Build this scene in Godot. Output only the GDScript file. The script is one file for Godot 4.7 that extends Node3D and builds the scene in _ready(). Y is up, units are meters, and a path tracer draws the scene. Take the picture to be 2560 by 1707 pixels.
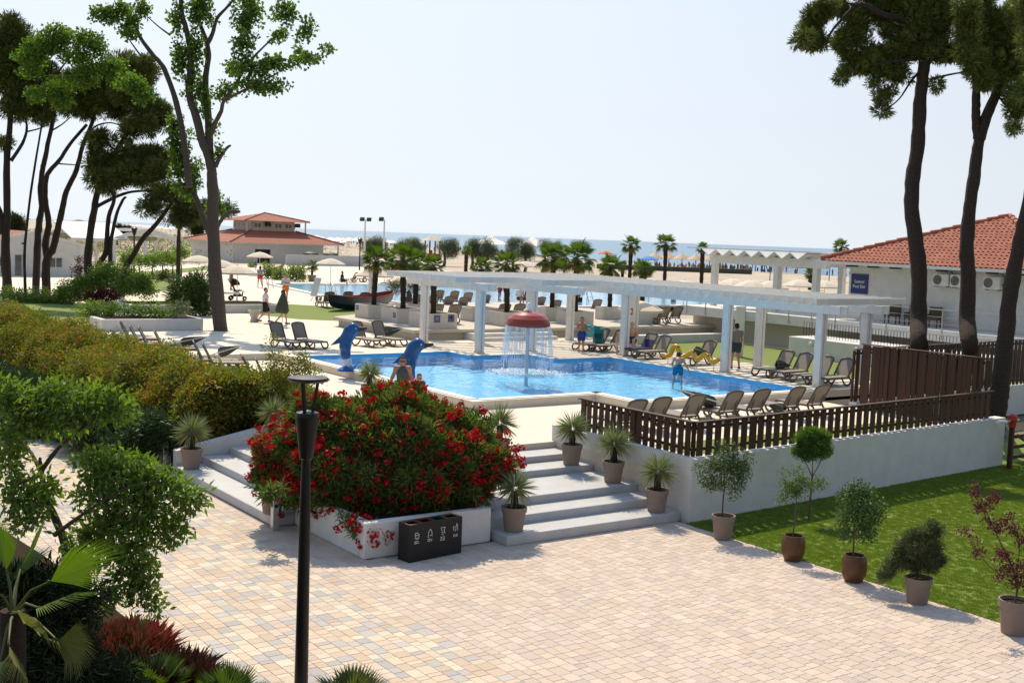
extends Node3D

var M := {}
var N := {}
var taken := {}
var rng := RandomNumberGenerator.new()
var cache := {}


class MB:
	var v := PackedVector3Array()
	var n := PackedVector3Array()
	var c := PackedColorArray()
	var col := Color.WHITE

	func tri(a: Vector3, b: Vector3, d: Vector3) -> void:
		var nn := (b - a).cross(d - a).normalized()
		v.append(a); v.append(d); v.append(b)
		for i in 3:
			n.append(nn); c.append(col)

	func quad(a: Vector3, b: Vector3, d: Vector3, e: Vector3) -> void:
		var nn := (b - a).cross(d - a).normalized()
		v.append(a); v.append(d); v.append(b); v.append(a); v.append(e); v.append(d)
		for i in 6:
			n.append(nn); c.append(col)

	func tris(a: Vector3, b: Vector3, d: Vector3, na: Vector3, nb: Vector3, nd: Vector3) -> void:
		v.append(a); v.append(d); v.append(b)
		n.append(na); n.append(nd); n.append(nb)
		for i in 3:
			c.append(col)

	func box(o: Vector3, s: Vector3, b := Basis.IDENTITY) -> void:
		var x := b.x * s.x * 0.5
		var y := b.y * s.y * 0.5
		var z := b.z * s.z * 0.5
		for t in [[x, y, z], [y, z, x], [z, x, y]]:
			for k in [1.0, -1.0]:
				var w: Vector3 = t[2] * k
				var p: Vector3 = t[0] * k
				var q: Vector3 = t[1]
				quad(o + w - p - q, o + w + p - q, o + w + p + q, o + w - p + q)

	func cbox(o: Vector3, s: Vector3, e: float, b := Basis.IDENTITY) -> void:
		var h := s * 0.5
		var ax := [b.x, b.y, b.z]
		for i in 3:
			var j := (i + 1) % 3
			var k := (i + 2) % 3
			for g in [1.0, -1.0]:
				var w: Vector3 = ax[i] * (h[i] * g)
				var p: Vector3 = ax[j] * ((h[j] - e) * g)
				var q: Vector3 = ax[k] * (h[k] - e)
				quad(o + w - p - q, o + w + p - q, o + w + p + q, o + w - p + q)
			for g in [1.0, -1.0]:
				for g2 in [1.0, -1.0]:
					var l: Vector3 = ax[i] * (h[i] - e)
					var a1: Vector3 = ax[j] * (h[j] * g) + ax[k] * ((h[k] - e) * g2)
					var a2: Vector3 = ax[j] * ((h[j] - e) * g) + ax[k] * (h[k] * g2)
					if g * g2 > 0.0:
						quad(o - l + a1, o + l + a1, o + l + a2, o - l + a2)
					else:
						quad(o - l + a2, o + l + a2, o + l + a1, o - l + a1)
		for gx in [1.0, -1.0]:
			for gy in [1.0, -1.0]:
				for gz in [1.0, -1.0]:
					var p1: Vector3 = o + ax[0] * h.x * gx + ax[1] * (h.y - e) * gy + ax[2] * (h.z - e) * gz
					var p2: Vector3 = o + ax[0] * (h.x - e) * gx + ax[1] * h.y * gy + ax[2] * (h.z - e) * gz
					var p3: Vector3 = o + ax[0] * (h.x - e) * gx + ax[1] * (h.y - e) * gy + ax[2] * h.z * gz
					if gx * gy * gz > 0.0:
						tri(p1, p2, p3)
					else:
						tri(p1, p3, p2)

	func bar(a: Vector3, b: Vector3, w: float, h: float) -> void:
		var d := b - a
		var l := d.length()
		var x := d / l
		var up := Vector3.UP if absf(x.y) < 0.95 else Vector3.RIGHT
		var z := x.cross(up).normalized()
		var y := z.cross(x)
		box((a + b) * 0.5, Vector3(l, h, w), Basis(x, y, z))

	func tube(p: Array, r: Array, sides := 8, cap := true) -> void:
		var m := p.size()
		var up := Vector3.ZERO
		var pr := []
		var pn := []
		for i in m:
			var d: Vector3 = (p[mini(i + 1, m - 1)] - p[maxi(i - 1, 0)]).normalized()
			if up == Vector3.ZERO:
				up = d.cross(Vector3.RIGHT if absf(d.x) < 0.8 else Vector3.UP).normalized()
			up = (up - d * up.dot(d)).normalized()
			var sd := d.cross(up)
			var ring := PackedVector3Array()
			var rn := PackedVector3Array()
			for k in sides:
				var a := TAU * k / sides
				var o := up * cos(a) + sd * sin(a)
				ring.append(p[i] + o * r[mini(i, r.size() - 1)])
				rn.append(o)
			if i > 0:
				for k in sides:
					var k2 := (k + 1) % sides
					tris(pr[k], pr[k2], ring[k2], pn[k], pn[k2], rn[k2])
					tris(pr[k], ring[k2], ring[k], pn[k], rn[k2], rn[k])
			if cap and (i == 0 or i == m - 1):
				for k in range(1, sides - 1):
					if i == 0:
						tri(ring[0], ring[k + 1], ring[k])
					else:
						tri(ring[0], ring[k], ring[k + 1])
			pr = Array(ring)
			pn = Array(rn)

	func lathe(prof: Array, seg := 16, t := Transform3D.IDENTITY) -> void:
		for i in range(prof.size() - 1):
			var a: Vector2 = prof[i]
			var b: Vector2 = prof[i + 1]
			var d := b - a
			var nr := Vector2(d.y, -d.x).normalized()
			for k in seg:
				var u0 := TAU * k / seg
				var u1 := TAU * (k + 1) / seg
				var c0 := Vector3(cos(u0), 0, -sin(u0))
				var c1 := Vector3(cos(u1), 0, -sin(u1))
				var n0 := t.basis * (c0 * nr.x + Vector3.UP * nr.y)
				var n1 := t.basis * (c1 * nr.x + Vector3.UP * nr.y)
				var p00 := t * (c0 * a.x + Vector3.UP * a.y)
				var p01 := t * (c1 * a.x + Vector3.UP * a.y)
				var p10 := t * (c0 * b.x + Vector3.UP * b.y)
				var p11 := t * (c1 * b.x + Vector3.UP * b.y)
				if a.x > 1e-5:
					tris(p00, p01, p11, n0, n1, n1)
				if b.x > 1e-5:
					tris(p00, p11, p10, n0, n1, n0)

	func ball(o: Vector3, r: Vector3, seg := 12, b := Basis.IDENTITY) -> void:
		var rows := maxi(4, seg / 2)
		for i in rows:
			var t0 := PI * i / rows
			var t1 := PI * (i + 1) / rows
			for k in seg:
				var u0 := TAU * k / seg
				var u1 := TAU * (k + 1) / seg
				var q := []
				for w in [[t0, u0], [t1, u0], [t1, u1], [t0, u1]]:
					q.append(Vector3(sin(w[0]) * cos(w[1]), cos(w[0]), -sin(w[0]) * sin(w[1])))
				var pp := []
				var nn := []
				for w in q:
					pp.append(o + b * (w * r))
					nn.append((b * (w / r)).normalized())
				if i < rows - 1:
					tris(pp[0], pp[1], pp[2], nn[0], nn[1], nn[2])
				if i > 0:
					tris(pp[0], pp[2], pp[3], nn[0], nn[2], nn[3])

	func sheet(poly: PackedVector2Array, y: float) -> void:
		var ix := Geometry2D.triangulate_polygon(poly)
		for i in range(0, ix.size(), 3):
			var a := Vector3(poly[ix[i]].x, y, poly[ix[i]].y)
			var b := Vector3(poly[ix[i + 1]].x, y, poly[ix[i + 1]].y)
			var d := Vector3(poly[ix[i + 2]].x, y, poly[ix[i + 2]].y)
			if (b - a).cross(d - a).y > 0.0:
				tri(a, b, d)
			else:
				tri(a, d, b)

	func prism(poly: PackedVector2Array, y0: float, y1: float) -> void:
		sheet(poly, y1)
		var pl := poly
		if not Geometry2D.is_polygon_clockwise(pl):
			pl = pl.duplicate()
			pl.reverse()
		for i in pl.size():
			var a := pl[i]
			var b := pl[(i + 1) % pl.size()]
			quad(Vector3(a.x, y0, a.y), Vector3(b.x, y0, b.y), Vector3(b.x, y1, b.y), Vector3(a.x, y1, a.y))

	func merge(o: MB, t := Transform3D.IDENTITY) -> void:
		for i in o.v.size():
			v.append(t * o.v[i])
			n.append((t.basis * o.n[i]).normalized())
			c.append(o.c[i])

	func mesh() -> ArrayMesh:
		var a := []
		a.resize(Mesh.ARRAY_MAX)
		a[Mesh.ARRAY_VERTEX] = v
		a[Mesh.ARRAY_NORMAL] = n
		a[Mesh.ARRAY_COLOR] = c
		var m := ArrayMesh.new()
		m.add_surface_from_arrays(Mesh.PRIMITIVE_TRIANGLES, a)
		return m


func numbered(s: String) -> String:
	var k: int = taken.get(s, 0)
	taken[s] = k + 1
	return s if k == 0 else "%s_%03d" % [s, k]


func tag(o: Node3D, label: String, category: String, group := "") -> Node3D:
	o.set_meta("label", label)
	o.set_meta("category", category)
	if group:
		o.set_meta("group", group)
	return o


func thing(called: String, label: String, category: String, at := Vector3.ZERO, turn := 0.0, group := "") -> Node3D:
	var o := Node3D.new()
	o.name = numbered(called)
	add_child(o)
	o.position = at
	o.rotation.y = turn
	return tag(o, label, category, group)


func add(called: String, mesh: Mesh, m: Material, parent: Node = self, at := Transform3D.IDENTITY) -> MeshInstance3D:
	var o := MeshInstance3D.new()
	o.name = numbered(called) if parent == self else called
	o.mesh = mesh
	o.material_override = m
	parent.add_child(o, true)
	o.transform = at
	return o


func obj(called: String, b: MB, m: Material, parent: Node = self) -> MeshInstance3D:
	return add(called, b.mesh(), m, parent)


func struct(called: String, b: MB, m: Material) -> MeshInstance3D:
	var o := obj(called, b, m)
	o.set_meta("kind", "structure")
	return o


func many(called: String, mesh: Mesh, m: Material, xf: Array, cols: Array, parent: Node = self) -> MultiMeshInstance3D:
	var mm := MultiMesh.new()
	mm.transform_format = MultiMesh.TRANSFORM_3D
	mm.use_colors = true
	mm.mesh = mesh
	mm.instance_count = xf.size()
	for i in xf.size():
		mm.set_instance_transform(i, xf[i])
		mm.set_instance_color(i, cols[i % cols.size()])
	var o := MultiMeshInstance3D.new()
	o.name = numbered(called) if parent == self else called
	o.multimesh = mm
	o.material_override = m
	parent.add_child(o, true)
	o.set_meta("kind", "stuff")
	return o


func copy(o: Node3D, called := "") -> Node3D:
	var d: Node3D = o.duplicate()
	d.name = numbered(called if called else String(o.name).rstrip("0123456789_"))
	add_child(d)
	return d


func rnd(a: float, b: float) -> float:
	return rng.randf_range(a, b)


func rdir() -> Vector3:
	var z := rnd(-1, 1)
	var a := rnd(0, TAU)
	var s := sqrt(1.0 - z * z)
	return Vector3(s * cos(a), z, s * sin(a))


func rbasis() -> Basis:
	return Basis(rdir(), rnd(0, TAU))


func yaw_to(d: Vector3) -> float:  # turn that takes +x to d
	return atan2(-d.z, d.x)


func lin(r: float, g: float, b: float) -> Color:
	return Color(r, g, b).linear_to_srgb()


func noise_tex(freq: float, lo: float, hi: float, kind := FastNoiseLite.TYPE_SIMPLEX_SMOOTH, oct := 4, size := 512) -> NoiseTexture2D:
	var t := NoiseTexture2D.new()
	t.width = size
	t.height = size
	t.seamless = true
	var f := FastNoiseLite.new()
	f.noise_type = kind
	f.frequency = freq
	f.fractal_octaves = oct
	f.seed = N.size() + 3
	t.noise = f
	var g := Gradient.new()
	g.set_color(0, Color(lo, lo, lo))
	g.set_color(1, Color(hi, hi, hi))
	t.color_ramp = g
	return t


func normal_tex(freq: float, strength: float, oct := 4) -> NoiseTexture2D:
	var t := noise_tex(freq, 0, 1, FastNoiseLite.TYPE_SIMPLEX_SMOOTH, oct)
	t.color_ramp = null
	t.as_normal_map = true
	t.bump_strength = strength
	return t


func mat(called: String, c: Color, rough := 0.8, tex := "", scale := 1.0, nrm := "", depth := 0.5, vc := false) -> StandardMaterial3D:
	var m := StandardMaterial3D.new()
	m.resource_name = called
	m.albedo_color = c
	m.roughness = rough
	m.metallic_specular = 0.4
	if tex:
		m.albedo_texture = N[tex]
	if nrm:
		m.normal_enabled = true
		m.normal_texture = N[nrm]
		m.normal_scale = depth
	if tex or nrm:
		m.uv1_triplanar = true
		m.uv1_world_triplanar = true
		m.uv1_scale = Vector3.ONE * scale
	m.vertex_color_use_as_albedo = vc
	M[called] = m
	return m


func leafmat(called: String, c: Color, back: Color, rough := 0.55) -> StandardMaterial3D:
	var m := mat(called, c, rough, "", 1, "", 0, true)
	m.cull_mode = BaseMaterial3D.CULL_DISABLED
	m.backlight_enabled = true
	m.backlight = back
	return m


func materials() -> void:
	N.fine = noise_tex(0.05, 0.84, 1.0)
	N.blot = noise_tex(0.012, 0.84, 1.0, FastNoiseLite.TYPE_SIMPLEX_SMOOTH, 5)
	N.soft = noise_tex(0.01, 0.94, 1.0, FastNoiseLite.TYPE_SIMPLEX_SMOOTH, 5)
	N.cell = noise_tex(0.06, 0.55, 1.0, FastNoiseLite.TYPE_CELLULAR, 3)
	N.nfine = normal_tex(0.06, 3.0)
	N.nwave = normal_tex(0.02, 6.0, 5)
	N.nbark = normal_tex(0.05, 8.0, 4)
	mat("white_render", lin(0.68, 0.665, 0.635), 0.85, "soft", 0.35, "nfine", 0.25)
	mat("white_paint", lin(0.74, 0.73, 0.70), 0.6, "soft", 0.5)
	mat("deck", lin(0.70, 0.62, 0.50), 0.8, "soft", 0.2, "nfine", 0.2)
	mat("decktile", lin(0.70, 0.63, 0.52), 0.8, "soft", 0.5, "", 0, true)
	mat("stepgrey", lin(0.47, 0.475, 0.48), 0.5, "soft", 0.4, "nfine", 0.2)
	mat("stone", lin(0.58, 0.53, 0.45), 0.85, "fine", 0.6)
	mat("planter", lin(0.60, 0.56, 0.50), 0.8, "soft", 0.7)
	mat("paver", lin(1, 1, 1), 0.85, "fine", 1.4, "nfine", 0.4, true)
	mat("joint", lin(0.48, 0.40, 0.33), 0.95, "fine", 2.0)
	mat("sand", lin(0.50, 0.43, 0.34), 0.95, "blot", 0.02, "nfine", 0.5)
	mat("soil", lin(0.045, 0.033, 0.022), 1.0, "fine", 1.0).metallic_specular = 0.1
	mat("earth", lin(0.20, 0.16, 0.11), 0.95, "blot", 0.1)
	mat("turf", lin(0.18, 0.235, 0.042), 0.9, "fine", 0.5, "nfine", 1.0)
	mat("wood", lin(0.060, 0.024, 0.013), 0.6, "", 1, "", 0, true)
	mat("sling", lin(0.235, 0.20, 0.17), 0.7)
	mat("frame", lin(0.11, 0.09, 0.074), 0.5)
	mat("canvas", lin(0.62, 0.54, 0.44), 0.85)
	mat("olivecanvas", lin(0.07, 0.075, 0.055), 0.85)
	mat("metal", lin(0.5, 0.5, 0.5), 0.35).metallic = 0.8
	mat("pole", lin(0.62, 0.62, 0.60), 0.45)
	mat("black", lin(0.006, 0.006, 0.0065), 0.4)
	mat("binblack", lin(0.012, 0.012, 0.0125), 0.5)
	mat("dark", lin(0.03, 0.03, 0.03), 0.6)
	mat("taupe_pot", lin(0.26, 0.20, 0.165), 0.75, "soft", 1.2)
	mat("brown_pot", lin(0.14, 0.065, 0.028), 0.35, "blot", 1.0)
	mat("bark_pine", lin(0.098, 0.068, 0.054), 0.95, "cell", 0.9, "nbark", 1.6)
	mat("bark_pop", lin(0.19, 0.15, 0.12), 0.95, "cell", 0.6, "nbark", 1.4)
	mat("bark_palm", lin(0.075, 0.05, 0.035), 0.95, "cell", 2.0, "nbark", 1.5)
	for q in ["bark_pine", "bark_pop"]:
		M[q].uv1_scale = Vector3(1.6, 0.45, 1.6)
		M[q].normal_scale = 2.2
	mat("twig", lin(0.11, 0.08, 0.055), 0.9)
	mat("roof", lin(1, 1, 1), 0.8, "fine", 1.2, "", 0, true)
	mat("blue", lin(0.012, 0.10, 0.36), 0.3)
	mat("signblue", lin(0.03, 0.045, 0.16), 0.5)
	mat("signpale", lin(0.10, 0.10, 0.22), 0.5)
	mat("red", lin(0.42, 0.03, 0.02), 0.4)
	mat("whiteplain", lin(0.8, 0.8, 0.8), 0.5)
	mat("color", lin(1, 1, 1), 0.75, "", 1, "", 0, true)
	mat("gloss", lin(1, 1, 1), 0.3, "", 1, "", 0, true)
	mat("skin", lin(1, 1, 1), 0.55, "", 1, "", 0, true)
	mat("tile", lin(1, 1, 1), 0.5, "", 1, "", 0, true)
	leafmat("leaf", lin(1, 1, 1), lin(0.70, 0.88, 0.16))
	leafmat("leaf_dark", lin(1, 1, 1), lin(0.40, 0.5, 0.14), 0.5)
	leafmat("needle", lin(1, 1, 1), lin(0.75, 0.85, 0.2), 0.6)
	leafmat("petal", lin(1, 1, 1), lin(0.8, 0.06, 0.06), 0.6)
	var w := mat("poolwater", Color(0.45, 0.75, 1.0, 0.04), 0.03)
	w.transparency = BaseMaterial3D.TRANSPARENCY_ALPHA
	w.metallic_specular = 0.36
	var s := mat("sea", lin(0.05, 0.16, 0.26), 0.28, "", 0.02, "nwave", 0.6)
	s.metallic_specular = 0.5
	var g := mat("glass", Color(0.5, 0.55, 0.55, 0.25), 0.05)
	g.transparency = BaseMaterial3D.TRANSPARENCY_ALPHA
	var sp := mat("spray", Color(0.95, 0.97, 1.0, 0.6), 0.3)
	sp.transparency = BaseMaterial3D.TRANSPARENCY_ALPHA
	mat("foam", lin(0.85, 0.88, 0.9), 0.5)



func _ready() -> void:
	rng.seed = 20
	var cam := Camera3D.new()
	cam.name = "camera"
	cam.fov = 32.27
	cam.near = 0.1
	cam.far = 60000.0
	cam.transform = Transform3D(Basis(Vector3(0.815477, 0.037625, 0.577565).normalized(), Vector3(0.020642, 0.995359, -0.093986).normalized(), Vector3(-0.578421, 0.088566, 0.810916).normalized()).orthonormalized(), Vector3(0, 6.10, 0))
	add_child(cam)
	cam.current = true
	var we := WorldEnvironment.new()
	we.name = "world_environment"
	var env := Environment.new()
	env.background_mode = Environment.BG_SKY
	var sky := Sky.new()
	var sm := PanoramaSkyMaterial.new()
	sm.panorama = clear_sky(Vector3(0.25, 1.0, -0.75).normalized())
	sky.sky_material = sm
	env.sky = sky
	env.tonemap_mode = Environment.TONE_MAPPER_LINEAR
	env.tonemap_exposure = 1.08
	env.sdfgi_enabled = true
	env.ssao_enabled = true
	env.ssil_enabled = true
	we.environment = env
	add_child(we)
	var sun := DirectionalLight3D.new()
	sun.name = "sun"
	sun.light_energy = 1.6
	sun.light_color = Color(1.0, 0.93, 0.815)
	sun.light_angular_distance = 0.53
	sun.shadow_enabled = true
	add_child(sun)
	sun.look_at_from_position(Vector3(0.25, 1.0, -0.75) * 50.0, Vector3.ZERO)
	materials()
	setting()
	pavement()
	pools()
	stairs()
	buildings()
	pergola()
	fences()
	furniture()
	plants()
	people()


func clear_sky(sun: Vector3) -> ImageTexture:
	# a hazy summer sky: pale at the horizon, deeper overhead, brighter round the sun
	var im := Image.create(1024, 512, false, Image.FORMAT_RGBF)
	for y in 512:
		var el := PI * (0.5 - (y + 0.5) / 512.0)
		for x in 1024:
			var az := TAU * (x + 0.5) / 1024.0
			var d := Vector3(sin(az) * cos(el), sin(el), -cos(az) * cos(el))
			var g := acos(clampf(d.dot(sun), -1, 1))
			var k := 0.34 + 1.87 * exp(-g / 0.9)
			var e := clampf(el / (PI * 0.5), 0.0, 1.0)
			var t := 1.0 - pow(1.0 - e, 2.6)
			var c := Color(0.81, 0.865, 0.915).lerp(Color(0.20, 0.345, 0.62), t)
			var w := clampf((k - 0.5) * 0.35, 0.0, 0.5)
			c = c.lerp(Color(0.82, 0.86, 0.90), w * (1.0 - t * 0.5))
			if el < 0.0:
				c = Color(0.81, 0.86, 0.91)
				k = 0.95
			im.set_pixel(x, y, Color(c.r * k, c.g * k, c.b * k))
	return ImageTexture.create_from_image(im)


func pv(a: Array) -> PackedVector2Array:
	var p := PackedVector2Array()
	for i in range(0, a.size(), 2):
		p.append(Vector2(a[i], a[i + 1]))
	return p


func setting() -> void:
	var b := MB.new()
	b.sheet(pv([-400, 300, 150, 300, 150, -60, -400, -60]), -0.06)
	struct("ground", b, M.earth)
	b = MB.new()
	b.sheet(pv([-3000, -59, 49, -59, 49, -26, 60, 300, 190, 300, 182, -60, 180, -172, 186, -232, 255, -522, 690, -2500, 2480, -12000, -3000, -12000]), 0.93)
	var shore := pv([190, 300, 182, -60, 180, -172, 186, -232, 255, -522, 690, -2500, 2480, -12000])
	for i in range(shore.size() - 1):
		var p := shore[i]
		var q := shore[i + 1]
		b.quad(Vector3(p.x, 0.93, p.y), Vector3(p.x + 30, -0.6, p.y), Vector3(q.x + 30, -0.6, q.y), Vector3(q.x, 0.93, q.y))
	struct("sand", b, M.sand)
	b = MB.new()
	b.sheet(pv([160, 400, 26000, 400, 26000, -30000, 2400, -30000, 660, -2500, 235, -522, 166, -232, 160, -172]), -0.35)
	struct("sea", b, M.sea)
	b = MB.new()
	var dk := pv([14.5, -23.21, 18.02, -23.21, 18.02, -19.2, 30.9, -19.9, 31.2, -26.4, 48.9, -26.4, 48.9, -59.2, 13.5, -59.2, 13.5, -28.0, 14.5, -28.0])
	for half in [pv([0, 0, 25, 0, 25, -200, 0, -200]), pv([25, 0, 100, 0, 100, -200, 25, -200])]:
		for p in Geometry2D.intersect_polygons(dk, half):
			for q in Geometry2D.clip_polygons(p, pv([19.2, -28.6, 23.8, -28.6, 23.8, -26.6, 31.8, -26.6, 31.8, -41.2, 19.2, -41.2])):
				b.prism(q, -0.06, 1.01)
	struct("deck", b, M.deck)
	b = MB.new()
	b.prism(pv([-60, -59.3, -60, -34, 8.6, -34, 9.7, -28.9, 13.5, -28.9, 13.5, -59.3]), -0.06, 0.62)
	struct("garden_bed", b, M.soil)
	b = MB.new()
	b.prism(pv([-60, -130, -60, -59.4, 26, -59.4, 26, -130]), 0.3, 0.97)
	struct("garden_ground", b, M.turf)
	b = MB.new()
	b.sheet(pv([18.55, -19.15, 30.8, -19.85, 30.8, -21.9, 18.55, -21.7]), 1.018)
	b.sheet(pv([36.2, -26.5, 45.1, -26.5, 45.1, -44.0, 36.2, -44.0]), 1.018)
	struct("raised_lawn", b, M.turf)
	b = MB.new()
	b.sheet(pv([17.93, -18.4, 17.93, -4, 60, -4, 60, -26, 31.8, -21, 31.5, -19.3]), 0.006)
	struct("lawn", b, M.turf)
	# blades of grass on the lawn that lies nearest
	b = MB.new()
	for k in 26:
		var r := rnd(0, TAU)
		var o := Vector3(rnd(-0.05, 0.05), 0, rnd(-0.05, 0.05))
		var d := Vector3(cos(r), 0, sin(r))
		b.tri(o - d * 0.004, o + d * 0.004, o + Vector3(rnd(-0.02, 0.02), rnd(0.018, 0.034), rnd(-0.02, 0.02)))
	var xf := []
	var cols := []
	for k in 46000:
		var x := rnd(17.9, 33.0)
		var z := rnd(-19.3, -8.0)
		if z < -18.3 - (x - 18.0) * 0.072 or x > 17.95 - 1.35 * (z + 10.0) + 8.0:
			continue
		xf.append(Transform3D(Basis(Vector3.UP, rnd(0, TAU)).scaled(Vector3.ONE * rnd(0.8, 1.3)), Vector3(x, 0.006, z)))
		var t := rnd(0.85, 1.15)
		cols.append(Color(0.21 * t, 0.27 * t, 0.048 * t))
	var gr := many("grass", b.mesh(), M.leaf, xf, cols)
	tag(gr, "short mown grass of the lawn beside the paving", "grass")


func pavement() -> void:
	var b := MB.new()
	b.sheet(pv([1, -6, 17.93, -6, 17.93, -18.9, 10.4, -19.2, 10.4, -22.2, 9.95, -28.7, 9.4, -34, 5, -44, -8, -44, -3, -10]), -0.010)
	var pave := struct("pavement", b, M.joint)
	var left := [Color(0.68, 0.58, 0.44), Color(0.66, 0.57, 0.44), Color(0.64, 0.50, 0.37), Color(0.61, 0.48, 0.37), Color(0.48, 0.45, 0.43), Color(0.51, 0.48, 0.45), Color(0.65, 0.53, 0.42), Color(0.68, 0.60, 0.47)]
	var right := [Color(0.63, 0.52, 0.43), Color(0.61, 0.50, 0.415), Color(0.64, 0.54, 0.45), Color(0.59, 0.49, 0.42), Color(0.63, 0.51, 0.41)]
	var rest := MB.new()
	var list := []
	var x := 1.0
	var row := 0
	while x < 17.9:
		var w := [0.20, 0.16, 0.20, 0.24][row * 7 % 4] as float
		row += 1
		var x1 := minf(x + w, 17.92)
		var z := -6.0 - rnd(0, 0.2)
		while z > -43.0:
			var l := [0.12, 0.20, 0.20, 0.26, 0.30, 0.16][rng.randi() % 6] as float
			var z1 := z - l
			var mx := (x + x1) * 0.5
			var mz := (z + z1) * 0.5
			z = z1
			if mz > -16.06 + (mx - 3.39) * 0.572 + 0.4 or mx < -mz * 0.2 - 0.4 or mx > 10.2 - mz * 1.1:
				continue
			if mx > 10.42 and mz < -18.95 or mx > 9.9 and mz < -22.0 or mx > 9.4 - (mz + 34.0) * -0.09 and mz < -28.8:
				continue
			var pal: Array = left if mx < 9.45 + 0.03 * sin(mz) else right
			var c: Color = pal[rng.randi() % pal.size()]
			var t := rnd(0.9, 1.08)
			list.append([mx * 0.58 - mz * 0.81, mx, mz, x1 - x, l, Color(c.r * t, c.g * t, c.b * t), rnd(-0.002, 0.001)])
		x = x1
	list.sort_custom(func(p, q): return p[0] < q[0])
	for k in list.size():
		var e: Array = list[k]
		var m := rest if k >= 300 else MB.new()
		m.col = e[5]
		var hx: float = e[3] * 0.5 - 0.002
		var hz: float = e[4] * 0.5 - 0.002
		var o := Vector3(e[1], e[6], e[2])
		if k < 300:
			o = Vector3.ZERO
		var bv := 0.004
		var t := [o + Vector3(-hx + bv, 0, hz - bv), o + Vector3(hx - bv, 0, hz - bv), o + Vector3(hx - bv, 0, -hz + bv), o + Vector3(-hx + bv, 0, -hz + bv)]
		var l := [o + Vector3(-hx, -0.006, hz), o + Vector3(hx, -0.006, hz), o + Vector3(hx, -0.006, -hz), o + Vector3(-hx, -0.006, -hz)]
		m.quad(t[0], t[1], t[2], t[3])
		for s in 4:
			m.quad(l[s], l[(s + 1) % 4], t[(s + 1) % 4], t[s])
		if k < 300:
			var p := obj("paver", m, M.paver, pave)
			p.position = Vector3(e[1], e[6], e[2])
	var r := obj("paver_field", rest, M.paver, pave)
	r.set_meta("kind", "stuff")


func water_grid(poly: PackedVector2Array, y: float, cell: float, amp: float, at := Vector2.ZERO) -> MB:
	var n1 := FastNoiseLite.new()
	n1.seed = 5
	n1.frequency = 1.1
	n1.fractal_octaves = 3
	var lo := poly[0]
	var hi := poly[0]
	for p in poly:
		lo = lo.min(p)
		hi = hi.max(p)
	var nx := int(ceil((hi.x - lo.x) / cell))
	var nz := int(ceil((hi.y - lo.y) / cell))
	var h := PackedFloat32Array()
	h.resize((nx + 1) * (nz + 1))
	for a in nx + 1:
		for d in nz + 1:
			var px := lo.x + a * cell
			var pz := lo.y + d * cell
			var r := Vector2(px, pz).distance_to(at)
			var boost := 1.0 + 1.6 * exp(-r * 0.6)
			h[a * (nz + 1) + d] = y + amp * boost * (n1.get_noise_2d(px, pz) * 1.4 + 0.6 * n1.get_noise_2d(px * 2.7 + 40.0, pz * 2.7)) + amp * 1.3 * sin(r * 9.0) * exp(-r * 0.45)
	var b := MB.new()
	for a in nx:
		for d in nz:
			var cx := lo.x + (a + 0.5) * cell
			var cz := lo.y + (d + 0.5) * cell
			if not Geometry2D.is_point_in_polygon(Vector2(cx, cz), poly):
				continue
			var q := []
			var m := []
			for s in [[0, 0], [0, 1], [1, 1], [1, 0]]:
				var ia: int = a + s[0]
				var id: int = d + s[1]
				q.append(Vector3(lo.x + ia * cell, h[ia * (nz + 1) + id], lo.y + id * cell))
				var gx := h[mini(ia + 1, nx) * (nz + 1) + id] - h[maxi(ia - 1, 0) * (nz + 1) + id]
				var gz := h[ia * (nz + 1) + mini(id + 1, nz)] - h[ia * (nz + 1) + maxi(id - 1, 0)]
				m.append(Vector3(-gx, 2.0 * cell, -gz).normalized())
			b.tris(q[0], q[1], q[2], m[0], m[1], m[2])
			b.tris(q[0], q[2], q[3], m[0], m[2], m[3])
	return b


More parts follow.
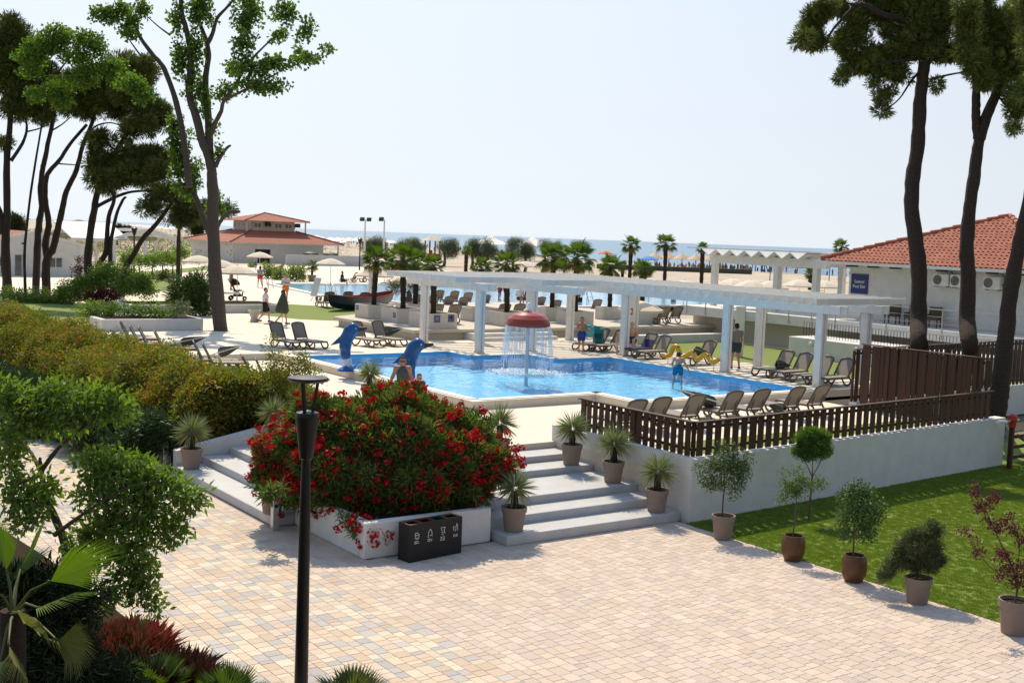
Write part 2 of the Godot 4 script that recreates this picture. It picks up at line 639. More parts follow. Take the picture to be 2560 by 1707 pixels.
func pools() -> void:
	var W := pv([19.35, -28.8, 23.95, -28.8, 23.95, -26.8, 31.6, -26.8, 31.6, -37.25, 28.7, -37.25, 28.7, -39.3, 26.0, -39.3, 26.0, -41.0, 19.35, -41.0])
	var outer := pv([18.95, -28.4, 23.55, -28.4, 23.55, -26.4, 36.2, -26.4, 36.2, -44.1, 48.9, -44.1, 48.9, -140, 24, -140, 13.5, -75, 13.5, -42.3, 18.95, -42.3])
	var b := MB.new()
	for half in [pv([0, 0, 25, 0, 25, -200, 0, -200]), pv([25, 0, 100, 0, 100, -200, 25, -200])]:
		for p in Geometry2D.intersect_polygons(outer, half):
			for q in Geometry2D.clip_polygons(p, W):
				b.prism(q, 0.9, 1.26)
	struct("pool_deck", b, M.deck)
	b = MB.new()
	var wc := Geometry2D.offset_polygon(W, -0.012)[0]
	if not Geometry2D.is_polygon_clockwise(wc):
		wc.reverse()
	for i in wc.size():
		var p := wc[i]
		var q := wc[(i + 1) % wc.size()]
		b.col = Color(0.12, 0.44, 0.72)
		b.quad(Vector3(q.x, 0.55, q.y), Vector3(p.x, 0.55, p.y), Vector3(p.x, 1.255, p.y), Vector3(q.x, 1.255, q.y))
	# the bottom: a field of mosaic tones
	var cell := 0.3
	var x := 19.35
	while x < 31.6:
		var z := -41.0
		while z < -26.8:
			if Geometry2D.is_point_in_polygon(Vector2(x + cell * 0.5, z + cell * 0.5), W):
				var t := rnd(0.92, 1.08)
				b.col = Color(0.06 * t, 0.42 * t, 0.72 * t)
				b.quad(Vector3(x, 0.75, z + cell), Vector3(x + cell, 0.75, z + cell), Vector3(x + cell, 0.75, z), Vector3(x, 0.75, z))
			z += cell
		x += cell
	struct("pool_basin", b, M.tile)
	var wat := water_grid(W, 1.19, 0.075, 0.0085, Vector2(25.07, -34.18))
	struct("pool_water", wat, M.poolwater)
	b = MB.new()
	for i in wc.size():
		var p := wc[i]
		var q := wc[(i + 1) % wc.size()]
		var d := (q - p).normalized()
		var o := Vector2(d.y, -d.x)
		var inside := Geometry2D.is_point_in_polygon((p + q) * 0.5 + o * 0.1, W)
		var s := o * (-0.3 if inside else 0.3)
		var e := d * 0.3
		b.box(Vector3((p.x + q.x + s.x) * 0.5, 1.262, (p.y + q.y + s.y) * 0.5), Vector3(absf(q.x - p.x) + absf(s.x) - (0.006 if absf(d.x) > 0.5 else 0.0), 0.035, absf(q.y - p.y) + absf(s.y) - (0.006 if absf(d.y) > 0.5 else 0.0)))
	struct("pool_kerb", b, M.white_paint)
	# the large pool beyond
	b = MB.new()
	b.sheet(pv([41.5, -93.5, 38.6, -77.5, 41, -70, 52, -66, 68, -66.5, 73, -80, 77, -95, 60, -88, 52.5, -94]), 1.30)
	var w2 := mat("farwater", lin(0.16, 0.42, 0.62), 0.08, "", 1.0, "nwave", 0.25)
	struct("far_pool_water", b, w2)
	b = MB.new()
	var rim := [41.3, -93.8, 38.3, -77.5, 40.8, -69.7, 52, -65.6, 68.2, -66.2, 73.4, -80, 77.5, -95.4, 60, -88.4, 52.5, -94.4, 41.3, -93.8]
	for i in range(0, rim.size() - 2, 2):
		b.bar(Vector3(rim[i], 1.31, rim[i + 1]), Vector3(rim[i + 2], 1.31, rim[i + 3]), 0.5, 0.1)
	struct("far_pool_kerb", b, M.white_paint)
	b = MB.new()
	b.sheet(pv([48.8, -66, 80, -66, 84, -140, 48.8, -140]), 1.262)
	struct("far_deck", b, M.deck)
	b = MB.new()
	b.sheet(pv([27, -75.5, 34, -67, 36, -58, 32, -56.5, 29.5, -56, 27.2, -58, 25, -66]), 1.268)
	b.sheet(pv([56, -97, 78, -99, 76, -104, 57, -101]), 1.268)
	b.sheet(pv([33.24, -110.33, 41.02, -120.30, 51.36, -134.28, 47.55, -123.77, 39.98, -113.00, 35.34, -100.24, 31.30, -87.64, 26.44, -80.16, 23.65, -78.45]), 1.268)
	b.sheet(pv([13.6, -57, 16.8, -57, 18.5, -66, 19, -80, 13.6, -78]), 1.268)
	struct("far_lawn", b, M.turf)
	# terrace that carries the palm planters
	b = MB.new()
	b.prism(pv([27.3, -45.8, 47.2, -45.8, 47.2, -64, 38, -64, 33.5, -58, 27.3, -53.4]), 1.2, 1.6)
	b.prism(pv([27.08, -45.6, 47.2, -45.6, 47.2, -64.1, 38, -64.1, 33.3, -58, 27.08, -53.6]), 1.602, 1.735)
	struct("terrace", b, M.stone)
	b = MB.new()
	b.box(Vector3(32.2, 1.34, -45.2), Vector3(4.6, 0.16, 1.2))
	b.box(Vector3(32.2, 1.50, -45.4), Vector3(4.6, 0.16, 0.8))
	struct("terrace_steps", b, M.white_render)
	b = MB.new()
	b.box(Vector3(42.0, 1.215, -44.2), Vector3(8.4, 0.43, 0.5))
	struct("terrace_ledge", b, M.white_render)


func stairs() -> void:
	var hs := [0.2, 0.38, 0.555, 0.71, 0.86]
	var zr := [-18.57, -19.3, -20.03, -21.64, -22.42, -23.21]
	var xl := [9.9, 10.62, 11.33, 12.94, 13.7, 14.5]
	var t := thing("staircase", "grey stone steps between the white wall and the red oleander", "stairs", Vector3(15.6, 0, -20.8))
	for k in 5:
		var m := MB.new()
		m.cbox(Vector3(15.66 - 15.6, hs[k] * 0.5, (zr[k] - 23.21) * 0.5 + 20.8), Vector3(4.70, hs[k], absf(-23.20 - zr[k])) - Vector3(0.004 * k, 0, 0), 0.012)
		var s := obj("step", m, M.stepgrey, t)
		if k == 2:
			s.set_meta("label", "wide grey landing of the steps")
	t = thing("staircase", "grey stone steps left of the oleander, facing the hedge", "stairs", Vector3(12.2, 0, -25.0))
	for k in 5:
		var m := MB.new()
		m.cbox(Vector3((xl[k] + 14.49) * 0.5 - 12.2, hs[k] * 0.5, 0), Vector3(14.49 - xl[k], hs[k], 5.9 - 0.004 * k), 0.012)
		obj("step", m, M.stepgrey, t)
	# planter at the corner of the two stairs
	t = thing("corner_planter", "white rendered planter box under the red oleander", "planter", Vector3(11.8, 0, -20.5))
	var b := MB.new()
	b.cbox(Vector3(0, 0.345, 1.37), Vector3(2.86, 0.69, 0.2), 0.02)
	b.cbox(Vector3(-1.33, 0.345, -0.14), Vector3(0.2, 0.69, 2.8), 0.02)
	b.cbox(Vector3(1.33, 0.345, -0.14), Vector3(0.2, 0.69, 2.8), 0.02)
	b.cbox(Vector3(0, 0.345, -1.45), Vector3(2.44, 0.69, 0.2), 0.02)
	obj("wall", b, M.white_render, t)
	b = MB.new()
	b.box(Vector3(0, 0.3, -0.05), Vector3(2.44, 0.58, 2.58))
	obj("soil", b, M.soil, t)
	# white garden wall
	b = MB.new()
	b.prism(pv([18.025, -18.33, 31.5, -19.3, 31.5, -19.65, 18.42, -18.72, 18.42, -23.38, 18.025, -23.38]), -0.05, 1.4)
	tag(obj("garden_wall", b, M.white_render), "white rendered garden wall carrying the low brown slat fence", "wall")
	b = MB.new()
	for s in [[9.98, 14.45]]:
		var p := [Vector3(s[0], -0.05, -28.0), Vector3(s[1], -0.05, -28.0), Vector3(s[1], 1.4, -28.0), Vector3(s[0], 0.55, -28.0)]
		var o := Vector3(0, 0, -0.25)
		b.quad(p[0], p[1], p[2], p[3])
		b.quad(p[1] + o, p[0] + o, p[3] + o, p[2] + o)
		b.quad(p[3], p[2], p[2] + o, p[3] + o)
		b.quad(p[0] + o, p[0], p[3], p[3] + o)
		b.quad(p[1], p[1] + o, p[2] + o, p[2])
	tag(obj("sloping_wall", b, M.white_render), "low sloping white wall at the far end of the left steps", "wall")
	b = MB.new()
	var pts := [Vector3(10.0, 0, -28.8), Vector3(9.75, 0, -31), Vector3(9.4, 0, -33.9), Vector3(8.4, 0, -37), Vector3(6.6, 0, -40), Vector3(4, 0, -42.5)]
	for k in range(pts.size() - 1):
		b.bar(pts[k] + Vector3(0, 0.22, 0), pts[k + 1] + Vector3(0, 0.22, 0), 0.26, 0.56)
	tag(obj("retaining_wall", b, M.white_render), "curved low white retaining wall under the trailing juniper", "wall")
	# side planters and low walls across the deck
	for e in [[Vector3(17.6, 1.26, -53.5), Vector3(4.6, 0.55, 2.0), "white planter wall left of the poplar, under the green shrubs"], [Vector3(24.0, 1.26, -64.0), Vector3(8.6, 0.5, 3.0), "long low white wall beside the poplar trunk and the stone urn"]]:
		var w := thing("planter_wall", e[2], "planter", e[0])
		var m := MB.new()
		m.cbox(Vector3(0, e[1].y * 0.5 - 0.02, 0), e[1], 0.03)
		obj("wall", m, M.white_render, w)
		m = MB.new()
		m.box(Vector3(0, e[1].y - 0.06, 0), Vector3(e[1].x - 0.4, 0.1, e[1].z - 0.4))
		obj("soil", m, M.soil, w)



func frustum_roof(b: MB, x0: float, x1: float, z0: float, z1: float, y0: float, a0: float, a1: float, c0: float, c1: float, y1: float, rows: int, col: Color) -> void:
	# four sloping faces laid in stepped courses from the eave rectangle to the upper rectangle
	for k in rows:
		var t0 := float(k) / rows
		var t1 := float(k + 1) / rows
		var lift := 0.035
		var lo := [Vector3(lerpf(x0, a0, t0), lerpf(y0, y1, t0) + lift, lerpf(z1, c1, t0)), Vector3(lerpf(x1, a1, t0), lerpf(y0, y1, t0) + lift, lerpf(z1, c1, t0)), Vector3(lerpf(x1, a1, t0), lerpf(y0, y1, t0) + lift, lerpf(z0, c0, t0)), Vector3(lerpf(x0, a0, t0), lerpf(y0, y1, t0) + lift, lerpf(z0, c0, t0))]
		var hi := [Vector3(lerpf(x0, a0, t1), lerpf(y0, y1, t1), lerpf(z1, c1, t1)), Vector3(lerpf(x1, a1, t1), lerpf(y0, y1, t1), lerpf(z1, c1, t1)), Vector3(lerpf(x1, a1, t1), lerpf(y0, y1, t1), lerpf(z0, c0, t1)), Vector3(lerpf(x0, a0, t1), lerpf(y0, y1, t1), lerpf(z0, c0, t1))]
		for s in 4:
			var t := rnd(0.9, 1.08)
			b.col = Color(col.r * t, col.g * t, col.b * t)
			var s2 := (s + 1) % 4
			b.quad(lo[s], lo[s2], hi[s2], hi[s])
			b.quad(lo[s] - Vector3(0, lift * 1.3, 0), lo[s2] - Vector3(0, lift * 1.3, 0), lo[s2], lo[s])


func text(s: String, size: float, at: Transform3D, m: Material, parent: Node, called := "lettering") -> void:
	var t := TextMesh.new()
	t.text = s
	t.font = SystemFont.new()
	t.font.font_names = PackedStringArray(["Droid Sans"])
	t.font_size = 32
	t.pixel_size = size / 32.0
	t.depth = 0.012
	t.curve_step = 2.0
	add(called, t, m, parent, at)


func wall_with_openings(b: MB, o: Vector3, u: Vector3, len: float, h: float, th: float, holes: Array) -> void:
	# wall along u from o; holes are [from, to, sill, head]
	var nrm := u.cross(Vector3.UP)
	var xs := [0.0]
	for q in holes:
		b.bar(o + u * float(xs[-1]) + Vector3.UP * h * 0.5, o + u * float(q[0]) + Vector3.UP * h * 0.5, th, h)
		var m0: Vector3 = o + u * float(q[0])
		var m1: Vector3 = o + u * float(q[1])
		if q[2] > 0.02:
			b.bar(m0 + Vector3.UP * q[2] * 0.5, m1 + Vector3.UP * q[2] * 0.5, th, q[2])
		b.bar(m0 + Vector3.UP * (q[3] + h) * 0.5, m1 + Vector3.UP * (q[3] + h) * 0.5, th, h - q[3])
		xs.append(q[1])
	b.bar(o + u * float(xs[-1]) + Vector3.UP * h * 0.5, o + u * len + Vector3.UP * h * 0.5, th, h)


func window(parent: Node, o: Vector3, u: Vector3, w: float, h: float, panes: int, fm: Material, called := "window") -> void:
	var fr := MB.new()
	fr.bar(o + Vector3.UP * 0.03, o + u * w + Vector3.UP * 0.03, 0.08, 0.06)
	fr.bar(o + Vector3.UP * (h - 0.03), o + u * w + Vector3.UP * (h - 0.03), 0.08, 0.06)
	for k in panes + 1:
		var p := o + u * (0.03 + (w - 0.06) * k / panes)
		fr.bar(p + Vector3.UP * 0.06, p + Vector3.UP * (h - 0.06), 0.08, 0.06)
	var f := obj(called, fr, fm, parent)
	for k in panes:
		var g := MB.new()
		var p0 := o + u * (0.06 + (w - 0.06) * k / panes)
		var p1 := o + u * ((w - 0.06) * (k + 1) / panes)
		g.bar(p0 + Vector3.UP * h * 0.5, p1 + Vector3.UP * h * 0.5, 0.012, h - 0.12)
		obj("pane", g, M.glass, f)


func buildings() -> void:
	rng.seed = 31
	var terra := Color(0.50, 0.185, 0.115)
	# ---- pool bar on the right
	var bar := thing("pool_bar", "white pool bar with terracotta tiled hip roof behind the right pines", "building", Vector3(47.2, 2.3, -33))
	bar.position = Vector3.ZERO
	var b := MB.new()
	b.box(Vector3(47.35, 3.4, -32.4), Vector3(0.3, 4.2, 10.76))
	b.box(Vector3(52.0, 3.4, -37.63), Vector3(9.0, 4.2, 0.3))
	b.box(Vector3(52.0, 3.4, -27.17), Vector3(9.0, 4.2, 0.3))
	b.box(Vector3(56.6, 3.4, -32.4), Vector3(0.3, 4.2, 10.76))
	obj("wall", b, M.white_render, bar)
	b = MB.new()
	b.box(Vector3(52.2, 5.44, -32.55), Vector3(11.9, 0.1, 12.4))
	obj("soffit", b, M.white_paint, bar)
	b = MB.new()
	b.bar(Vector3(46.12, 5.42, -38.85), Vector3(46.12, 5.42, -26.2), 0.13, 0.14)
	b.bar(Vector3(46.2, 5.42, -38.85), Vector3(58.2, 5.42, -38.85), 0.13, 0.14)
	obj("gutter", b, M.white_paint, bar)
	for k in 9:
		b = MB.new()
		b.box(Vector3(46.75, 5.32, -37.3 + k * 1.25), Vector3(0.8, 0.13, 0.1))
		obj("rafter_end", b, M.twig, bar)
	# the two tiled faces in sight: every tile a curved pantile
	var tile := MB.new()
	var segs := 6
	for k in segs:
		var u0 := -0.13 + 0.27 * k / segs
		var u1 := -0.13 + 0.27 * (k + 1) / segs
		var f0 := 0.028 * sin((u0 + 0.13) / 0.27 * TAU)
		var f1 := 0.028 * sin((u1 + 0.13) / 0.27 * TAU)
		tile.quad(Vector3(u0, f0 + 0.04, 0.2), Vector3(u1, f1 + 0.04, 0.2), Vector3(u1, f1 + 0.012, -0.21), Vector3(u0, f0 + 0.012, -0.21))
		tile.quad(Vector3(u0, f0 + 0.015, 0.2), Vector3(u1, f1 + 0.015, 0.2), Vector3(u1, f1 + 0.04, 0.2), Vector3(u0, f0 + 0.04, 0.2))
	var tones := []
	for k in 5:
		var t := 0.84 + 0.08 * k
		var tb := MB.new()
		tb.col = Color(terra.r * t, terra.g * (t + rnd(-0.05, 0.05)), terra.b * t)
		for q in tile.v.size():
			tb.v.append(tile.v[q]); tb.n.append(tile.n[q]); tb.c.append(tb.col)
		tones.append(tb.mesh())
	var peak := Vector3(52.2, 7.95, -32.55)
	var sl := 2.45 / 6.0
	var up := Vector3(1, sl, 0).normalized()
	var face := Basis(Vector3(0, 0, 1), Vector3(-sl, 1, 0).normalized(), -up)
	var slen := sqrt(36.0 + 2.45 * 2.45)
	var rows := 18
	b = MB.new()
	b.col = terra * 0.8
	for q in [[Vector3(46.2, 5.5, -26.3), Vector3(46.2, 5.5, -38.8)], [Vector3(46.2, 5.5, -38.8), Vector3(58.2, 5.5, -38.8)], [Vector3(58.2, 5.5, -38.8), Vector3(58.2, 5.5, -26.3)], [Vector3(58.2, 5.5, -26.3), Vector3(46.2, 5.5, -26.3)]]:
		b.tri(q[1], q[0], peak)
	var roof := obj("roof", b, M.roof, bar)
	var todo := []
	for r in rows:
		var s := (r + 0.5) / rows
		var half := 6.25 * (1.0 - s)
		var n := int(half * 2.0 / 0.25)
		for k in n:
			var z := -32.55 + (k - (n - 1) * 0.5) * 0.25
			todo.append(Transform3D(face, Vector3(46.2, 5.5, z) + up * (slen * s) + face.y * 0.02))
	todo.sort_custom(func(p, q): return p.origin.x * 0.58 - p.origin.z * 0.81 < q.origin.x * 0.58 - q.origin.z * 0.81)
	var rest := MB.new()
	for k in todo.size():
		var m: ArrayMesh = tones[rng.randi() % 5]
		if k % 3 == 0 and k < 900:
			add("roof_tile", m, M.roof, roof, todo[k])
		else:
			var t := rnd(0.86, 1.12)
			rest.col = Color(terra.r * t, terra.g * t, terra.b * t)
			for q in tile.v.size():
				rest.v.append(todo[k] * tile.v[q]); rest.n.append(todo[k].basis * tile.n[q]); rest.c.append(rest.col)
	obj("roof_tiles", rest, M.roof, roof).set_meta("kind", "stuff")
	for e in [[Vector3(46.2, 5.53, -38.8), peak], [Vector3(46.2, 5.53, -26.3), peak]]:
		for k in 17:
			b = MB.new()
			b.col = Color(0.45, 0.17, 0.11) * rnd(0.9, 1.1)
			var p0: Vector3 = e[0].lerp(e[1], k / 17.0) + Vector3.UP * 0.08
			var p1: Vector3 = e[0].lerp(e[1], (k + 1.1) / 17.0) + Vector3.UP * 0.05
			b.tube([p0, p1], [0.13, 0.1], 8)
			obj("ridge_tile", b, M.roof, roof)
	# sign on the bar wall
	var sg := thing("wall_sign", "dark blue Sunset Pool Bar sign on the white wall", "sign", Vector3(47.17, 4.44, -37.12), -PI / 2)
	b = MB.new()
	b.cbox(Vector3(0, 0, 0.0), Vector3(1.0, 0.96, 0.05), 0.008)
	obj("board", b, M.signblue, sg)
	text("Sunset", 0.2, Transform3D(Basis.IDENTITY, Vector3(0, 0.1, 0.03)), M.whiteplain, sg)
	text("Pool Bar", 0.2, Transform3D(Basis.IDENTITY, Vector3(0, -0.13, 0.03)), M.whiteplain, sg)
	# air conditioners
	var ac_l := ["left of the three white air conditioners on the bar wall", "middle air conditioner on the bar wall, beside the double pine trunk", "right air conditioner on the bar wall, between two pine trunks"]
	var zs := [-32.4, -31.5, -29.85]
	for k in 3:
		var a := thing("air_conditioner", ac_l[k], "air conditioner", Vector3(46.98, 4.87, zs[k]), -PI / 2, "air conditioners on the bar wall")
		b = MB.new()
		b.cbox(Vector3.ZERO, Vector3(0.82, 0.56, 0.32), 0.02)
		obj("casing", b, M.white_paint, a)
		b = MB.new()
		b.tube([Vector3(-0.15, 0, 0.155), Vector3(-0.15, 0, 0.17)], [0.22, 0.22], 20)
		var g := obj("fan_grille", b, M.dark, a)
		b = MB.new()
		for q in 5:
			var r := 0.045 + q * 0.042
			var ring := []
			for w in 17:
				ring.append(Vector3(-0.15 + r * cos(TAU * w / 16.0), r * sin(TAU * w / 16.0), 0.175))
			b.tube(ring, [0.006], 4, false)
		obj("ring", b, M.pole, g)
		b = MB.new()
		b.bar(Vector3(-0.3, -0.3, 0.1), Vector3(-0.3, -0.3, -0.2), 0.04, 0.04)
		b.bar(Vector3(0.3, -0.3, 0.1), Vector3(0.3, -0.3, -0.2), 0.04, 0.04)
		obj("bracket", b, M.dark, a)
		b = MB.new()
		b.tube([Vector3(0.41, -0.1, 0), Vector3(0.5, 0.0, -0.03), Vector3(0.48, 0.3, -0.1), Vector3(0.3, 0.4, -0.12)], [0.025], 6)
		obj("hose", b, M.twig, a)
	# raised walkway to the bar
	var wk := thing("walkway", "raised concrete walkway with railings leading to the pool bar", "walkway", Vector3.ZERO)
	b = MB.new()
	b.box(Vector3(46.1, 2.47, -36.4), Vector3(1.9, 0.48, 22.0))
	obj("slab", b, M.white_render, wk)
	b = MB.new()
	b.box(Vector3(46.3, 1.55, -36.4), Vector3(0.4, 1.36, 22.0))
	obj("wall", b, M.stone, wk)
	for k in 15:
		b = MB.new()
		b.bar(Vector3(45.08, 2.3, -46.9 + k * 1.45), Vector3(45.08, 3.6, -46.9 + k * 1.45), 0.045, 0.045)
		obj("railing_post", b, M.metal, wk)
	b = MB.new()
	b.bar(Vector3(45.08, 3.62, -47), Vector3(45.08, 3.62, -26.5), 0.05, 0.05)
	b.bar(Vector3(45.08, 3.3, -47), Vector3(45.08, 3.3, -26.5), 0.02, 0.02)
	b.bar(Vector3(45.08, 3.0, -47), Vector3(45.08, 3.0, -26.5), 0.02, 0.02)
	obj("handrail", b, M.metal, wk)
	for k in 3:
		var rc := thing("terrace_chair", ["brown rattan armchair on the walkway beside the bar wall", "brown rattan armchair next to the railing post by the bar", "brown rattan armchair at the near end of the bar walkway"][k], "chair", Vector3(46.5, 2.71, -34.6 + k * 1.1), -PI / 2 + rnd(-0.3, 0.3), "chairs on the bar walkway")
		b = MB.new()
		b.cbox(Vector3(0, 0.4, 0), Vector3(0.6, 0.12, 0.58), 0.02)
		obj("seat", b, M.twig, rc)
		b = MB.new()
		b.cbox(Vector3(0, 0.68, -0.27), Vector3(0.6, 0.5, 0.08), 0.02)
		obj("backrest", b, M.twig, rc)
		for s in [-1, 1]:
			b = MB.new()
			b.cbox(Vector3(0.29 * s, 0.52, 0), Vector3(0.07, 0.16, 0.55), 0.015)
			obj("armrest", b, M.twig, rc)
			for s2 in [-1, 1]:
				b = MB.new()
				b.bar(Vector3(0.26 * s, 0, 0.24 * s2), Vector3(0.26 * s, 0.36, 0.24 * s2), 0.05, 0.05)
				obj("leg", b, M.twig, rc)
	# low white tank with round lamps
	var lb := thing("low_white_block", "low white rendered block with two round lamps behind the lawn loungers", "wall", Vector3(43.9, 1.01, -32.6))
	b = MB.new()
	b.cbox(Vector3(0, 0.45, 0), Vector3(2.2, 0.92, 9.9), 0.02)
	obj("body", b, M.white_render, lb)
	for z in [-3.6, -1.0, 1.6]:
		b = MB.new()
		b.ball(Vector3(-1.13, 0.66, z), Vector3(0.05, 0.12, 0.12), 12)
		obj("round_lamp", b, M.white_paint, lb)
	var gr := thing("railing", "thin dark railing on the low white block", "railing", Vector3(43.9, 1.92, -32.6))
	b = MB.new()
	b.bar(Vector3(-0.2, 0.7, -4.9), Vector3(-0.2, 0.7, 4.9), 0.05, 0.04)
	obj("top_rail", b, M.metal, gr)
	for k in 60:
		b = MB.new()
		b.bar(Vector3(-0.2, 0, -4.85 + k * 0.164), Vector3(-0.2, 0.69, -4.85 + k * 0.164), 0.018, 0.018)
		obj("baluster", b, M.dark, gr)
	# folded plate canopy
	var cn := thing("folded_canopy", "white canopy with zigzag folded roof on square posts by the bar", "canopy", Vector3.ZERO)
	for k in 7:
		var z0 := -47.5 + k * 1.06
		b = MB.new()
		for w in [[z0, 5.83, z0 + 0.53, 5.5], [z0 + 0.53, 5.5, z0 + 1.06, 5.83]]:
			var p0 := Vector3(46.6, w[1], w[0])
			var p1 := Vector3(46.6, w[3], w[2])
			b.quad(p0, p1, p1 + Vector3(6, 0, 0), p0 + Vector3(6, 0, 0))
			b.quad(p0 - Vector3(0, 0.05, 0), p0 - Vector3(0, 0.05, 0) + Vector3(6, 0, 0), p1 - Vector3(0, 0.05, 0) + Vector3(6, 0, 0), p1 - Vector3(0, 0.05, 0))
			b.quad(p0 - Vector3(0, 0.05, 0), p1 - Vector3(0, 0.05, 0), p1, p0)
		obj("roof_panel", b, M.white_paint, cn)
	b = MB.new()
	b.box(Vector3(46.55, 5.865, -43.9), Vector3(0.1, 0.06, 9.4))
	b.box(Vector3(52.7, 5.865, -43.9), Vector3(0.1, 0.06, 9.4))
	obj("fascia", b, M.white_paint, cn)
	for x in [47.2, 52.4]:
		b = MB.new()
		b.box(Vector3(x, 5.3, -43.2), Vector3(0.3, 0.46, 8.2))
		obj("beam", b, M.white_paint, cn)
		for z in [-47.0, -42.43, -39.83]:
			b = MB.new()
			b.box(Vector3(x, 3.88, z), Vector3(0.3, 2.38, 0.3))
			obj("post", b, M.white_paint, cn)
	b = MB.new()
	b.box(Vector3(50.4, 2.4, -43.2), Vector3(6.6, 0.5, 10.4))
	tag(obj("bar_terrace", b, M.white_render), "raised white terrace slab under the zigzag canopy", "terrace")
	restaurant()
	left_buildings()


func restaurant() -> void:
	var terra := Color(0.46, 0.17, 0.11)
	var r := thing("restaurant", "white beach restaurant with two tier red hip roof and lantern windows", "building", Vector3.ZERO)
	var b := MB.new()
	wall_with_openings(b, Vector3(65.2, 0.9, -160.2), Vector3.RIGHT, 13.8, 2.9, 0.3, [[3.0, 5.4, 0.0, 2.0]])
	b.bar(Vector3(65.2, 2.35, -160.35), Vector3(65.2, 2.35, -177.0), 0.3, 2.9)
	b.bar(Vector3(79.0, 2.35, -160.35), Vector3(79.0, 2.35, -177.0), 0.3, 2.9)
	b.bar(Vector3(65.2, 2.35, -177.0), Vector3(79.0, 2.35, -177.0), 0.3, 2.9)
	obj("wall", b, M.white_render, r)
	var d := MB.new()
	d.box(Vector3(69.4, 1.9, -160.6), Vector3(2.4, 2.0, 0.1))
	obj("door", d, M.dark, r)
	b = MB.new()
	b.box(Vector3(72.95, 3.78, -168.3), Vector3(17.6, 0.12, 18.6))
	obj("eaves", b, M.white_paint, r)
	b = MB.new()
	frustum_roof(b, 64.0, 81.9, -177.7, -159.0, 3.85, 69.5, 76.6, -171.8, -164.7, 5.55, 16, terra)
	var rf := obj("roof", b, M.roof, r)
	for e in [[Vector3(64.0, 3.9, -159.0), Vector3(69.5, 5.62, -164.7)], [Vector3(81.9, 3.9, -159.0), Vector3(76.6, 5.62, -164.7)], [Vector3(64, 3.9, -177.7), Vector3(69.5, 5.62, -171.8)]]:
		b = MB.new()
		b.col = Color(0.30, 0.11, 0.08)
		b.tube([e[0], e[1]], [0.14], 6)
		obj("hip_ridge", b, M.roof, rf)
	b = MB.new()
	b.box(Vector3(73.05, 5.75, -168.25), Vector3(6.9, 0.45, 6.9))
	b.box(Vector3(73.05, 6.83, -168.25), Vector3(6.9, 0.25, 6.9))
	for k in 5:
		b.box(Vector3(69.75 + 1.65 * k, 6.35, -164.87), Vector3(0.5, 0.75, 0.14))
		b.box(Vector3(69.67, 6.35, -164.95 - 1.65 * k), Vector3(0.14, 0.75, 0.5))
	b.box(Vector3(76.43, 6.35, -168.25), Vector3(0.14, 0.75, 6.9))
	b.box(Vector3(73.05, 6.35, -171.63), Vector3(6.6, 0.75, 0.14))
	obj("lantern_wall", b, M.stone, r)
	for k in 4:
		window(r, Vector3(70.0 + 1.65 * k, 5.98, -164.9), Vector3.RIGHT, 1.15, 0.73, 2, M.white_paint, "lantern_window")
		window(r, Vector3(69.68, 5.98, -165.2 - 1.65 * k), Vector3(0, 0, -1), 1.15, 0.73, 2, M.white_paint, "lantern_window")
	b = MB.new()
	frustum_roof(b, 67.9, 78.2, -173.4, -163.1, 7.0, 72.9, 73.2, -168.4, -168.1, 8.2, 10, terra)
	var uf := obj("upper_roof", b, M.roof, r)
	for e in [[Vector3(67.9, 7.05, -163.1), Vector3(73.05, 8.26, -168.2)], [Vector3(78.2, 7.05, -163.1), Vector3(73.05, 8.26, -168.2)]]:
		b = MB.new()
		b.col = Color(0.30, 0.11, 0.08)
		b.tube([e[0], e[1]], [0.12], 6)
		obj("hip_ridge", b, M.roof, uf)
	b = MB.new()
	b.box(Vector3(73.05, 6.985, -168.25), Vector3(10.1, 0.07, 10.1))
	obj("upper_eaves", b, M.white_paint, r)
	for e in [Vector3(77.7, 5.9, -163.6), Vector3(68.4, 5.9, -163.6), Vector3(81.2, 2.4, -159.6)]:
		b = MB.new()
		b.bar(e - Vector3.UP * (1.5 if e.y < 4 else 1.2), e + Vector3.UP * (1.35 if e.y < 4 else 1.05), 0.16, 0.16)
		obj("post", b, M.stone, r)
	for e in [Vector3(76.9, 6.5, -164.6), Vector3(72.0, 6.6, -164.4)]:
		b = MB.new()
		b.cbox(e, Vector3(0.7, 0.6, 0.5), 0.05)
		obj("loudspeaker", b, M.dark, r)
	b = MB.new()
	b.box(Vector3(76.5, 1.65, -154.0), Vector3(12.5, 1.5, 0.25))
	tag(obj("service_wall", b, M.white_render), "low white wall in front of the restaurant hiding green bins", "wall")
	for k in 2:
		var w := thing("waste_container", ["larger green waste container with dark lid behind the low wall", "green waste container at the right behind the low wall"][k], "container", Vector3(75.2 + 3.2 * k, 0.95, -156.4), 0, "green waste containers")
		b = MB.new()
		b.cbox(Vector3(0, 0.75, 0), Vector3(2.2, 1.3, 1.1), 0.05)
		obj("body", b, mat("bingreen", lin(0.02, 0.13, 0.05), 0.5), w)
		b = MB.new()
		b.lathe([Vector2(1.15, 1.4), Vector2(1.0, 1.65), Vector2(0.4, 1.85), Vector2(0.0, 1.88)], 4, Transform3D(Basis(Vector3.UP, PI / 4).scaled(Vector3(1.25, 1.0, 0.7)), Vector3.ZERO))
		obj("lid", b, M.dark, w)


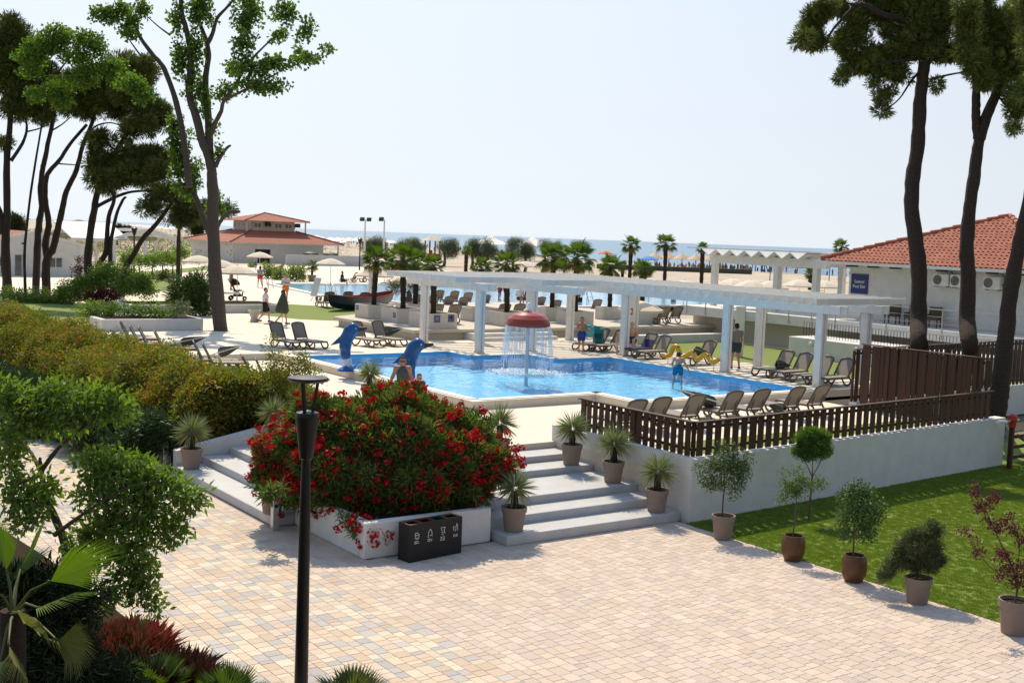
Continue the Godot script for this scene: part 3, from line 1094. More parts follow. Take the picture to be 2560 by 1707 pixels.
func left_buildings() -> void:
	# gabled white house behind the leaning pines
	var h := thing("gabled_house", "white gabled house with door and window behind the leaning pines", "building", Vector3(28.88, 0.97, -104.73))
	var ey := 2.96
	var L := 8.2
	var b := MB.new()
	var u := Vector3(-1, 0, 0)
	wall_with_openings(b, Vector3.ZERO, u, L, ey, 0.25, [[1.75, 2.85, 1.0, 1.9], [5.0, 5.65, 0.05, 2.1], [6.2, 6.9, 1.05, 1.9]])
	b.bar(Vector3(0, ey * 0.5, -0.13), Vector3(0, ey * 0.5, -8), 0.25, ey)
	b.bar(Vector3(-L, ey * 0.5, -0.13), Vector3(-L, ey * 0.5, -8), 0.25, ey)
	b.bar(Vector3(0, ey * 0.5, -8), Vector3(-L, ey * 0.5, -8), 0.25, ey)
	b.tri(Vector3(-L, ey, 0.125), Vector3(0, ey, 0.125), Vector3(-L * 0.5, ey + 1.0, 0.125))
	b.tri(Vector3(0, ey, -8), Vector3(-L, ey, -8), Vector3(-L * 0.5, ey + 1.0, -8))
	obj("wall", b, M.white_render, h)
	b = MB.new()
	for k in 14:
		var t0 := k / 14.0
		b.col = Color(0.48, 0.19, 0.13) * rnd(0.9, 1.1)
		for s in [-1.0, 1.0]:
			var e0 := Vector3(-L * 0.5 + s * (L * 0.5 + 0.2) * (1.0 - t0), ey + 0.08 + 1.0 * t0, 0.0)
			var e1 := Vector3(-L * 0.5 + s * (L * 0.5 + 0.2) * (1.0 - t0 - 1 / 14.0), ey + 0.05 + 1.0 * (t0 + 1 / 14.0), 0.0)
			b.quad(e0 + Vector3(0, 0, -0.1), e1 + Vector3(0, 0, -0.1), e1 + Vector3(0, 0, -8.1), e0 + Vector3(0, 0, -8.1))
	obj("roof", b, M.roof, h)
	b = MB.new()
	b.bar(Vector3(0.1, ey + 0.0, 0.16), Vector3(-L * 0.5, ey + 1.03, 0.16), 0.12, 0.2)
	b.bar(Vector3(-L - 0.1, ey + 0.0, 0.16), Vector3(-L * 0.5, ey + 1.03, 0.16), 0.12, 0.2)
	obj("gable_coping", b, M.white_paint, h)
	window(h, Vector3(-1.75, 1.0, 0), u, 1.1, 0.9, 2, M.white_paint)
	window(h, Vector3(-5.0, 0.05, 0), u, 0.65, 2.05, 1, M.white_paint, "door")
	window(h, Vector3(-6.2, 1.05, 0), u, 0.7, 0.85, 1, M.white_paint)
	b = MB.new()
	b.ball(Vector3(-5.0, 3.0, 0.18), Vector3(0.09, 0.09, 0.09), 8)
	obj("wall_lamp", b, M.dark, h)
	# open pavilion with a white louvred roof
	var o: Vector3 = Vector3(40.81, 0.97, -135.69)
	var p := thing("louvred_pavilion", "open white pavilion with slatted louvre roof behind the house", "pavilion", Vector3(o.x, 0.97, o.z))
	for e in [Vector3(0, 0, 0), Vector3(3.6, 0, 0), Vector3(7.2, 0, 0), Vector3(0, 0, -7), Vector3(7.2, 0, -7), Vector3(-4.5, 0, 0), Vector3(-4.5, 0, -7)]:
		b = MB.new()
		b.bar(e, e + Vector3.UP * 3.0, 0.32, 0.32)
		obj("post", b, M.white_render, p)
	b = MB.new()
	for k in 12:
		var x0 := -0.4 + 8.0 * k / 12.0
		var x1 := -0.4 + 8.0 * (k + 1) / 12.0
		var y0 := 3.0 + 1.0 * sin(PI * k / 12.0)
		var y1 := 3.0 + 1.0 * sin(PI * (k + 1) / 12.0)
		b.bar(Vector3(x0, y0, 0.1), Vector3(x1, y1, 0.1), 0.3, 0.4)
	b.bar(Vector3(-4.7, 3.05, 0.1), Vector3(-0.4, 3.05, 0.1), 0.3, 0.4)
	obj("arched_beam", b, M.white_render, p)
	for k in 26:
		b = MB.new()
		var zz := 0.4 - k * 0.3
		var y := 3.2 + 1.7 * k / 25.0
		b.box(Vector3(-1.6, y, zz), Vector3(6.4, 0.05, 0.22), Basis(Vector3.RIGHT, 0.35))
		obj("roof_slat", b, M.white_paint, p)
	for k in 24:
		b = MB.new()
		var x := 1.7 + 6.0 * k / 23.0
		var y := 3.3 + 1.0 * sin(PI * clampf((x + 0.4) / 8.0, 0, 1))
		b.bar(Vector3(x, y + 0.05, 0.3), Vector3(x, y + 0.05, -7.6), 0.2, 0.06)
		obj("roof_slat", b, M.white_paint, p)
	for k in 5:
		b = MB.new()
		b.bar(Vector3(-4.7 + k * 1.55, 3.1, 0.4), Vector3(-4.7 + k * 1.55, 4.8, -7.2), 0.12, 0.14)
		obj("rafter", b, M.white_paint, p)
	# far green roofed club house
	var f := thing("far_clubhouse", "distant grey green roofed clubhouse with small lantern on the horizon", "building", Vector3(92.62, 0.00, -340.52))
	f.scale = Vector3(0.62, 0.46, 0.62)
	b = MB.new()
	b.box(Vector3(0, 3.0, 0), Vector3(22, 4.4, 14))
	b.box(Vector3(23, 2.8, 2), Vector3(20, 3.6, 12))
	b.box(Vector3(0, 10.2, 0), Vector3(8, 1.8, 6))
	obj("wall", b, M.stone, f)
	b = MB.new()
	frustum_roof(b, -12.5, 12.5, -8.5, 8.5, 5.2, -4.5, 4.5, -3.2, 3.2, 9.3, 8, Color(0.20, 0.22, 0.19))
	frustum_roof(b, 12, 34.5, -5, 9.5, 4.6, 18, 30, 1, 3, 7.2, 6, Color(0.20, 0.22, 0.19))
	frustum_roof(b, -6.5, 6.5, -5, 5, 11.1, -0.3, 0.3, -0.3, 0.3, 13.6, 6, Color(0.20, 0.22, 0.19))
	obj("roof", b, M.roof, f)
	for k in 6:
		window(f, Vector3(-3.4 + k * 1.15, 9.5, 3.04), Vector3.RIGHT, 0.9, 1.3, 1, M.white_paint)
	b = MB.new()
	b.bar(Vector3(-16.5, 5, 0), Vector3(-16.5, 14.5, 0), 1.2, 1.2)
	obj("chimney", b, M.dark, f)


func pergola() -> void:
	var p := thing("pergola", "long white timber pergola stepping along the far side of the pool", "pergola", Vector3(32.0, 1.26, -36.0))
	var o := Vector3(32.0, 1.26, -36.0)
	var posts := [[27.1, -44.75], [27.1, -40.3], [29.85, -44.5], [29.85, -40.4], [32.7, -44.5], [32.7, -37.67], [32.65, -31.7], [32.7, -27.24], [35.05, -44.4], [35.05, -39.8], [35.1, -32.3], [35.1, -27.2]]
	for e in posts:
		var b := MB.new()
		var c := Vector3(e[0], 2.7, e[1]) - o
		b.cbox(c + Vector3(-0.085, 0, 0), Vector3(0.12, 2.88, 0.3), 0.008)
		b.cbox(c + Vector3(0.085, 0, 0), Vector3(0.12, 2.88, 0.3), 0.008)
		b.box(c, Vector3(0.05, 2.86, 0.2))
		var q := obj("post", b, M.white_paint, p)
		b = MB.new()
		b.box(c + Vector3(0, -1.42, 0), Vector3(0.34, 0.04, 0.34))
		obj("post_base", b, M.metal, q)
	for e in [[27.1, -46.0, -39.5], [29.85, -46.0, -37.2], [32.7, -46.0, -26.3], [35.08, -46.0, -26.4]]:
		for s in [-1, 1]:
			var b := MB.new()
			b.cbox(Vector3(e[0] + 0.19 * s, 3.99, (e[1] + e[2]) * 0.5) - o, Vector3(0.06, 0.3, e[2] - e[1]), 0.006)
			obj("beam", b, M.white_paint, p)
	var z := -46.4
	while z < -26.8:
		var x0 := 26.1 if z < -40.7 else (29.1 if z < -38.5 else 31.95)
		var b := MB.new()
		b.cbox(Vector3((x0 + 36.9) * 0.5, 4.262, z) - o, Vector3(36.9 - x0, 0.23, 0.09), 0.006)
		obj("slat", b, M.white_paint, p)
		z += 0.628


func fence_run(called: String, label: String, a: Vector3, b: Vector3, h: float, pitch: float, w: float, gap_every := 0) -> void:
	var t := thing(called, label, "fence", a)
	var d := b - a
	var l := d.length()
	d = d / l
	var nrm := d.cross(Vector3.UP)
	var n := int(l / pitch)
	var meshes := []
	for k in 4:
		var m := MB.new()
		var s := 0.8 + 0.14 * k
		m.col = Color(s, s * (0.97 + 0.02 * k), s)
		m.cbox(Vector3(0, h * 0.5 - 0.02, 0), Vector3(w, h - 0.06, 0.024), 0.003)
		meshes.append(m.mesh())
	for k in n:
		var off := rnd(-0.006, 0.006)
		var tf := Transform3D(Basis(d, Vector3.UP, d.cross(Vector3.UP)), d * ((k + 0.5) * pitch) + nrm * off)
		if gap_every and k % gap_every != 0:
			tf.origin += d * 0.028 * ((k * 7) % 3 - 1) + nrm * 0.03 * (k % 2)
		add("slat", meshes[rng.randi() % 4], M.wood, t, tf)
	var m := MB.new()
	m.col = Color(1.25, 1.2, 1.15)
	m.cbox(d * l * 0.5 + Vector3.UP * (h - 0.02), Vector3(l + 0.06, 0.035, 0.13), 0.006, Basis(d, Vector3.UP, d.cross(Vector3.UP)))
	obj("top_rail", m, M.wood, t)
	for y in [0.16, h - 0.16]:
		m = MB.new()
		m.cbox(d * l * 0.5 + Vector3.UP * y - nrm * 0.045, Vector3(l, 0.07, 0.035), 0.004, Basis(d, Vector3.UP, d.cross(Vector3.UP)))
		obj("cross_rail", m, M.wood, t)
	var np := int(l / 2.2) + 1
	for k in np + 1:
		m = MB.new()
		m.cbox(d * (0.06 + (l - 0.12) * k / np) + Vector3.UP * h * 0.48 - nrm * 0.1, Vector3(0.07, h * 0.96, 0.07), 0.006, Basis(d, Vector3.UP, d.cross(Vector3.UP)))
		obj("post", m, M.wood, t)


func fences() -> void:
	rng.seed = 77
	fence_run("slat_fence", "low brown slat fence on the white wall above the grey steps", Vector3(18.24, 1.4, -22.55), Vector3(18.24, 1.4, -18.6), 0.8, 0.232, 0.165)
	fence_run("slat_fence", "long low brown slat fence on the white wall above the lawn", Vector3(18.3, 1.4, -18.55), Vector3(30.95, 1.4, -19.44), 0.8, 0.3, 0.205)
	fence_run("tall_fence", "tall dark brown board fence beyond the lawn, in front of the pines", Vector3(31.0, 1.02, -24.1), Vector3(31.0, 1.02, -19.68), 2.1, 0.171, 0.15, 3)
	fence_run("tall_fence", "brown slat fence behind the tall board fence, at the pine trunks", Vector3(31.3, 1.14, -24.6), Vector3(47.0, 1.14, -25.9), 1.75, 0.3, 0.2)
	var b := MB.new()
	b.prism(pv([31.3, -24.45, 47, -25.75, 47, -26.05, 31.3, -24.75]), 0.0, 1.14)
	tag(obj("boundary_wall", b, M.white_render), "plain white wall under the rear brown fence at the right edge", "wall")



func make_lounger(label: String, group: String, at: Array, tilt := 1.0) -> Node3D:
	var key := "lounger%.2f" % tilt
	if not cache.has(key):
		var b := MB.new()
		for s in [-1.0, 1.0]:
			b.bar(Vector3(-0.34, 0.31, 0.33 * s), Vector3(0.93, 0.30, 0.33 * s), 0.05, 0.055)
		b.bar(Vector3(0.93, 0.30, -0.35), Vector3(0.93, 0.30, 0.35), 0.05, 0.055)
		b.bar(Vector3(-0.34, 0.31, -0.35), Vector3(-0.34, 0.31, 0.35), 0.04, 0.04)
		cache[key + "frame"] = b.mesh()
		b = MB.new()
		b.cbox(Vector3(0.3, 0.325, 0), Vector3(1.24, 0.018, 0.62), 0.006)
		cache[key + "seat"] = b.mesh()
		var a := tilt
		var u := Vector3(-cos(a), sin(a), 0)
		var nn := Vector3(sin(a), cos(a), 0)
		b = MB.new()
		b.cbox(Vector3(-0.3, 0.33, 0) + u * 0.37, Vector3(0.66, 0.014, 0.54), 0.004, Basis(u, nn, Vector3(0, 0, 1) * u.cross(nn).z))
		cache[key + "sling"] = b.mesh()
		b = MB.new()
		var arc := [Vector3(-0.3, 0.33, -0.31), Vector3(-0.3, 0.33, -0.31) + u * 0.6]
		for k in 7:
			var t := -PI / 2 + PI * k / 6.0
			arc.append(Vector3(-0.3, 0.33, 0.31 * sin(t) * (1.0 - 0.0)) + u * (0.64 + 0.09 * cos(t)))
		arc.append(Vector3(-0.3, 0.33, 0.31) + u * 0.6)
		arc.append(Vector3(-0.3, 0.33, 0.31))
		b.tube(arc, [0.032], 6)
		cache[key + "rim"] = b.mesh()
		for s in [0, 1]:
			var zz := 0.33 * (1 if s else -1)
			b = MB.new()
			b.tube([Vector3(0.92, 0.29, zz), Vector3(0.98, 0.17, zz * 1.05), Vector3(0.92, 0.06, zz * 1.05), Vector3(0.78, 0.022, zz * 1.03), Vector3(0.66, 0.08, zz), Vector3(0.5, 0.28, zz)], [0.03, 0.034, 0.036, 0.036, 0.032, 0.026], 6)
			cache[key + "legf%d" % s] = b.mesh()
			b = MB.new()
			b.tube([Vector3(0.1, 0.28, zz), Vector3(-0.05, 0.09, zz), Vector3(-0.2, 0.022, zz * 1.03), Vector3(-0.34, 0.06, zz * 1.05), Vector3(-0.42, 0.17, zz * 1.05), Vector3(-0.33, 0.3, zz)], [0.026, 0.032, 0.036, 0.036, 0.034, 0.03], 6)
			cache[key + "legb%d" % s] = b.mesh()
		b = MB.new()
		b.bar(Vector3(-0.36, 0.26, -0.2), Vector3(-0.3, 0.33, -0.2) + u * 0.4, 0.03, 0.02)
		b.bar(Vector3(-0.36, 0.26, 0.2), Vector3(-0.3, 0.33, 0.2) + u * 0.4, 0.03, 0.02)
		cache[key + "stay"] = b.mesh()
		cache[key] = true
	var o := thing("sun_lounger", label, "sun lounger", Vector3(at[0], at[1], at[2]), at[3], group)
	add("frame", cache[key + "frame"], M.frame, o)
	add("seat", cache[key + "seat"], M.sling, o)
	var br := add("backrest", cache[key + "sling"], M.sling, o)
	add("rim", cache[key + "rim"], M.frame, br)
	add("stay", cache[key + "stay"], M.frame, br)
	for s in 2:
		add("leg", cache[key + "legf%d" % s], M.frame, o)
		add("leg", cache[key + "legb%d" % s], M.frame, o)
	return o


func parasol(label: String, at: Vector3, r: float, h := 2.35, m: Material = null, group := "open sun umbrellas") -> Node3D:
	if m == null:
		m = M.canvas
	var o := thing("sun_umbrella", label, "umbrella", at, rnd(0, 1), group)
	var b := MB.new()
	b.tube([Vector3.ZERO, Vector3.UP * (h - 0.02)], [0.024], 8)
	obj("pole", b, M.pole, o)
	var n := 8
	var drop := r * 0.36
	for k in n:
		b = MB.new()
		var a0 := TAU * k / n
		var a1 := TAU * (k + 1) / n
		var rows := 4
		for q in rows:
			var t0 := float(q) / rows
			var t1 := float(q + 1) / rows
			var pts := []
			for w in [[t0, a0], [t1, a0], [t1, a1], [t0, a1]]:
				pts.append(Vector3(cos(w[1]) * r * w[0], h - drop * pow(w[0], 1.6), -sin(w[1]) * r * w[0]))
			b.quad(pts[0], pts[1], pts[2], pts[3])
		var e0 := Vector3(cos(a0) * r, h - drop, -sin(a0) * r)
		var e1 := Vector3(cos(a1) * r, h - drop, -sin(a1) * r)
		b.quad(e0 - Vector3.UP * 0.1, e1 - Vector3.UP * 0.1, e1, e0)
		obj("canopy_panel", b, m, o)
	b = MB.new()
	b.lathe([Vector2(0.3, 0), Vector2(0.3, 0.05), Vector2(0.05, 0.09), Vector2(0.04, 0.3), Vector2(0, 0.3)], 14)
	obj("base", b, M.pole, o)
	b = MB.new()
	b.ball(Vector3.UP * (h + 0.03), Vector3(0.04, 0.05, 0.04), 8)
	obj("finial", b, M.pole, o)
	return o


func folded_parasol(label: String, a: Vector3, b2: Vector3, r: float, pole_to: Vector3, m: Material = null) -> void:
	# canvas from its mouth a to its tip b2, with the pole reaching on to pole_to
	var o := thing("folded_umbrella", label, "umbrella", Vector3(a.x, minf(a.y, b2.y), a.z), 0, "folded sun umbrellas")
	var off := o.position
	var d := (b2 - a)
	var y := d.normalized()
	var x := y.cross(Vector3(0.3, 0.2, 0.9)).normalized()
	var z := x.cross(y)
	var b := MB.new()
	var n := 16
	var prof := [[0.0, 0.75], [0.12, 1.0], [0.4, 0.8], [0.75, 0.4], [1.0, 0.12]]
	for k in prof.size() - 1:
		for s in n:
			var q := []
			for w in [[k, s], [k, s + 1], [k + 1, s + 1], [k + 1, s]]:
				var an: float = TAU * w[1] / n
				var rr: float = r * prof[w[0]][1] * (1.0 if w[1] % 2 == 0 else 0.72)
				q.append(a - off + d * float(prof[w[0]][0]) + (x * cos(an) + z * sin(an)) * rr)
			b.quad(q[0], q[1], q[2], q[3])
	obj("canopy", b, m if m else M.olivecanvas, o)
	b = MB.new()
	b.tube([pole_to - off, b2 - off + y * 0.06], [0.022], 8)
	obj("pole", b, M.pole, o)


func pot(label: String, at: Vector3, r: float, h: float, kind := "taupe", group := "taupe plant pots") -> Node3D:
	var o := thing("plant_pot", label, "plant pot", at, rnd(0, 1), group)
	var b := MB.new()
	var m: Material = M.taupe_pot
	if kind == "taupe":
		b.lathe([Vector2(0, 0), Vector2(r * 0.72, 0), Vector2(r * 0.74, 0.01), Vector2(r * 0.93, h * 0.78), Vector2(r * 1.0, h * 0.78), Vector2(r * 1.03, h), Vector2(r * 0.93, h), Vector2(r * 0.9, h * 0.9)], 24)
	else:
		m = M.brown_pot
		b.lathe([Vector2(0, 0), Vector2(r * 0.66, 0), Vector2(r * 0.72, 0.02), Vector2(r * 0.95, h * 0.3), Vector2(r * 1.0, h * 0.55), Vector2(r * 0.95, h * 0.8), Vector2(r * 0.84, h * 0.97), Vector2(r * 0.82, h), Vector2(r * 0.74, h), Vector2(r * 0.74, h * 0.88)], 24)
	obj("body", b, m, o)
	b = MB.new()
	b.lathe([Vector2(r * 0.92 if kind == "taupe" else r * 0.76, h * 0.87), Vector2(0, h * 0.9)], 18)
	obj("soil", b, M.soil, o)
	return o


func blob(bones: Array, cell: float, k: float, inflate := 0.0) -> MB:
	# smooth union of tapered capsules [a, b, ra, rb], meshed as surface nets
	var lo := Vector3.ONE * 1e9
	var hi := -lo
	for q in bones:
		var rm: float = maxf(q[2], q[3]) + inflate + cell * 2.0 + k * 0.3
		lo = lo.min(q[0] - Vector3.ONE * rm).min(q[1] - Vector3.ONE * rm)
		hi = hi.max(q[0] + Vector3.ONE * rm).max(q[1] + Vector3.ONE * rm)
	var nx := int((hi.x - lo.x) / cell) + 2
	var ny := int((hi.y - lo.y) / cell) + 2
	var nz := int((hi.z - lo.z) / cell) + 2
	var fld := PackedFloat32Array()
	fld.resize(nx * ny * nz)
	fld.fill(1.0)
	for q in bones:
		var a: Vector3 = q[0]
		var d: Vector3 = q[1] - a
		var l2 := maxf(d.length_squared(), 1e-9)
		var ra: float = q[2] + inflate
		var rb: float = q[3] + inflate
		var rm := maxf(ra, rb) + cell * 2.0 + k
		var p0 := (a.min(q[1]) - Vector3.ONE * rm - lo) / cell
		var p1 := (a.max(q[1]) + Vector3.ONE * rm - lo) / cell
		for ix in range(maxi(0, int(p0.x)), mini(nx, int(p1.x) + 2)):
			for iy in range(maxi(0, int(p0.y)), mini(ny, int(p1.y) + 2)):
				for iz in range(maxi(0, int(p0.z)), mini(nz, int(p1.z) + 2)):
					var p := lo + Vector3(ix, iy, iz) * cell - a
					var t := clampf(p.dot(d) / l2, 0.0, 1.0)
					var s := (p - d * t).length() - lerpf(ra, rb, t)
					var id := (ix * ny + iy) * nz + iz
					var o := fld[id]
					var h := maxf(k - absf(o - s), 0.0) / k
					fld[id] = minf(o, s) - h * h * k * 0.25
	var idx := {}
	var vs := PackedVector3Array()
	var corner := [Vector3i(0, 0, 0), Vector3i(1, 0, 0), Vector3i(0, 1, 0), Vector3i(1, 1, 0), Vector3i(0, 0, 1), Vector3i(1, 0, 1), Vector3i(0, 1, 1), Vector3i(1, 1, 1)]
	var edges := [[0, 1], [2, 3], [4, 5], [6, 7], [0, 2], [1, 3], [4, 6], [5, 7], [0, 4], [1, 5], [2, 6], [3, 7]]
	var offs := PackedInt32Array()
	for c in corner:
		offs.append((c.x * ny + c.y) * nz + c.z)
	for ix in nx - 1:
		for iy in ny - 1:
			for iz in nz - 1:
				var id := (ix * ny + iy) * nz + iz
				var first := fld[id] < 0.0
				var mixed := false
				for c in range(1, 8):
					if (fld[id + offs[c]] < 0.0) != first:
						mixed = true
						break
				if not mixed:
					continue
				var sum := Vector3.ZERO
				var n := 0
				for e in edges:
					var fa := fld[id + offs[e[0]]]
					var fb := fld[id + offs[e[1]]]
					if (fa < 0.0) != (fb < 0.0):
						var t := fa / (fa - fb)
						sum += Vector3(corner[e[0]]).lerp(Vector3(corner[e[1]]), t)
						n += 1
				idx[id] = vs.size()
				vs.append(lo + (Vector3(ix, iy, iz) + sum / n) * cell)
	var norm := PackedVector3Array()
	norm.resize(vs.size())
	var quads := []
	var sx := ny * nz
	var sy := nz
	for id in idx:
		var f0 := fld[id]
		for ax in [[sx, sy, 1], [sy, 1, sx], [1, sx, sy]]:
			var st: int = ax[0]
			if id + st >= fld.size() or (f0 < 0.0) == (fld[id + st] < 0.0):
				continue
			var u: int = ax[1]
			var w: int = ax[2]
			if not (idx.has(id - u) and idx.has(id - w) and idx.has(id - u - w)):
				continue
			var q := [idx[id], idx[id - u], idx[id - u - w], idx[id - w]]
			if f0 >= 0.0:
				q.reverse()
			var fn := (vs[q[1]] - vs[q[0]]).cross(vs[q[2]] - vs[q[0]])
			for j in q:
				norm[j] += fn
			quads.append(q)
	var b := MB.new()
	for q in quads:
		var n0 := norm[q[0]].normalized()
		var n1 := norm[q[1]].normalized()
		var n2 := norm[q[2]].normalized()
		var n3 := norm[q[3]].normalized()
		b.tris(vs[q[0]], vs[q[1]], vs[q[2]], n0, n1, n2)
		b.tris(vs[q[0]], vs[q[2]], vs[q[3]], n0, n2, n3)
	return b


func lamp_post(label: String, at: Vector3, h: float, r: float) -> void:
	var o := thing("lamp_post", label, "lamp post", at, 0, "black garden lamp posts")
	var b := MB.new()
	b.lathe([Vector2(r * 2.2, 0), Vector2(r * 2.2, 0.1), Vector2(r * 1.6, 0.16), Vector2(r * 1.55, 0.5), Vector2(r * 1.25, h * 0.62), Vector2(r * 1.0, h - 1.12)], 18)
	obj("pole", b, M.black, o)
	b = MB.new()
	b.lathe([Vector2(r * 1.0, h - 1.13), Vector2(r * 1.05, h - 1.08), Vector2(r * 1.5, h - 1.06), Vector2(r * 2.55, h - 0.6), Vector2(r * 2.75, h - 0.52), Vector2(r * 2.55, h - 0.47), Vector2(0.03, h - 0.44), Vector2(0, h - 0.44)], 24)
	obj("lamp_cup", b, M.black, o)
	for k in 3:
		b = MB.new()
		var a := TAU * k / 3.0 + 0.5
		var d := Vector3(cos(a), 0, sin(a))
		b.tube([d * r * 1.2 + Vector3.UP * (h - 0.46), d * r * 2.3 + Vector3.UP * (h - 0.06)], [0.022], 8)
		obj("strut", b, M.black, o)
	b = MB.new()
	b.lathe([Vector2(0, h - 0.075), Vector2(0.235, h - 0.07), Vector2(0.262, h - 0.045), Vector2(0.255, h - 0.02), Vector2(0.1, h), Vector2(0, h + 0.002)], 32)
	obj("cap", b, M.black, o)


func dolphin(label: String, at: Vector3, turn: float) -> void:
	var o := thing("dolphin_statue", label, "statue", at, turn, "blue dolphin statues at the pool")
	# spine: tail on the kerb, body rising and bending over to the snout (+x)
	var sp := [Vector3(0.16, 0.1, 0), Vector3(0.06, 0.3, 0), Vector3(-0.02, 0.55, 0), Vector3(-0.04, 0.85, 0), Vector3(0.0, 1.12, 0), Vector3(0.1, 1.36, 0), Vector3(0.22, 1.47, 0), Vector3(0.32, 1.46, 0)]
	var rr := [0.1, 0.13, 0.16, 0.19, 0.21, 0.21, 0.19, 0.12]
	var bones := []
	for k in sp.size() - 1:
		bones.append([sp[k], sp[k + 1], rr[k], rr[k + 1]])
	var b := blob(bones, 0.035, 0.08)
	b.col = Color(0.018, 0.09, 0.28)
	for k in b.v.size():
		b.c[k] = Color(0.018, 0.088, 0.27) if b.v[k].y > 0.42 + 0.25 * b.v[k].x else Color(0.42, 0.56, 0.70)
	obj("body", b, M.gloss, o)
	b = MB.new()
	b.tube([Vector3(0.4, 1.45, 0), Vector3(0.55, 1.47, 0), Vector3(0.68, 1.5, 0)], [0.1, 0.065, 0.04], 10)
	obj("snout", b, M.dark, o)
	b = MB.new()
	b.col = Color(0.018, 0.088, 0.27)
	var f := [Vector3(-0.12, 1.3, 0), Vector3(-0.22, 0.95, 0), Vector3(-0.55, 0.86, 0)]
	for s in [-1.0, 1.0]:
		var off := Vector3(0, 0, 0.03 * s)
		if s > 0:
			b.tri(f[0] + off, f[2], f[1] + off)
		else:
			b.tri(f[0] + off, f[1] + off, f[2])
	b.quad(f[0] + Vector3(0, 0, 0.03), f[0] - Vector3(0, 0, 0.03), f[2], f[2])
	b.quad(f[2], f[2], f[1] - Vector3(0, 0, 0.03), f[1] + Vector3(0, 0, 0.03))
	obj("back_fin", b, M.gloss, o)
	for s in [-1.0, 1.0]:
		b = MB.new()
		b.col = Color(0.018, 0.088, 0.27)
		b.tube([Vector3(0.06, 1.1, 0.16 * s), Vector3(0.12, 0.9, 0.32 * s), Vector3(0.1, 0.72, 0.38 * s)], [0.07, 0.055, 0.02], 8)
		obj("flipper", b, M.gloss, o)
		b = MB.new()
		b.col = Color(0.05, 0.25, 0.6)
		b.tube([Vector3(0.16, 0.08, 0.05 * s), Vector3(0.3, 0.14, 0.2 * s), Vector3(0.42, 0.3, 0.3 * s)], [0.08, 0.07, 0.025], 8)
		obj("tail_fluke", b, M.gloss, o)
		b = MB.new()
		b.ball(Vector3(0.31, 1.49, 0.16 * s), Vector3(0.025, 0.03, 0.02), 8)
		obj("eye", b, M.whiteplain, o)
	b = MB.new()
	b.lathe([Vector2(0, 0), Vector2(0.3, 0), Vector2(0.27, 0.06), Vector2(0.12, 0.16), Vector2(0, 0.18)], 18)
	obj("base", b, M.blue, o)


func stroller(label: String, at: Vector3, turn: float, col: Color) -> Node3D:
	var o := thing("stroller", label, "stroller", at, turn)
	var b := MB.new()
	for s in [-1.0, 1.0]:
		b.tube([Vector3(0.35, 0.12, 0.22 * s), Vector3(-0.1, 0.5, 0.22 * s), Vector3(-0.45, 1.02, 0.22 * s)], [0.016], 6)
		b.tube([Vector3(-0.3, 0.12, 0.24 * s), Vector3(0.1, 0.55, 0.22 * s)], [0.016], 6)
	b.tube([Vector3(-0.45, 1.02, -0.22), Vector3(-0.45, 1.02, 0.22)], [0.018], 6)
	obj("frame", b, M.dark, o)
	for e in [Vector3(0.35, 0.1, 0.22), Vector3(0.35, 0.1, -0.22), Vector3(-0.3, 0.12, 0.26), Vector3(-0.3, 0.12, -0.26)]:
		b = MB.new()
		b.lathe([Vector2(0.05, -0.02), Vector2(e.y, -0.022), Vector2(e.y, 0.022), Vector2(0.05, 0.02)], 16, Transform3D(Basis(Vector3.RIGHT, PI / 2), e))
		obj("wheel", b, M.black, o)
	b = MB.new()
	b.col = col
	b.cbox(Vector3(0.02, 0.46, 0), Vector3(0.42, 0.06, 0.38), 0.02, Basis(Vector3.BACK, 0.15))
	b.cbox(Vector3(-0.2, 0.68, 0), Vector3(0.06, 0.5, 0.38), 0.02, Basis(Vector3.BACK, 0.35))
	b.cbox(Vector3(0.25, 0.34, 0), Vector3(0.05, 0.26, 0.36), 0.02, Basis(Vector3.BACK, -0.2))
	obj("seat", b, M.color, o)
	b = MB.new()
	b.col = col
	for k in 6:
		var a0 := 0.1 + PI * 0.55 * k / 6.0
		var a1 := 0.1 + PI * 0.55 * (k + 1) / 6.0
		var c := Vector3(-0.22, 0.72, 0)
		var p0 := c + Vector3(cos(a0), sin(a0), 0) * 0.34
		var p1 := c + Vector3(cos(a1), sin(a1), 0) * 0.34
		b.quad(p0 + Vector3(0, 0, 0.21), p0 - Vector3(0, 0, 0.21), p1 - Vector3(0, 0, 0.21), p1 + Vector3(0, 0, 0.21))
		for s in [-1.0, 1.0]:
			b.tri(c + Vector3(0, 0, 0.21 * s), p0 + Vector3(0, 0, 0.21 * s), p1 + Vector3(0, 0, 0.21 * s))
	obj("hood", b, M.color, o)
	b = MB.new()
	b.cbox(Vector3(0, 0.24, 0), Vector3(0.4, 0.1, 0.36), 0.02)
	obj("basket", b, M.dark, o)
	return o


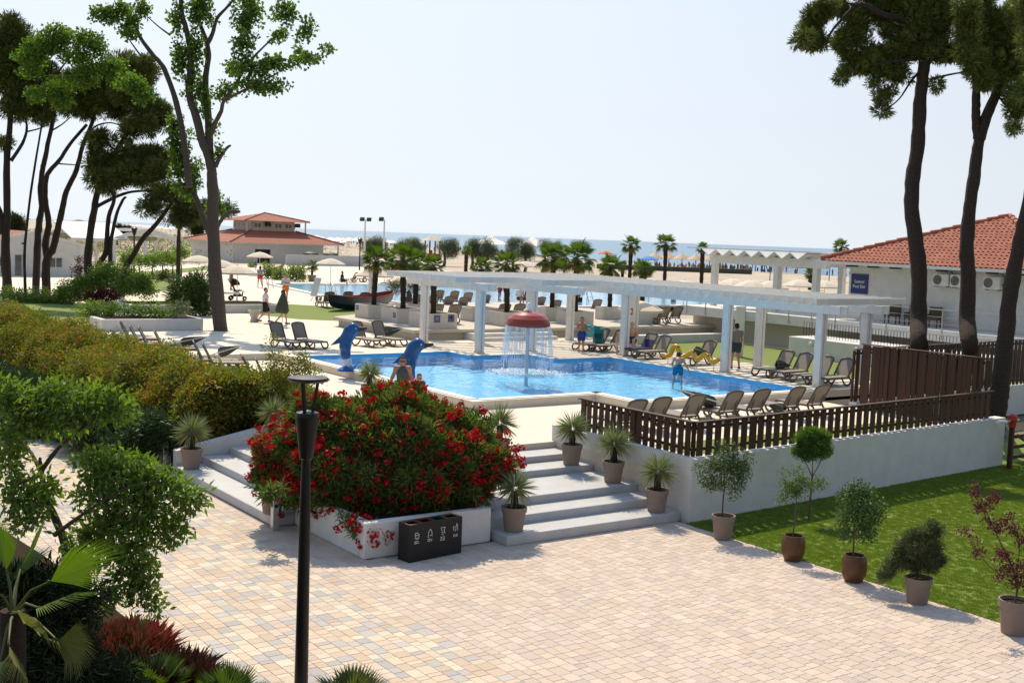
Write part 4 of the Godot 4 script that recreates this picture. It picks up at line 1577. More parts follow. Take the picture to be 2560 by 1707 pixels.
func furniture() -> void:
	rng.seed = 5
	var ord := ["first", "second", "third", "fourth", "fifth", "sixth", "seventh"]
	var k := 0
	for e in [[20.56, 1.01, -23.62, 1.57], [21.56, 1.01, -23.76, 1.57], [22.89, 1.01, -23.81, 1.57], [24.55, 1.01, -23.99, 1.57], [25.71, 1.01, -24.02, 1.57], [27.23, 1.01, -24.01, 1.57], [28.40, 1.01, -24.06, 1.57]]:
		make_lounger("%s taupe sun lounger from the left in the row behind the low slat fence" % ord[k], "loungers behind the slat fence", e, 1.05)
		k += 1
	k = 0
	for e in [[33.66, 1.26, -30.06, -3.10], [33.66, 1.26, -29.16, -3.10], [33.51, 1.26, -28.09, -3.10], [33.65, 1.26, -27.25, -3.10]]:
		make_lounger("%s sun lounger from the left under the right end of the pergola" % ord[k], "loungers under the pergola", e, 1.0)
		k += 1
	k = 0
	var l3 := ["sun lounger with pale backrest on the deck behind the yellow snake", "sun lounger draped with a blue towel under the pergola", "empty sun lounger between the towel lounger and the snake head", "sun lounger half hidden behind the green stroller", "sun lounger behind the white post right of the stroller"]
	for e in [[33.64, 1.26, -34.09, -3.06], [33.57, 1.26, -37.55, -3.06], [33.34, 1.26, -36.43, -3.06], [32.93, 1.26, -39.96, -3.06], [33.31, 1.26, -39.26, -3.06]]:
		make_lounger(l3[k], "loungers under the pergola", e, 1.0)
		k += 1
	k = 0
	for e in [[42.78, 1.74, -46.60, 1.47], [44.08, 1.74, -47.02, 1.47], [30.23, 1.74, -49.19, 1.47], [31.12, 1.74, -48.98, 1.47], [34.31, 1.74, -49.31, 1.47], [35.23, 1.74, -49.28, 1.47]]:
		make_lounger(["left of two loungers on the terrace beside the walkway end", "right of two loungers on the terrace beside the walkway end", "lounger on the terrace behind the planter with the star sign", "lounger on the terrace right of the planter with the star sign", "left of two loungers behind the planter left of the fountain", "right of two loungers behind the planter left of the fountain"][k], "loungers on the terrace", e, 1.05)
		k += 1
	k = 0
	for e in [[20.11, 1.26, -44.10, -1.33], [21.02, 1.26, -43.97, -1.33], [23.79, 1.26, -44.09, -1.33], [24.87, 1.26, -44.21, -1.33]]:
		make_lounger(["left lounger of the pair on the far deck below the folded umbrella", "right lounger of the pair on the far deck below the folded umbrella", "left lounger of the pair beside the terrace edge, above the dolphin", "right lounger of the pair beside the terrace edge, with a folded umbrella"][k], "loungers on the far pool deck", e, 1.15)
		k += 1
	k = 0
	for e in [[15.57, 1.01, -48.64, -0.37], [15.37, 1.01, -46.80, -0.37], [15.54, 1.01, -46.23, -0.37], [15.59, 1.01, -44.50, -0.37], [15.59, 1.01, -40.34, -0.37], [15.60, 1.01, -39.47, -0.37], [15.44, 1.01, -35.59, -0.37], [15.46, 1.01, -34.52, -0.37]]:
		make_lounger("%s lounger from the left along the hedge" % (ord + ["eighth"])[k], "loungers along the hedge", e, 1.1)
		k += 1
	k = 0
	for e in [[37.89, 1.29, -63.89, 1.47], [38.60, 1.29, -63.10, 1.47], [39.24, 1.29, -62.32, 1.47], [39.81, 1.29, -61.54, 1.47], [42.68, 1.29, -69.00, 1.47], [43.34, 1.29, -68.12, 1.47], [43.36, 1.29, -66.48, 1.47], [45.99, 1.29, -61.84, 1.47], [44.83, 1.29, -58.66, 1.47], [48.72, 1.29, -59.40, 1.47], [33.07, 1.29, -66.41, 1.47], [34.61, 1.29, -66.91, 1.47], [35.36, 1.29, -66.10, 1.47], [43.02, 1.29, -63.87, 1.47]]:
		make_lounger(["lounger by the large pool, first right of the dark olive", "lounger by the large pool, second right of the dark olive", "lounger by the large pool, third right of the dark olive", "lounger by the large pool, fourth right of the dark olive", "pale lounger at the edge of the large pool, leftmost of three", "pale lounger at the edge of the large pool, middle of three", "pale lounger at the edge of the large pool, rightmost of three", "lounger at the large pool above the fountain", "lounger at the large pool right above the fountain", "lounger at the large pool left of the open umbrella", "lounger behind the bow of the boat", "lounger behind the middle of the boat", "lounger behind the stern of the boat", "lounger at the large pool beside the front pergola post"][k], "loungers by the large pool", e, 1.1)
		k += 1
	k = 0
	for e in [[51.27, 1.27, -98.06, 2.21], [53.41, 1.27, -99.97, 2.21], [53.69, 1.27, -98.73, 2.21], [54.64, 1.27, -121.65, 2.21], [57.19, 1.27, -121.64, 2.21], [58.83, 1.27, -122.34, 2.21]]:
		make_lounger(["far grey lounger left of the first palm trunk", "far grey lounger behind the first palm trunk", "far grey lounger right of the first palm trunk", "distant lounger at the low white wall, leftmost of three", "distant lounger at the low white wall, middle of three", "distant lounger at the low white wall, rightmost of three"][k], "distant loungers beyond the large pool", e, 1.1)
		k += 1
	# umbrellas
	k = 0
	for e in [Vector3(34.97, 1.26, -93.58), Vector3(29.54, 1.26, -72.09), Vector3(32.58, 1.26, -82.82), Vector3(47.96, 1.26, -111.32), Vector3(46.84, 1.26, -93.38), Vector3(54.73, 1.26, -97.90), Vector3(58.75, 1.26, -97.13), Vector3(38.76, 1.26, -70.76), Vector3(67.48, 1.26, -98.83), Vector3(71.99, 1.26, -98.87)]:
		parasol(["beige umbrella over the path left of the poplar trunk", "beige umbrella beside the black stroller", "beige umbrella half hidden by the poplar trunk", "beige umbrella in front of the restaurant door", "beige umbrella at the low service wall", "far beige umbrella behind the first planter palm", "far beige umbrella between the second and third palm", "far beige umbrella low behind the first palm trunk", "far beige umbrella left of the dark lamp", "far beige umbrella between two olive trees"][k], e, 1.35)
		k += 1
	parasol("beige umbrella standing under the pergola beside the red sign post", Vector3(35.98, 1.26, -40.56), 1.15, 2.15)
	k = 0
	for e in [Vector3(61.22, 1.00, -64.04), Vector3(64.71, 1.00, -63.83), Vector3(70.82, 1.00, -68.35), Vector3(70.70, 1.00, -66.26), Vector3(71.99, 1.00, -65.35), Vector3(79.18, 1.00, -68.64), Vector3(80.90, 1.00, -67.32), Vector3(60.66, 1.00, -67.29)]:
		parasol("%s beige umbrella from the left on the sand behind the pergola" % ["second", "third", "fourth", "fifth", "sixth", "seventh", "eighth", "first"][k], e, 1.5, 2.35, null, "umbrellas on the sand")
		k += 1
	folded_parasol("dark green folded umbrella standing between the two walking men and the loungers", Vector3(24.34, 1.91, -53.71), Vector3(24.45, 3.07, -53.75), 0.34, Vector3(24.30, 0.86, -53.62))
	folded_parasol("folded umbrella lying over the loungers behind the slat fence", Vector3(24.84, 1.45, -24.53), Vector3(23.16, 1.95, -24.18), 0.2, Vector3(25.07, 1.42, -24.22))
	folded_parasol("folded umbrella lying on the fifth lounger behind the slat fence", Vector3(26.06, 1.40, -22.88), Vector3(25.90, 1.50, -23.33), 0.2, Vector3(26.05, 1.38, -22.78))
	folded_parasol("folded umbrella lying on the right lounger beside the terrace edge", Vector3(25.26, 1.72, -45.06), Vector3(25.76, 1.95, -44.37), 0.24, Vector3(24.73, 1.60, -45.25))
	folded_parasol("folded umbrella lying on the fourth hedge lounger", Vector3(16.15, 1.45, -44.90), Vector3(16.92, 1.75, -44.29), 0.2, Vector3(15.41, 1.36, -45.11))
	folded_parasol("folded umbrella lying on the sixth hedge lounger", Vector3(16.26, 1.45, -41.22), Vector3(16.75, 1.75, -40.51), 0.2, Vector3(15.80, 1.36, -41.17))
	folded_parasol("folded umbrella lying on the first lounger under the pergola end", Vector3(33.29, 1.75, -29.74), Vector3(33.74, 1.72, -29.47), 0.2, Vector3(33.57, 1.70, -30.12))
	folded_parasol("dark folded umbrella lying behind the yellow snake", Vector3(33.72, 1.75, -34.45), Vector3(33.83, 1.70, -33.77), 0.24, Vector3(33.83, 1.75, -34.75))
	# lamp in the foreground and the ones further off
	var lp: Vector3 = Vector3(6.55, 4.24, -13.62)
	lamp_post("black round capped garden lamp post in the foreground", Vector3(lp.x, 0, lp.z), lp.y, 0.056)
	for e in [[Vector3(35.61, 1.00, -112.15), 4.71, "black lamp post in front of the louvred pavilion"], [Vector3(69.00, 1.00, -129.73), 4.27, "dark lamp post left of the first olive tree"], [Vector3(151.78, 1.00, -211.55), 4.48, "dark lamp post in front of the third olive pair"]]:
		var o := thing("street_lamp", e[2], "lamp post", e[0], 0, "distant lamp posts")
		var b := MB.new()
		b.tube([Vector3.ZERO, Vector3.UP * (e[1] - 0.9)], [0.1, 0.07], 8)
		obj("pole", b, M.black, o)
		b = MB.new()
		b.lathe([Vector2(0.07, e[1] - 0.9), Vector2(0.16, e[1] - 0.7), Vector2(0.3, e[1] - 0.2), Vector2(0.36, e[1] - 0.18), Vector2(0.08, e[1]), Vector2(0, e[1])], 12)
		obj("lantern", b, M.black, o)
	for e in [[Vector3(74.16, 1.00, -138.16), 6.52, "tall grey floodlight mast with two lamps beyond the restaurant", 2], [Vector3(72.96, 1.00, -130.87), 6.55, "tall floodlight mast with one lamp right of the first olive", 1]]:
		var o := thing("floodlight_mast", e[2], "mast", e[0], 0, "floodlight masts")
		var b := MB.new()
		b.tube([Vector3.ZERO, Vector3.UP * e[1]], [0.16, 0.09], 8)
		obj("mast", b, M.pole, o)
		for s in e[3]:
			b = MB.new()
			b.cbox(Vector3(-0.5 + s * 1.0, e[1] + 0.1, 0.1), Vector3(0.6, 0.5, 0.25), 0.03, Basis(Vector3.RIGHT, 0.4))
			obj("floodlight", b, M.dark, o)
		b = MB.new()
		b.bar(Vector3(-0.6, e[1], 0), Vector3(0.6 if e[3] > 1 else 0.0, e[1], 0), 0.08, 0.08)
		obj("crossbar", b, M.pole, o)
	# recycling bins
	var bn := thing("recycling_bins", "black four part recycling bin in front of the white planter", "bin", Vector3(11.61, 0, -18.7), 0.13)
	var b := MB.new()
	b.cbox(Vector3(0, 0.36, 0.165), Vector3(1.27, 0.71, 0.02), 0.004)
	b.cbox(Vector3(0, 0.36, -0.165), Vector3(1.27, 0.71, 0.02), 0.004)
	b.cbox(Vector3(-0.626, 0.36, 0), Vector3(0.02, 0.71, 0.31), 0.004)
	b.cbox(Vector3(0.626, 0.36, 0), Vector3(0.02, 0.71, 0.31), 0.004)
	obj("casing", b, M.binblack, bn)
	for s in 4:
		var x := -0.47 + s * 0.313
		b = MB.new()
		b.col = [Color(0.12, 0.06, 0.02), Color(0.2, 0.01, 0.012), Color(0.01, 0.07, 0.03), Color(0.18, 0.09, 0.02)][s]
		b.cbox(Vector3(x, 0.705, 0.13), Vector3(0.3, 0.018, 0.05), 0.003)
		b.cbox(Vector3(x, 0.705, -0.13), Vector3(0.3, 0.018, 0.05), 0.003)
		b.cbox(Vector3(x - 0.135, 0.705, 0), Vector3(0.03, 0.018, 0.21), 0.003)
		b.cbox(Vector3(x + 0.135, 0.705, 0), Vector3(0.03, 0.018, 0.21), 0.003)
		obj("rim", b, M.color, bn)
		b = MB.new()
		var z := 0.177
		var ic: Array = [[[-0.04, 0.55, -0.04, 0.44], [-0.04, 0.55, 0.03, 0.55], [-0.04, 0.5, 0.05, 0.52], [0.05, 0.53, 0.04, 0.43], [-0.03, 0.46, 0.02, 0.45], [-0.02, 0.43, 0.02, 0.43]], [[-0.04, 0.44, -0.03, 0.55], [-0.03, 0.55, 0.01, 0.58], [0.01, 0.58, 0.04, 0.53], [0.04, 0.53, 0.05, 0.44], [0.0, 0.46, 0.05, 0.46], [-0.05, 0.43, -0.02, 0.43]], [[-0.05, 0.57, 0.05, 0.57], [-0.05, 0.57, -0.02, 0.5], [0.05, 0.57, 0.02, 0.5], [-0.04, 0.48, 0.03, 0.46], [-0.03, 0.44, 0.02, 0.42], [0.03, 0.52, 0.05, 0.45]], [[0.0, 0.45, 0.01, 0.55], [0.01, 0.55, 0.03, 0.6], [0.03, 0.6, 0.045, 0.55], [0.045, 0.55, 0.05, 0.46], [-0.06, 0.54, -0.02, 0.54], [-0.06, 0.54, -0.04, 0.46]]][s]
		for q in ic:
			b.bar(Vector3(x + q[0], q[1], z), Vector3(x + q[2], q[3], z), 0.004, 0.011)
		obj("icon", b, M.pole, bn)
		b = MB.new()
		for ln in 3 if s == 2 else 2:
			for q in 7:
				if (q + ln + s) % 7 == 6:
					continue
				b.box(Vector3(x - 0.05 + q * 0.016, 0.385 - ln * 0.03, z), Vector3(0.011, 0.017, 0.004))
		obj("lettering", b, M.pole, bn)
	# stainless bollard lights
	for e in [[Vector3(9.83, 0, -21.83), "stainless bollard light at the foot of the left steps beside the planter"], [Vector3(9.9, 0, -28.62), "stainless bollard light at the far end of the left steps"]]:
		var o := thing("bollard_light", e[1], "bollard", e[0], 0, "stainless bollard lights")
		b = MB.new()
		b.cbox(Vector3(0, 0.32, 0), Vector3(0.13, 0.64, 0.13), 0.006)
		obj("post", b, M.metal, o)
		b = MB.new()
		b.tube([Vector3(-0.066, 0.5, 0), Vector3(-0.07, 0.5, 0)], [0.04], 14)
		b.tube([Vector3(0, 0.5, 0.066), Vector3(0, 0.5, 0.07)], [0.04], 14)
		obj("lens", b, M.black, o)
	# fountain
	var fx := Vector3(25.07, 0.75, -34.18)
	var fo := thing("mushroom_fountain", "red mushroom fountain pouring water into the pool", "fountain", fx)
	b = MB.new()
	b.tube([Vector3.ZERO, Vector3.UP * 2.5], [0.062], 14)
	obj("stem", b, M.metal, fo)
	b = MB.new()
	b.lathe([Vector2(0.06, 2.16), Vector2(0.72, 2.14), Vector2(0.79, 2.18), Vector2(0.80, 2.28), Vector2(0.74, 2.43), Vector2(0.58, 2.57), Vector2(0.34, 2.66), Vector2(0.1, 2.69), Vector2(0, 2.69)], 40)
	obj("cap", b, mat("capred", lin(0.30, 0.045, 0.03), 0.25), fo)
	b = MB.new()
	for q in 60:
		var a := rnd(0, TAU)
		var r := absf(rng.randfn(0, 0.07))
		b.ball(Vector3(cos(a) * r, 2.68 + rnd(0, 0.27) * exp(-r * 7.0), sin(a) * r), Vector3.ONE * rnd(0.03, 0.07), 8)
	obj("water_jet", b, M.foam, fo)
	b = MB.new()
	for q in 420:
		var a := rnd(0, TAU)
		var r := sqrt(rnd(0, 1)) * 0.74
		var y := 2.69 - 0.1 * r - 0.34 * pow(r / 0.8, 3.0)
		b.ball(Vector3(cos(a) * r, y, sin(a) * r), Vector3(1, 0.5, 1) * rnd(0.006, 0.017), 6)
	obj("water_film", b, M.foam, fo)
	# falling strands and drops
	b = MB.new()
	for q in 150:
		var a := rnd(0, TAU)
		var r0 := 0.79
		var v := rnd(0.06, 0.32)
		var pts := []
		var rad := []
		var t0 := rnd(0, 0.35)
		var t1 := minf(t0 + rnd(0.2, 0.5), 0.62)
		for s in 5:
			var t: float = lerpf(t0, t1, s / 4.0)
			pts.append(Vector3(cos(a + 0.02 * s) * (r0 + v * t), 2.17 - 4.6 * t * t - 0.1 * t, sin(a + 0.02 * s) * (r0 + v * t)))
			rad.append(rnd(0.004, 0.011) * (1.0 - 0.5 * t))
		b.tube(pts, rad, 5)
	for q in 1500:
		var a := rnd(0, TAU)
		var t := rnd(0.05, 0.62)
		var r := 0.79 + rnd(0.0, 0.5) * t
		b.ball(Vector3(cos(a) * r, 2.17 - 4.6 * t * t, sin(a) * r), Vector3.ONE * rnd(0.004, 0.012), 4)
	obj("water_curtain", b, M.spray, fo).set_meta("kind", "stuff")
	b = MB.new()
	for q in 1700:
		var a := rnd(0, TAU)
		var r := 0.95 + rng.randfn(0, 0.33)
		b.ball(Vector3(cos(a) * r, 0.44 + absf(rng.randfn(0, 0.035)) * exp(-pow(r - 1.0, 2) * 4.0), sin(a) * r), Vector3(1.4, 0.5, 1.4) * rnd(0.006, 0.026), 5)
	obj("splash", b, M.foam, fo).set_meta("kind", "stuff")
	b = MB.new()
	for q in 1300:
		var p := Vector2(rnd(19.5, 31.4), rnd(-40.8, -27))
		if Geometry2D.is_point_in_polygon(p, pv([19.6, -29, 24.2, -29, 24.2, -27, 31.4, -27, 31.4, -37, 28.5, -37, 28.5, -39, 25.8, -39, 25.8, -40.8, 19.6, -40.8])) and rng.randf() < 0.12 + exp(-p.distance_to(Vector2(25.07, -34.18)) * 0.55):
			b.ball(Vector3(p.x, 1.2, p.y) - fx, Vector3(1, 0.3, 1) * rnd(0.006, 0.02), 5)
	obj("foam_fleck", b, M.foam, fo).set_meta("kind", "stuff")
	dolphin("blue dolphin statue on the pool kerb beside the hedge", Vector3(18.80, 1.28, -36.15), -0.55)
	dolphin("blue dolphin statue on the pool kerb behind the woman", Vector3(18.06, 1.28, -30.56), -0.55)
	snake()
	stroller("green and black stroller beside the boy with the ring", Vector3(33.01, 1.26, -39.75), -2.2, Color(0.01, 0.16, 0.15))
	stroller("dark stroller parked beside the poplar trunk", Vector3(30.07, 1.26, -73.34), -0.45, Color(0.03, 0.025, 0.025)).scale = Vector3.ONE * 1.35
	boat()
	terrace_planters()
	small_things()
	beach_things()


func snake() -> void:
	var base: Vector3 = Vector3(32.42, 1.26, -32.99)
	var o := thing("snake_spout", "yellow spotted snake water spout on thin legs at the pool edge", "statue", base)
	var pts := []
	var px := [Vector3(-0.02, 0.33, -2.02), Vector3(0.05, 0.29, -1.84), Vector3(0.13, 0.37, -1.67), Vector3(0.16, 0.64, -1.56), Vector3(0.17, 0.72, -1.44), Vector3(0.18, 0.67, -1.30), Vector3(0.19, 0.42, -1.15), Vector3(0.15, 0.34, -0.92), Vector3(0.12, 0.43, -0.70), Vector3(0.12, 0.55, -0.53), Vector3(0.11, 0.54, -0.35), Vector3(0.09, 0.40, -0.17), Vector3(0.07, 0.37, 0.01), Vector3(0.07, 0.48, 0.18), Vector3(0.06, 0.57, 0.35), Vector3(0.04, 0.50, 0.53), Vector3(0.02, 0.36, 0.71), Vector3(0.01, 0.34, 0.90), Vector3(0.03, 0.40, 1.02), Vector3(0.03, 0.47, 1.14)]
	for p in px:
		pts.append(p)
	var fine := []
	var rad := []
	for k in pts.size() - 1:
		for s in 4:
			var t := s / 4.0
			fine.append(pts[k].cubic_interpolate(pts[k + 1], pts[maxi(k - 1, 0)], pts[mini(k + 2, pts.size() - 1)], t))
			var u := (k + t) / (pts.size() - 1)
			rad.append(0.10 * minf(1.0, 0.35 + u * 9.0) * (1.0 if u < 0.9 else 1.0 - (u - 0.9) * 2.0))
	fine.append(pts[-1])
	rad.append(0.06)
	var b := MB.new()
	b.col = Color(0.62, 0.33, 0.025)
	b.tube(fine, rad, 12)
	obj("body", b, M.gloss, o)
	for k in range(10, fine.size() - 6, 5):
		b = MB.new()
		b.col = Color(0.03, 0.06, 0.03)
		b.ball(fine[k] + Vector3(-0.03, 0.055, 0.055), Vector3(0.05, 0.045, 0.045), 8)
		obj("spot", b, M.gloss, o)
	for k in [6, 46, 68]:
		b = MB.new()
		var p: Vector3 = fine[k]
		b.tube([Vector3(p.x, 0, p.z), Vector3(p.x, p.y, p.z)], [0.016], 6)
		obj("leg", b, M.metal, o)


func boat() -> void:
	var a: Vector3 = Vector3(31.86, 1.27, -63.40)
	var e: Vector3 = Vector3(37.97, 1.27, -66.99)
	var o := thing("rowing_boat", "old wooden boat with blue hull and red inside on the lawn", "boat", a.lerp(e, 0.5), yaw_to(e - a))
	var l := (e - a).length() * 0.5 + 0.3
	var n := 14
	var rows := []
	for k in n + 1:
		var t := -1.0 + 2.0 * k / n
		var w := 0.85 * pow(maxf(0.0, 1.0 - pow(absf(t), 2.4)), 0.7) * (1.0 if t < 0 else 0.95) + 0.03
		var sheer := 0.72 + 0.26 * t * t
		var keel := 0.02 + 0.3 * pow(absf(t), 4.0)
		rows.append([Vector3(t * l, sheer, w), Vector3(t * l * 0.97, lerpf(keel, sheer, 0.4), w * 0.86), Vector3(t * l * 0.93, keel, w * 0.3)])
	var hull := MB.new()
	var inner := MB.new()
	hull.col = Color(0.012, 0.03, 0.06)
	inner.col = Color(0.24, 0.05, 0.03)
	for k in n:
		for s in [1.0, -1.0]:
			var f := Vector3(1, 1, s)
			for j in 2:
				var p := [rows[k][j] * f, rows[k + 1][j] * f, rows[k + 1][j + 1] * f, rows[k][j + 1] * f]
				if s > 0:
					hull.quad(p[3], p[2], p[1], p[0])
				else:
					hull.quad(p[0], p[1], p[2], p[3])
				var q := []
				for w in p:
					q.append(Vector3(w.x * 0.97, w.y + 0.03, w.z * 0.93))
				inner.quad(q[0], q[1], q[2], q[3])
		hull.quad(rows[k][2], rows[k + 1][2], rows[k + 1][2] * Vector3(1, 1, -1), rows[k][2] * Vector3(1, 1, -1))
	obj("hull", hull, M.gloss, o)
	obj("inside", inner, M.color, o)
	for s in [1.0, -1.0]:
		var b := MB.new()
		b.col = Color(0.22, 0.045, 0.03)
		var pts := []
		for r in rows:
			pts.append(r[0] * Vector3(1, 1, s) + Vector3.UP * 0.02)
		b.tube(pts, [0.045], 6)
		obj("gunwale", b, M.color, o)
	for x in [-1.4, 0.0, 1.4]:
		var b := MB.new()
		b.col = Color(0.5, 0.22, 0.13)
		b.box(Vector3(x, 0.55, 0), Vector3(0.3, 0.05, 1.35))
		obj("thwart", b, M.color, o)


func terrace_planters() -> void:
	# [x0, z far, z near, x1, label]
	var s := 1.066
	var k := 0
	for e in [[28.15, -53.3, -51.9, 29.6, "palm planter with a purple sign at the left end of the terrace"], [28.32, -50.9, -49.3, 29.9, "second palm planter from the left on the terrace"], [28.2, -48.0, -46.15, 29.75, "palm planter with two blue signs behind the pergola post"], [32.75, -48.4, -46.6, 34.3, "palm planter left behind the fountain"], [37.2, -48.3, -46.75, 38.45, "palm planter behind the boy with the ring"], [41.6, -50.5, -49.8, 43.2, "palm planter right of the boy, further back"], [41.0, -47.6, -46.65, 43.0, "palm planter behind the open umbrella"], [32.9, -50.8, -49.7, 34.6, "palm planter in the second row behind the front post"], [37.4, -50.6, -49.5, 39.0, "palm planter in the second row behind the fountain"], [30.9, -54.0, -52.6, 32.6, "palm planter in the second row behind the star sign"]]:
		var o := thing("palm_planter", e[4], "planter", Vector3((e[0] + e[3]) * 0.5, 1.735, (e[1] + e[2]) * 0.5), 0, "pale stone palm planters on the terrace")
		var hx: float = (e[3] - e[0]) * 0.5
		var hz: float = (e[2] - e[1]) * 0.5
		var b := MB.new()
		for w in [[Vector3(0, 0.345, hz - 0.04), Vector3(hx * 2, 0.69, 0.08)], [Vector3(0, 0.345, -hz + 0.04), Vector3(hx * 2, 0.69, 0.08)], [Vector3(-hx + 0.04, 0.345, 0), Vector3(0.08, 0.69, hz * 2 - 0.16)], [Vector3(hx - 0.04, 0.345, 0), Vector3(0.08, 0.69, hz * 2 - 0.16)]]:
			b.cbox(w[0], w[1], 0.01)
		obj("wall", b, M.planter, o)
		b = MB.new()
		b.box(Vector3(0, 0.3, 0), Vector3(hx * 2 - 0.17, 0.6, hz * 2 - 0.17))
		obj("soil", b, M.soil, o)
		if k < 3:
			var at := [[Vector3(-hx - 0.008, 0.5, -0.45)], [Vector3(-hx - 0.008, 0.38, 0.55)], [Vector3(-0.35, 0.46, hz + 0.008), Vector3(0.42, 0.48, hz + 0.008)]][k] as Array
			for q in at.size():
				var side := k < 2
				var sg := thing("planter_sign", [["small purple notice on the leftmost palm planter"], ["small blue notice on the second palm planter"], ["blue pool rules notice on the third palm planter", "blue sign with white star on the third palm planter"]][k][q], "sign", o.position + at[q], -PI / 2 if side else 0.0, "signs on the planters")
				b = MB.new()
				b.box(Vector3.ZERO, Vector3(0.26, 0.24, 0.012) if side else Vector3(0.34, 0.34, 0.012))
				obj("plate", b, M.signpale, sg)
				b = MB.new()
				if k == 2 and q == 1:
					for a in 4:
						var d := Vector3(cos(a * PI / 2), sin(a * PI / 2), 0)
						var n := Vector3(-d.y, d.x, 0)
						var o2 := Vector3(0, 0.04, 0.009)
						b.tri(o2 + n * 0.035, o2 - n * 0.035, o2 + d * 0.11)
						b.tri(o2 - n * 0.035, o2 + n * 0.035, o2 + d * 0.11)
				else:
					for a in 3:
						b.box(Vector3(0, 0.06 - a * 0.05, 0.008), Vector3(0.16, 0.008, 0.003))
				obj("print", b, M.whiteplain, sg)
		k += 1


func small_things() -> void:
	# stone urn, pipe, standpipe, shower panel, red sign, pool ladders, towel
	var o := thing("stone_urn", "pale stone urn at the end of the long low white wall", "urn", Vector3(24.19, 1.26, -56.71))
	var b := MB.new()
	b.lathe([Vector2(0, 0), Vector2(0.2, 0), Vector2(0.22, 0.06), Vector2(0.17, 0.18), Vector2(0.24, 0.36), Vector2(0.31, 0.55), Vector2(0.34, 0.6), Vector2(0.28, 0.6), Vector2(0.22, 0.52)], 18)
	obj("bowl", b, M.stone, o)
	b = MB.new()
	b.lathe([Vector2(0.24, 0.53), Vector2(0, 0.54)], 12)
	obj("soil", b, M.soil, o)
	o = thing("wall_pipe", "thin grey pipe against the white garden wall on the lawn", "pipe", Vector3(24.60, 0.00, -19.45))
	b = MB.new()
	b.tube([Vector3.ZERO, Vector3.UP * 0.6, Vector3(0.02, 0.75, -0.02)], [0.018], 8)
	obj("pipe", b, M.metal, o)
	b = MB.new()
	b.ball(Vector3(0, 0.62, 0.03), Vector3(0.04, 0.04, 0.04), 8)
	obj("tap", b, M.dark, o)
	o = thing("standpipe", "red topped wooden standpipe post with hose at the end of the wall", "standpipe", Vector3(31.09, 0.00, -18.83))
	b = MB.new()
	b.cbox(Vector3(0, 0.62, 0), Vector3(0.12, 1.24, 0.12), 0.01)
	obj("post", b, M.wood, o)
	b = MB.new()
	b.lathe([Vector2(0, 1.22), Vector2(0.1, 1.22), Vector2(0.11, 1.36), Vector2(0.14, 1.42), Vector2(0.12, 1.55), Vector2(0.05, 1.6), Vector2(0, 1.6)], 16)
	obj("hydrant_head", b, M.red, o)
	b = MB.new()
	b.tube([Vector3(-0.1, 1.42, 0), Vector3(-0.35, 1.4, 0.05), Vector3(-0.5, 1.42, 0.1)], [0.04], 8)
	b.tube([Vector3(0.1, 1.42, 0.03), Vector3(0.2, 1.42, 0.06)], [0.045], 8)
	obj("outlet", b, M.metal, o)
	b = MB.new()
	b.tube([Vector3(-0.5, 1.42, 0.1), Vector3(-1.1, 1.5, 0.3), Vector3(-1.4, 1.52, 0.4)], [0.05], 8)
	obj("hose", b, M.whiteplain, o)
	o = thing("rail_fence", "low wooden rail fence beside the red standpipe", "fence", Vector3(31.59, 0.00, -19.23))
	for y in [0.25, 0.55, 0.85]:
		b = MB.new()
		b.cbox(Vector3(1.5, y, 0.1), Vector3(3.2, 0.1, 0.05), 0.006)
		obj("rail", b, M.wood, o)
	b = MB.new()
	b.bar(Vector3(0.2, 0.9, 0.15), Vector3(1.9, 0.15, 0.15), 0.04, 0.08)
	obj("brace", b, M.wood, o)
	for x in [0.1, 2.9]:
		b = MB.new()
		b.cbox(Vector3(x, 0.5, 0.05), Vector3(0.1, 1.0, 0.1), 0.008)
		obj("post", b, M.wood, o)
	o = thing("notice_panel", "slim white notice panel beside the walking man on the lawn edge", "sign", Vector3(39.67, 1.02, -37.74), -0.6)
	b = MB.new()
	b.cbox(Vector3(0, 1.15, 0), Vector3(0.42, 2.3, 0.06), 0.006)
	obj("panel", b, M.white_paint, o)
	o = thing("fire_sign", "small red extinguisher sign on the pergola post behind the umbrella", "sign", Vector3(34.70, 2.98, -39.62), 0.0)
	b = MB.new()
	b.box(Vector3.ZERO, Vector3(0.2, 0.3, 0.012))
	obj("plate", b, M.red, o)
	b = MB.new()
	b.box(Vector3(0, 0, 0.008), Vector3(0.05, 0.14, 0.004))
	obj("print", b, M.whiteplain, o)
	var k := 0
	for e in [[Vector3(38.32, 1.28, -87.22), 0.6], [Vector3(38.47, 1.28, -76.54), 0.6], [Vector3(57.18, 1.28, -70.36), 0.2]]:
		o = thing("pool_ladder", ["chrome pool ladder behind the woman in stripes", "chrome pool ladder behind the boat bow", "chrome pool ladder between two palm planters"][k], "ladder", e[0], e[1], "pool ladders")
		for s in [-0.25, 0.25]:
			b = MB.new()
			b.tube([Vector3(-0.4, 0, s), Vector3(-0.4, 0.75, s), Vector3(-0.2, 0.95, s), Vector3(0.05, 0.8, s), Vector3(0.45, 0.0, s)], [0.03], 8)
			obj("rail", b, M.metal, o)
		for y in [0.15, 0.4]:
			b = MB.new()
			b.bar(Vector3(0.38 - y * 0.4, y, -0.25), Vector3(0.38 - y * 0.4, y, 0.25), 0.05, 0.03)
			obj("rung", b, M.metal, o)
		k += 1
	o = thing("wheeled_lift", "white tilted pool lift chair on wheels beside the boat", "chair", Vector3(34.71, 1.26, -70.76), 0.4)
	b = MB.new()
	b.tube([Vector3(-0.5, 0.1, -0.3), Vector3(-0.2, 0.5, -0.3), Vector3(0.5, 0.4, -0.3)], [0.03], 6)
	b.tube([Vector3(-0.5, 0.1, 0.3), Vector3(-0.2, 0.5, 0.3), Vector3(0.5, 0.4, 0.3)], [0.03], 6)
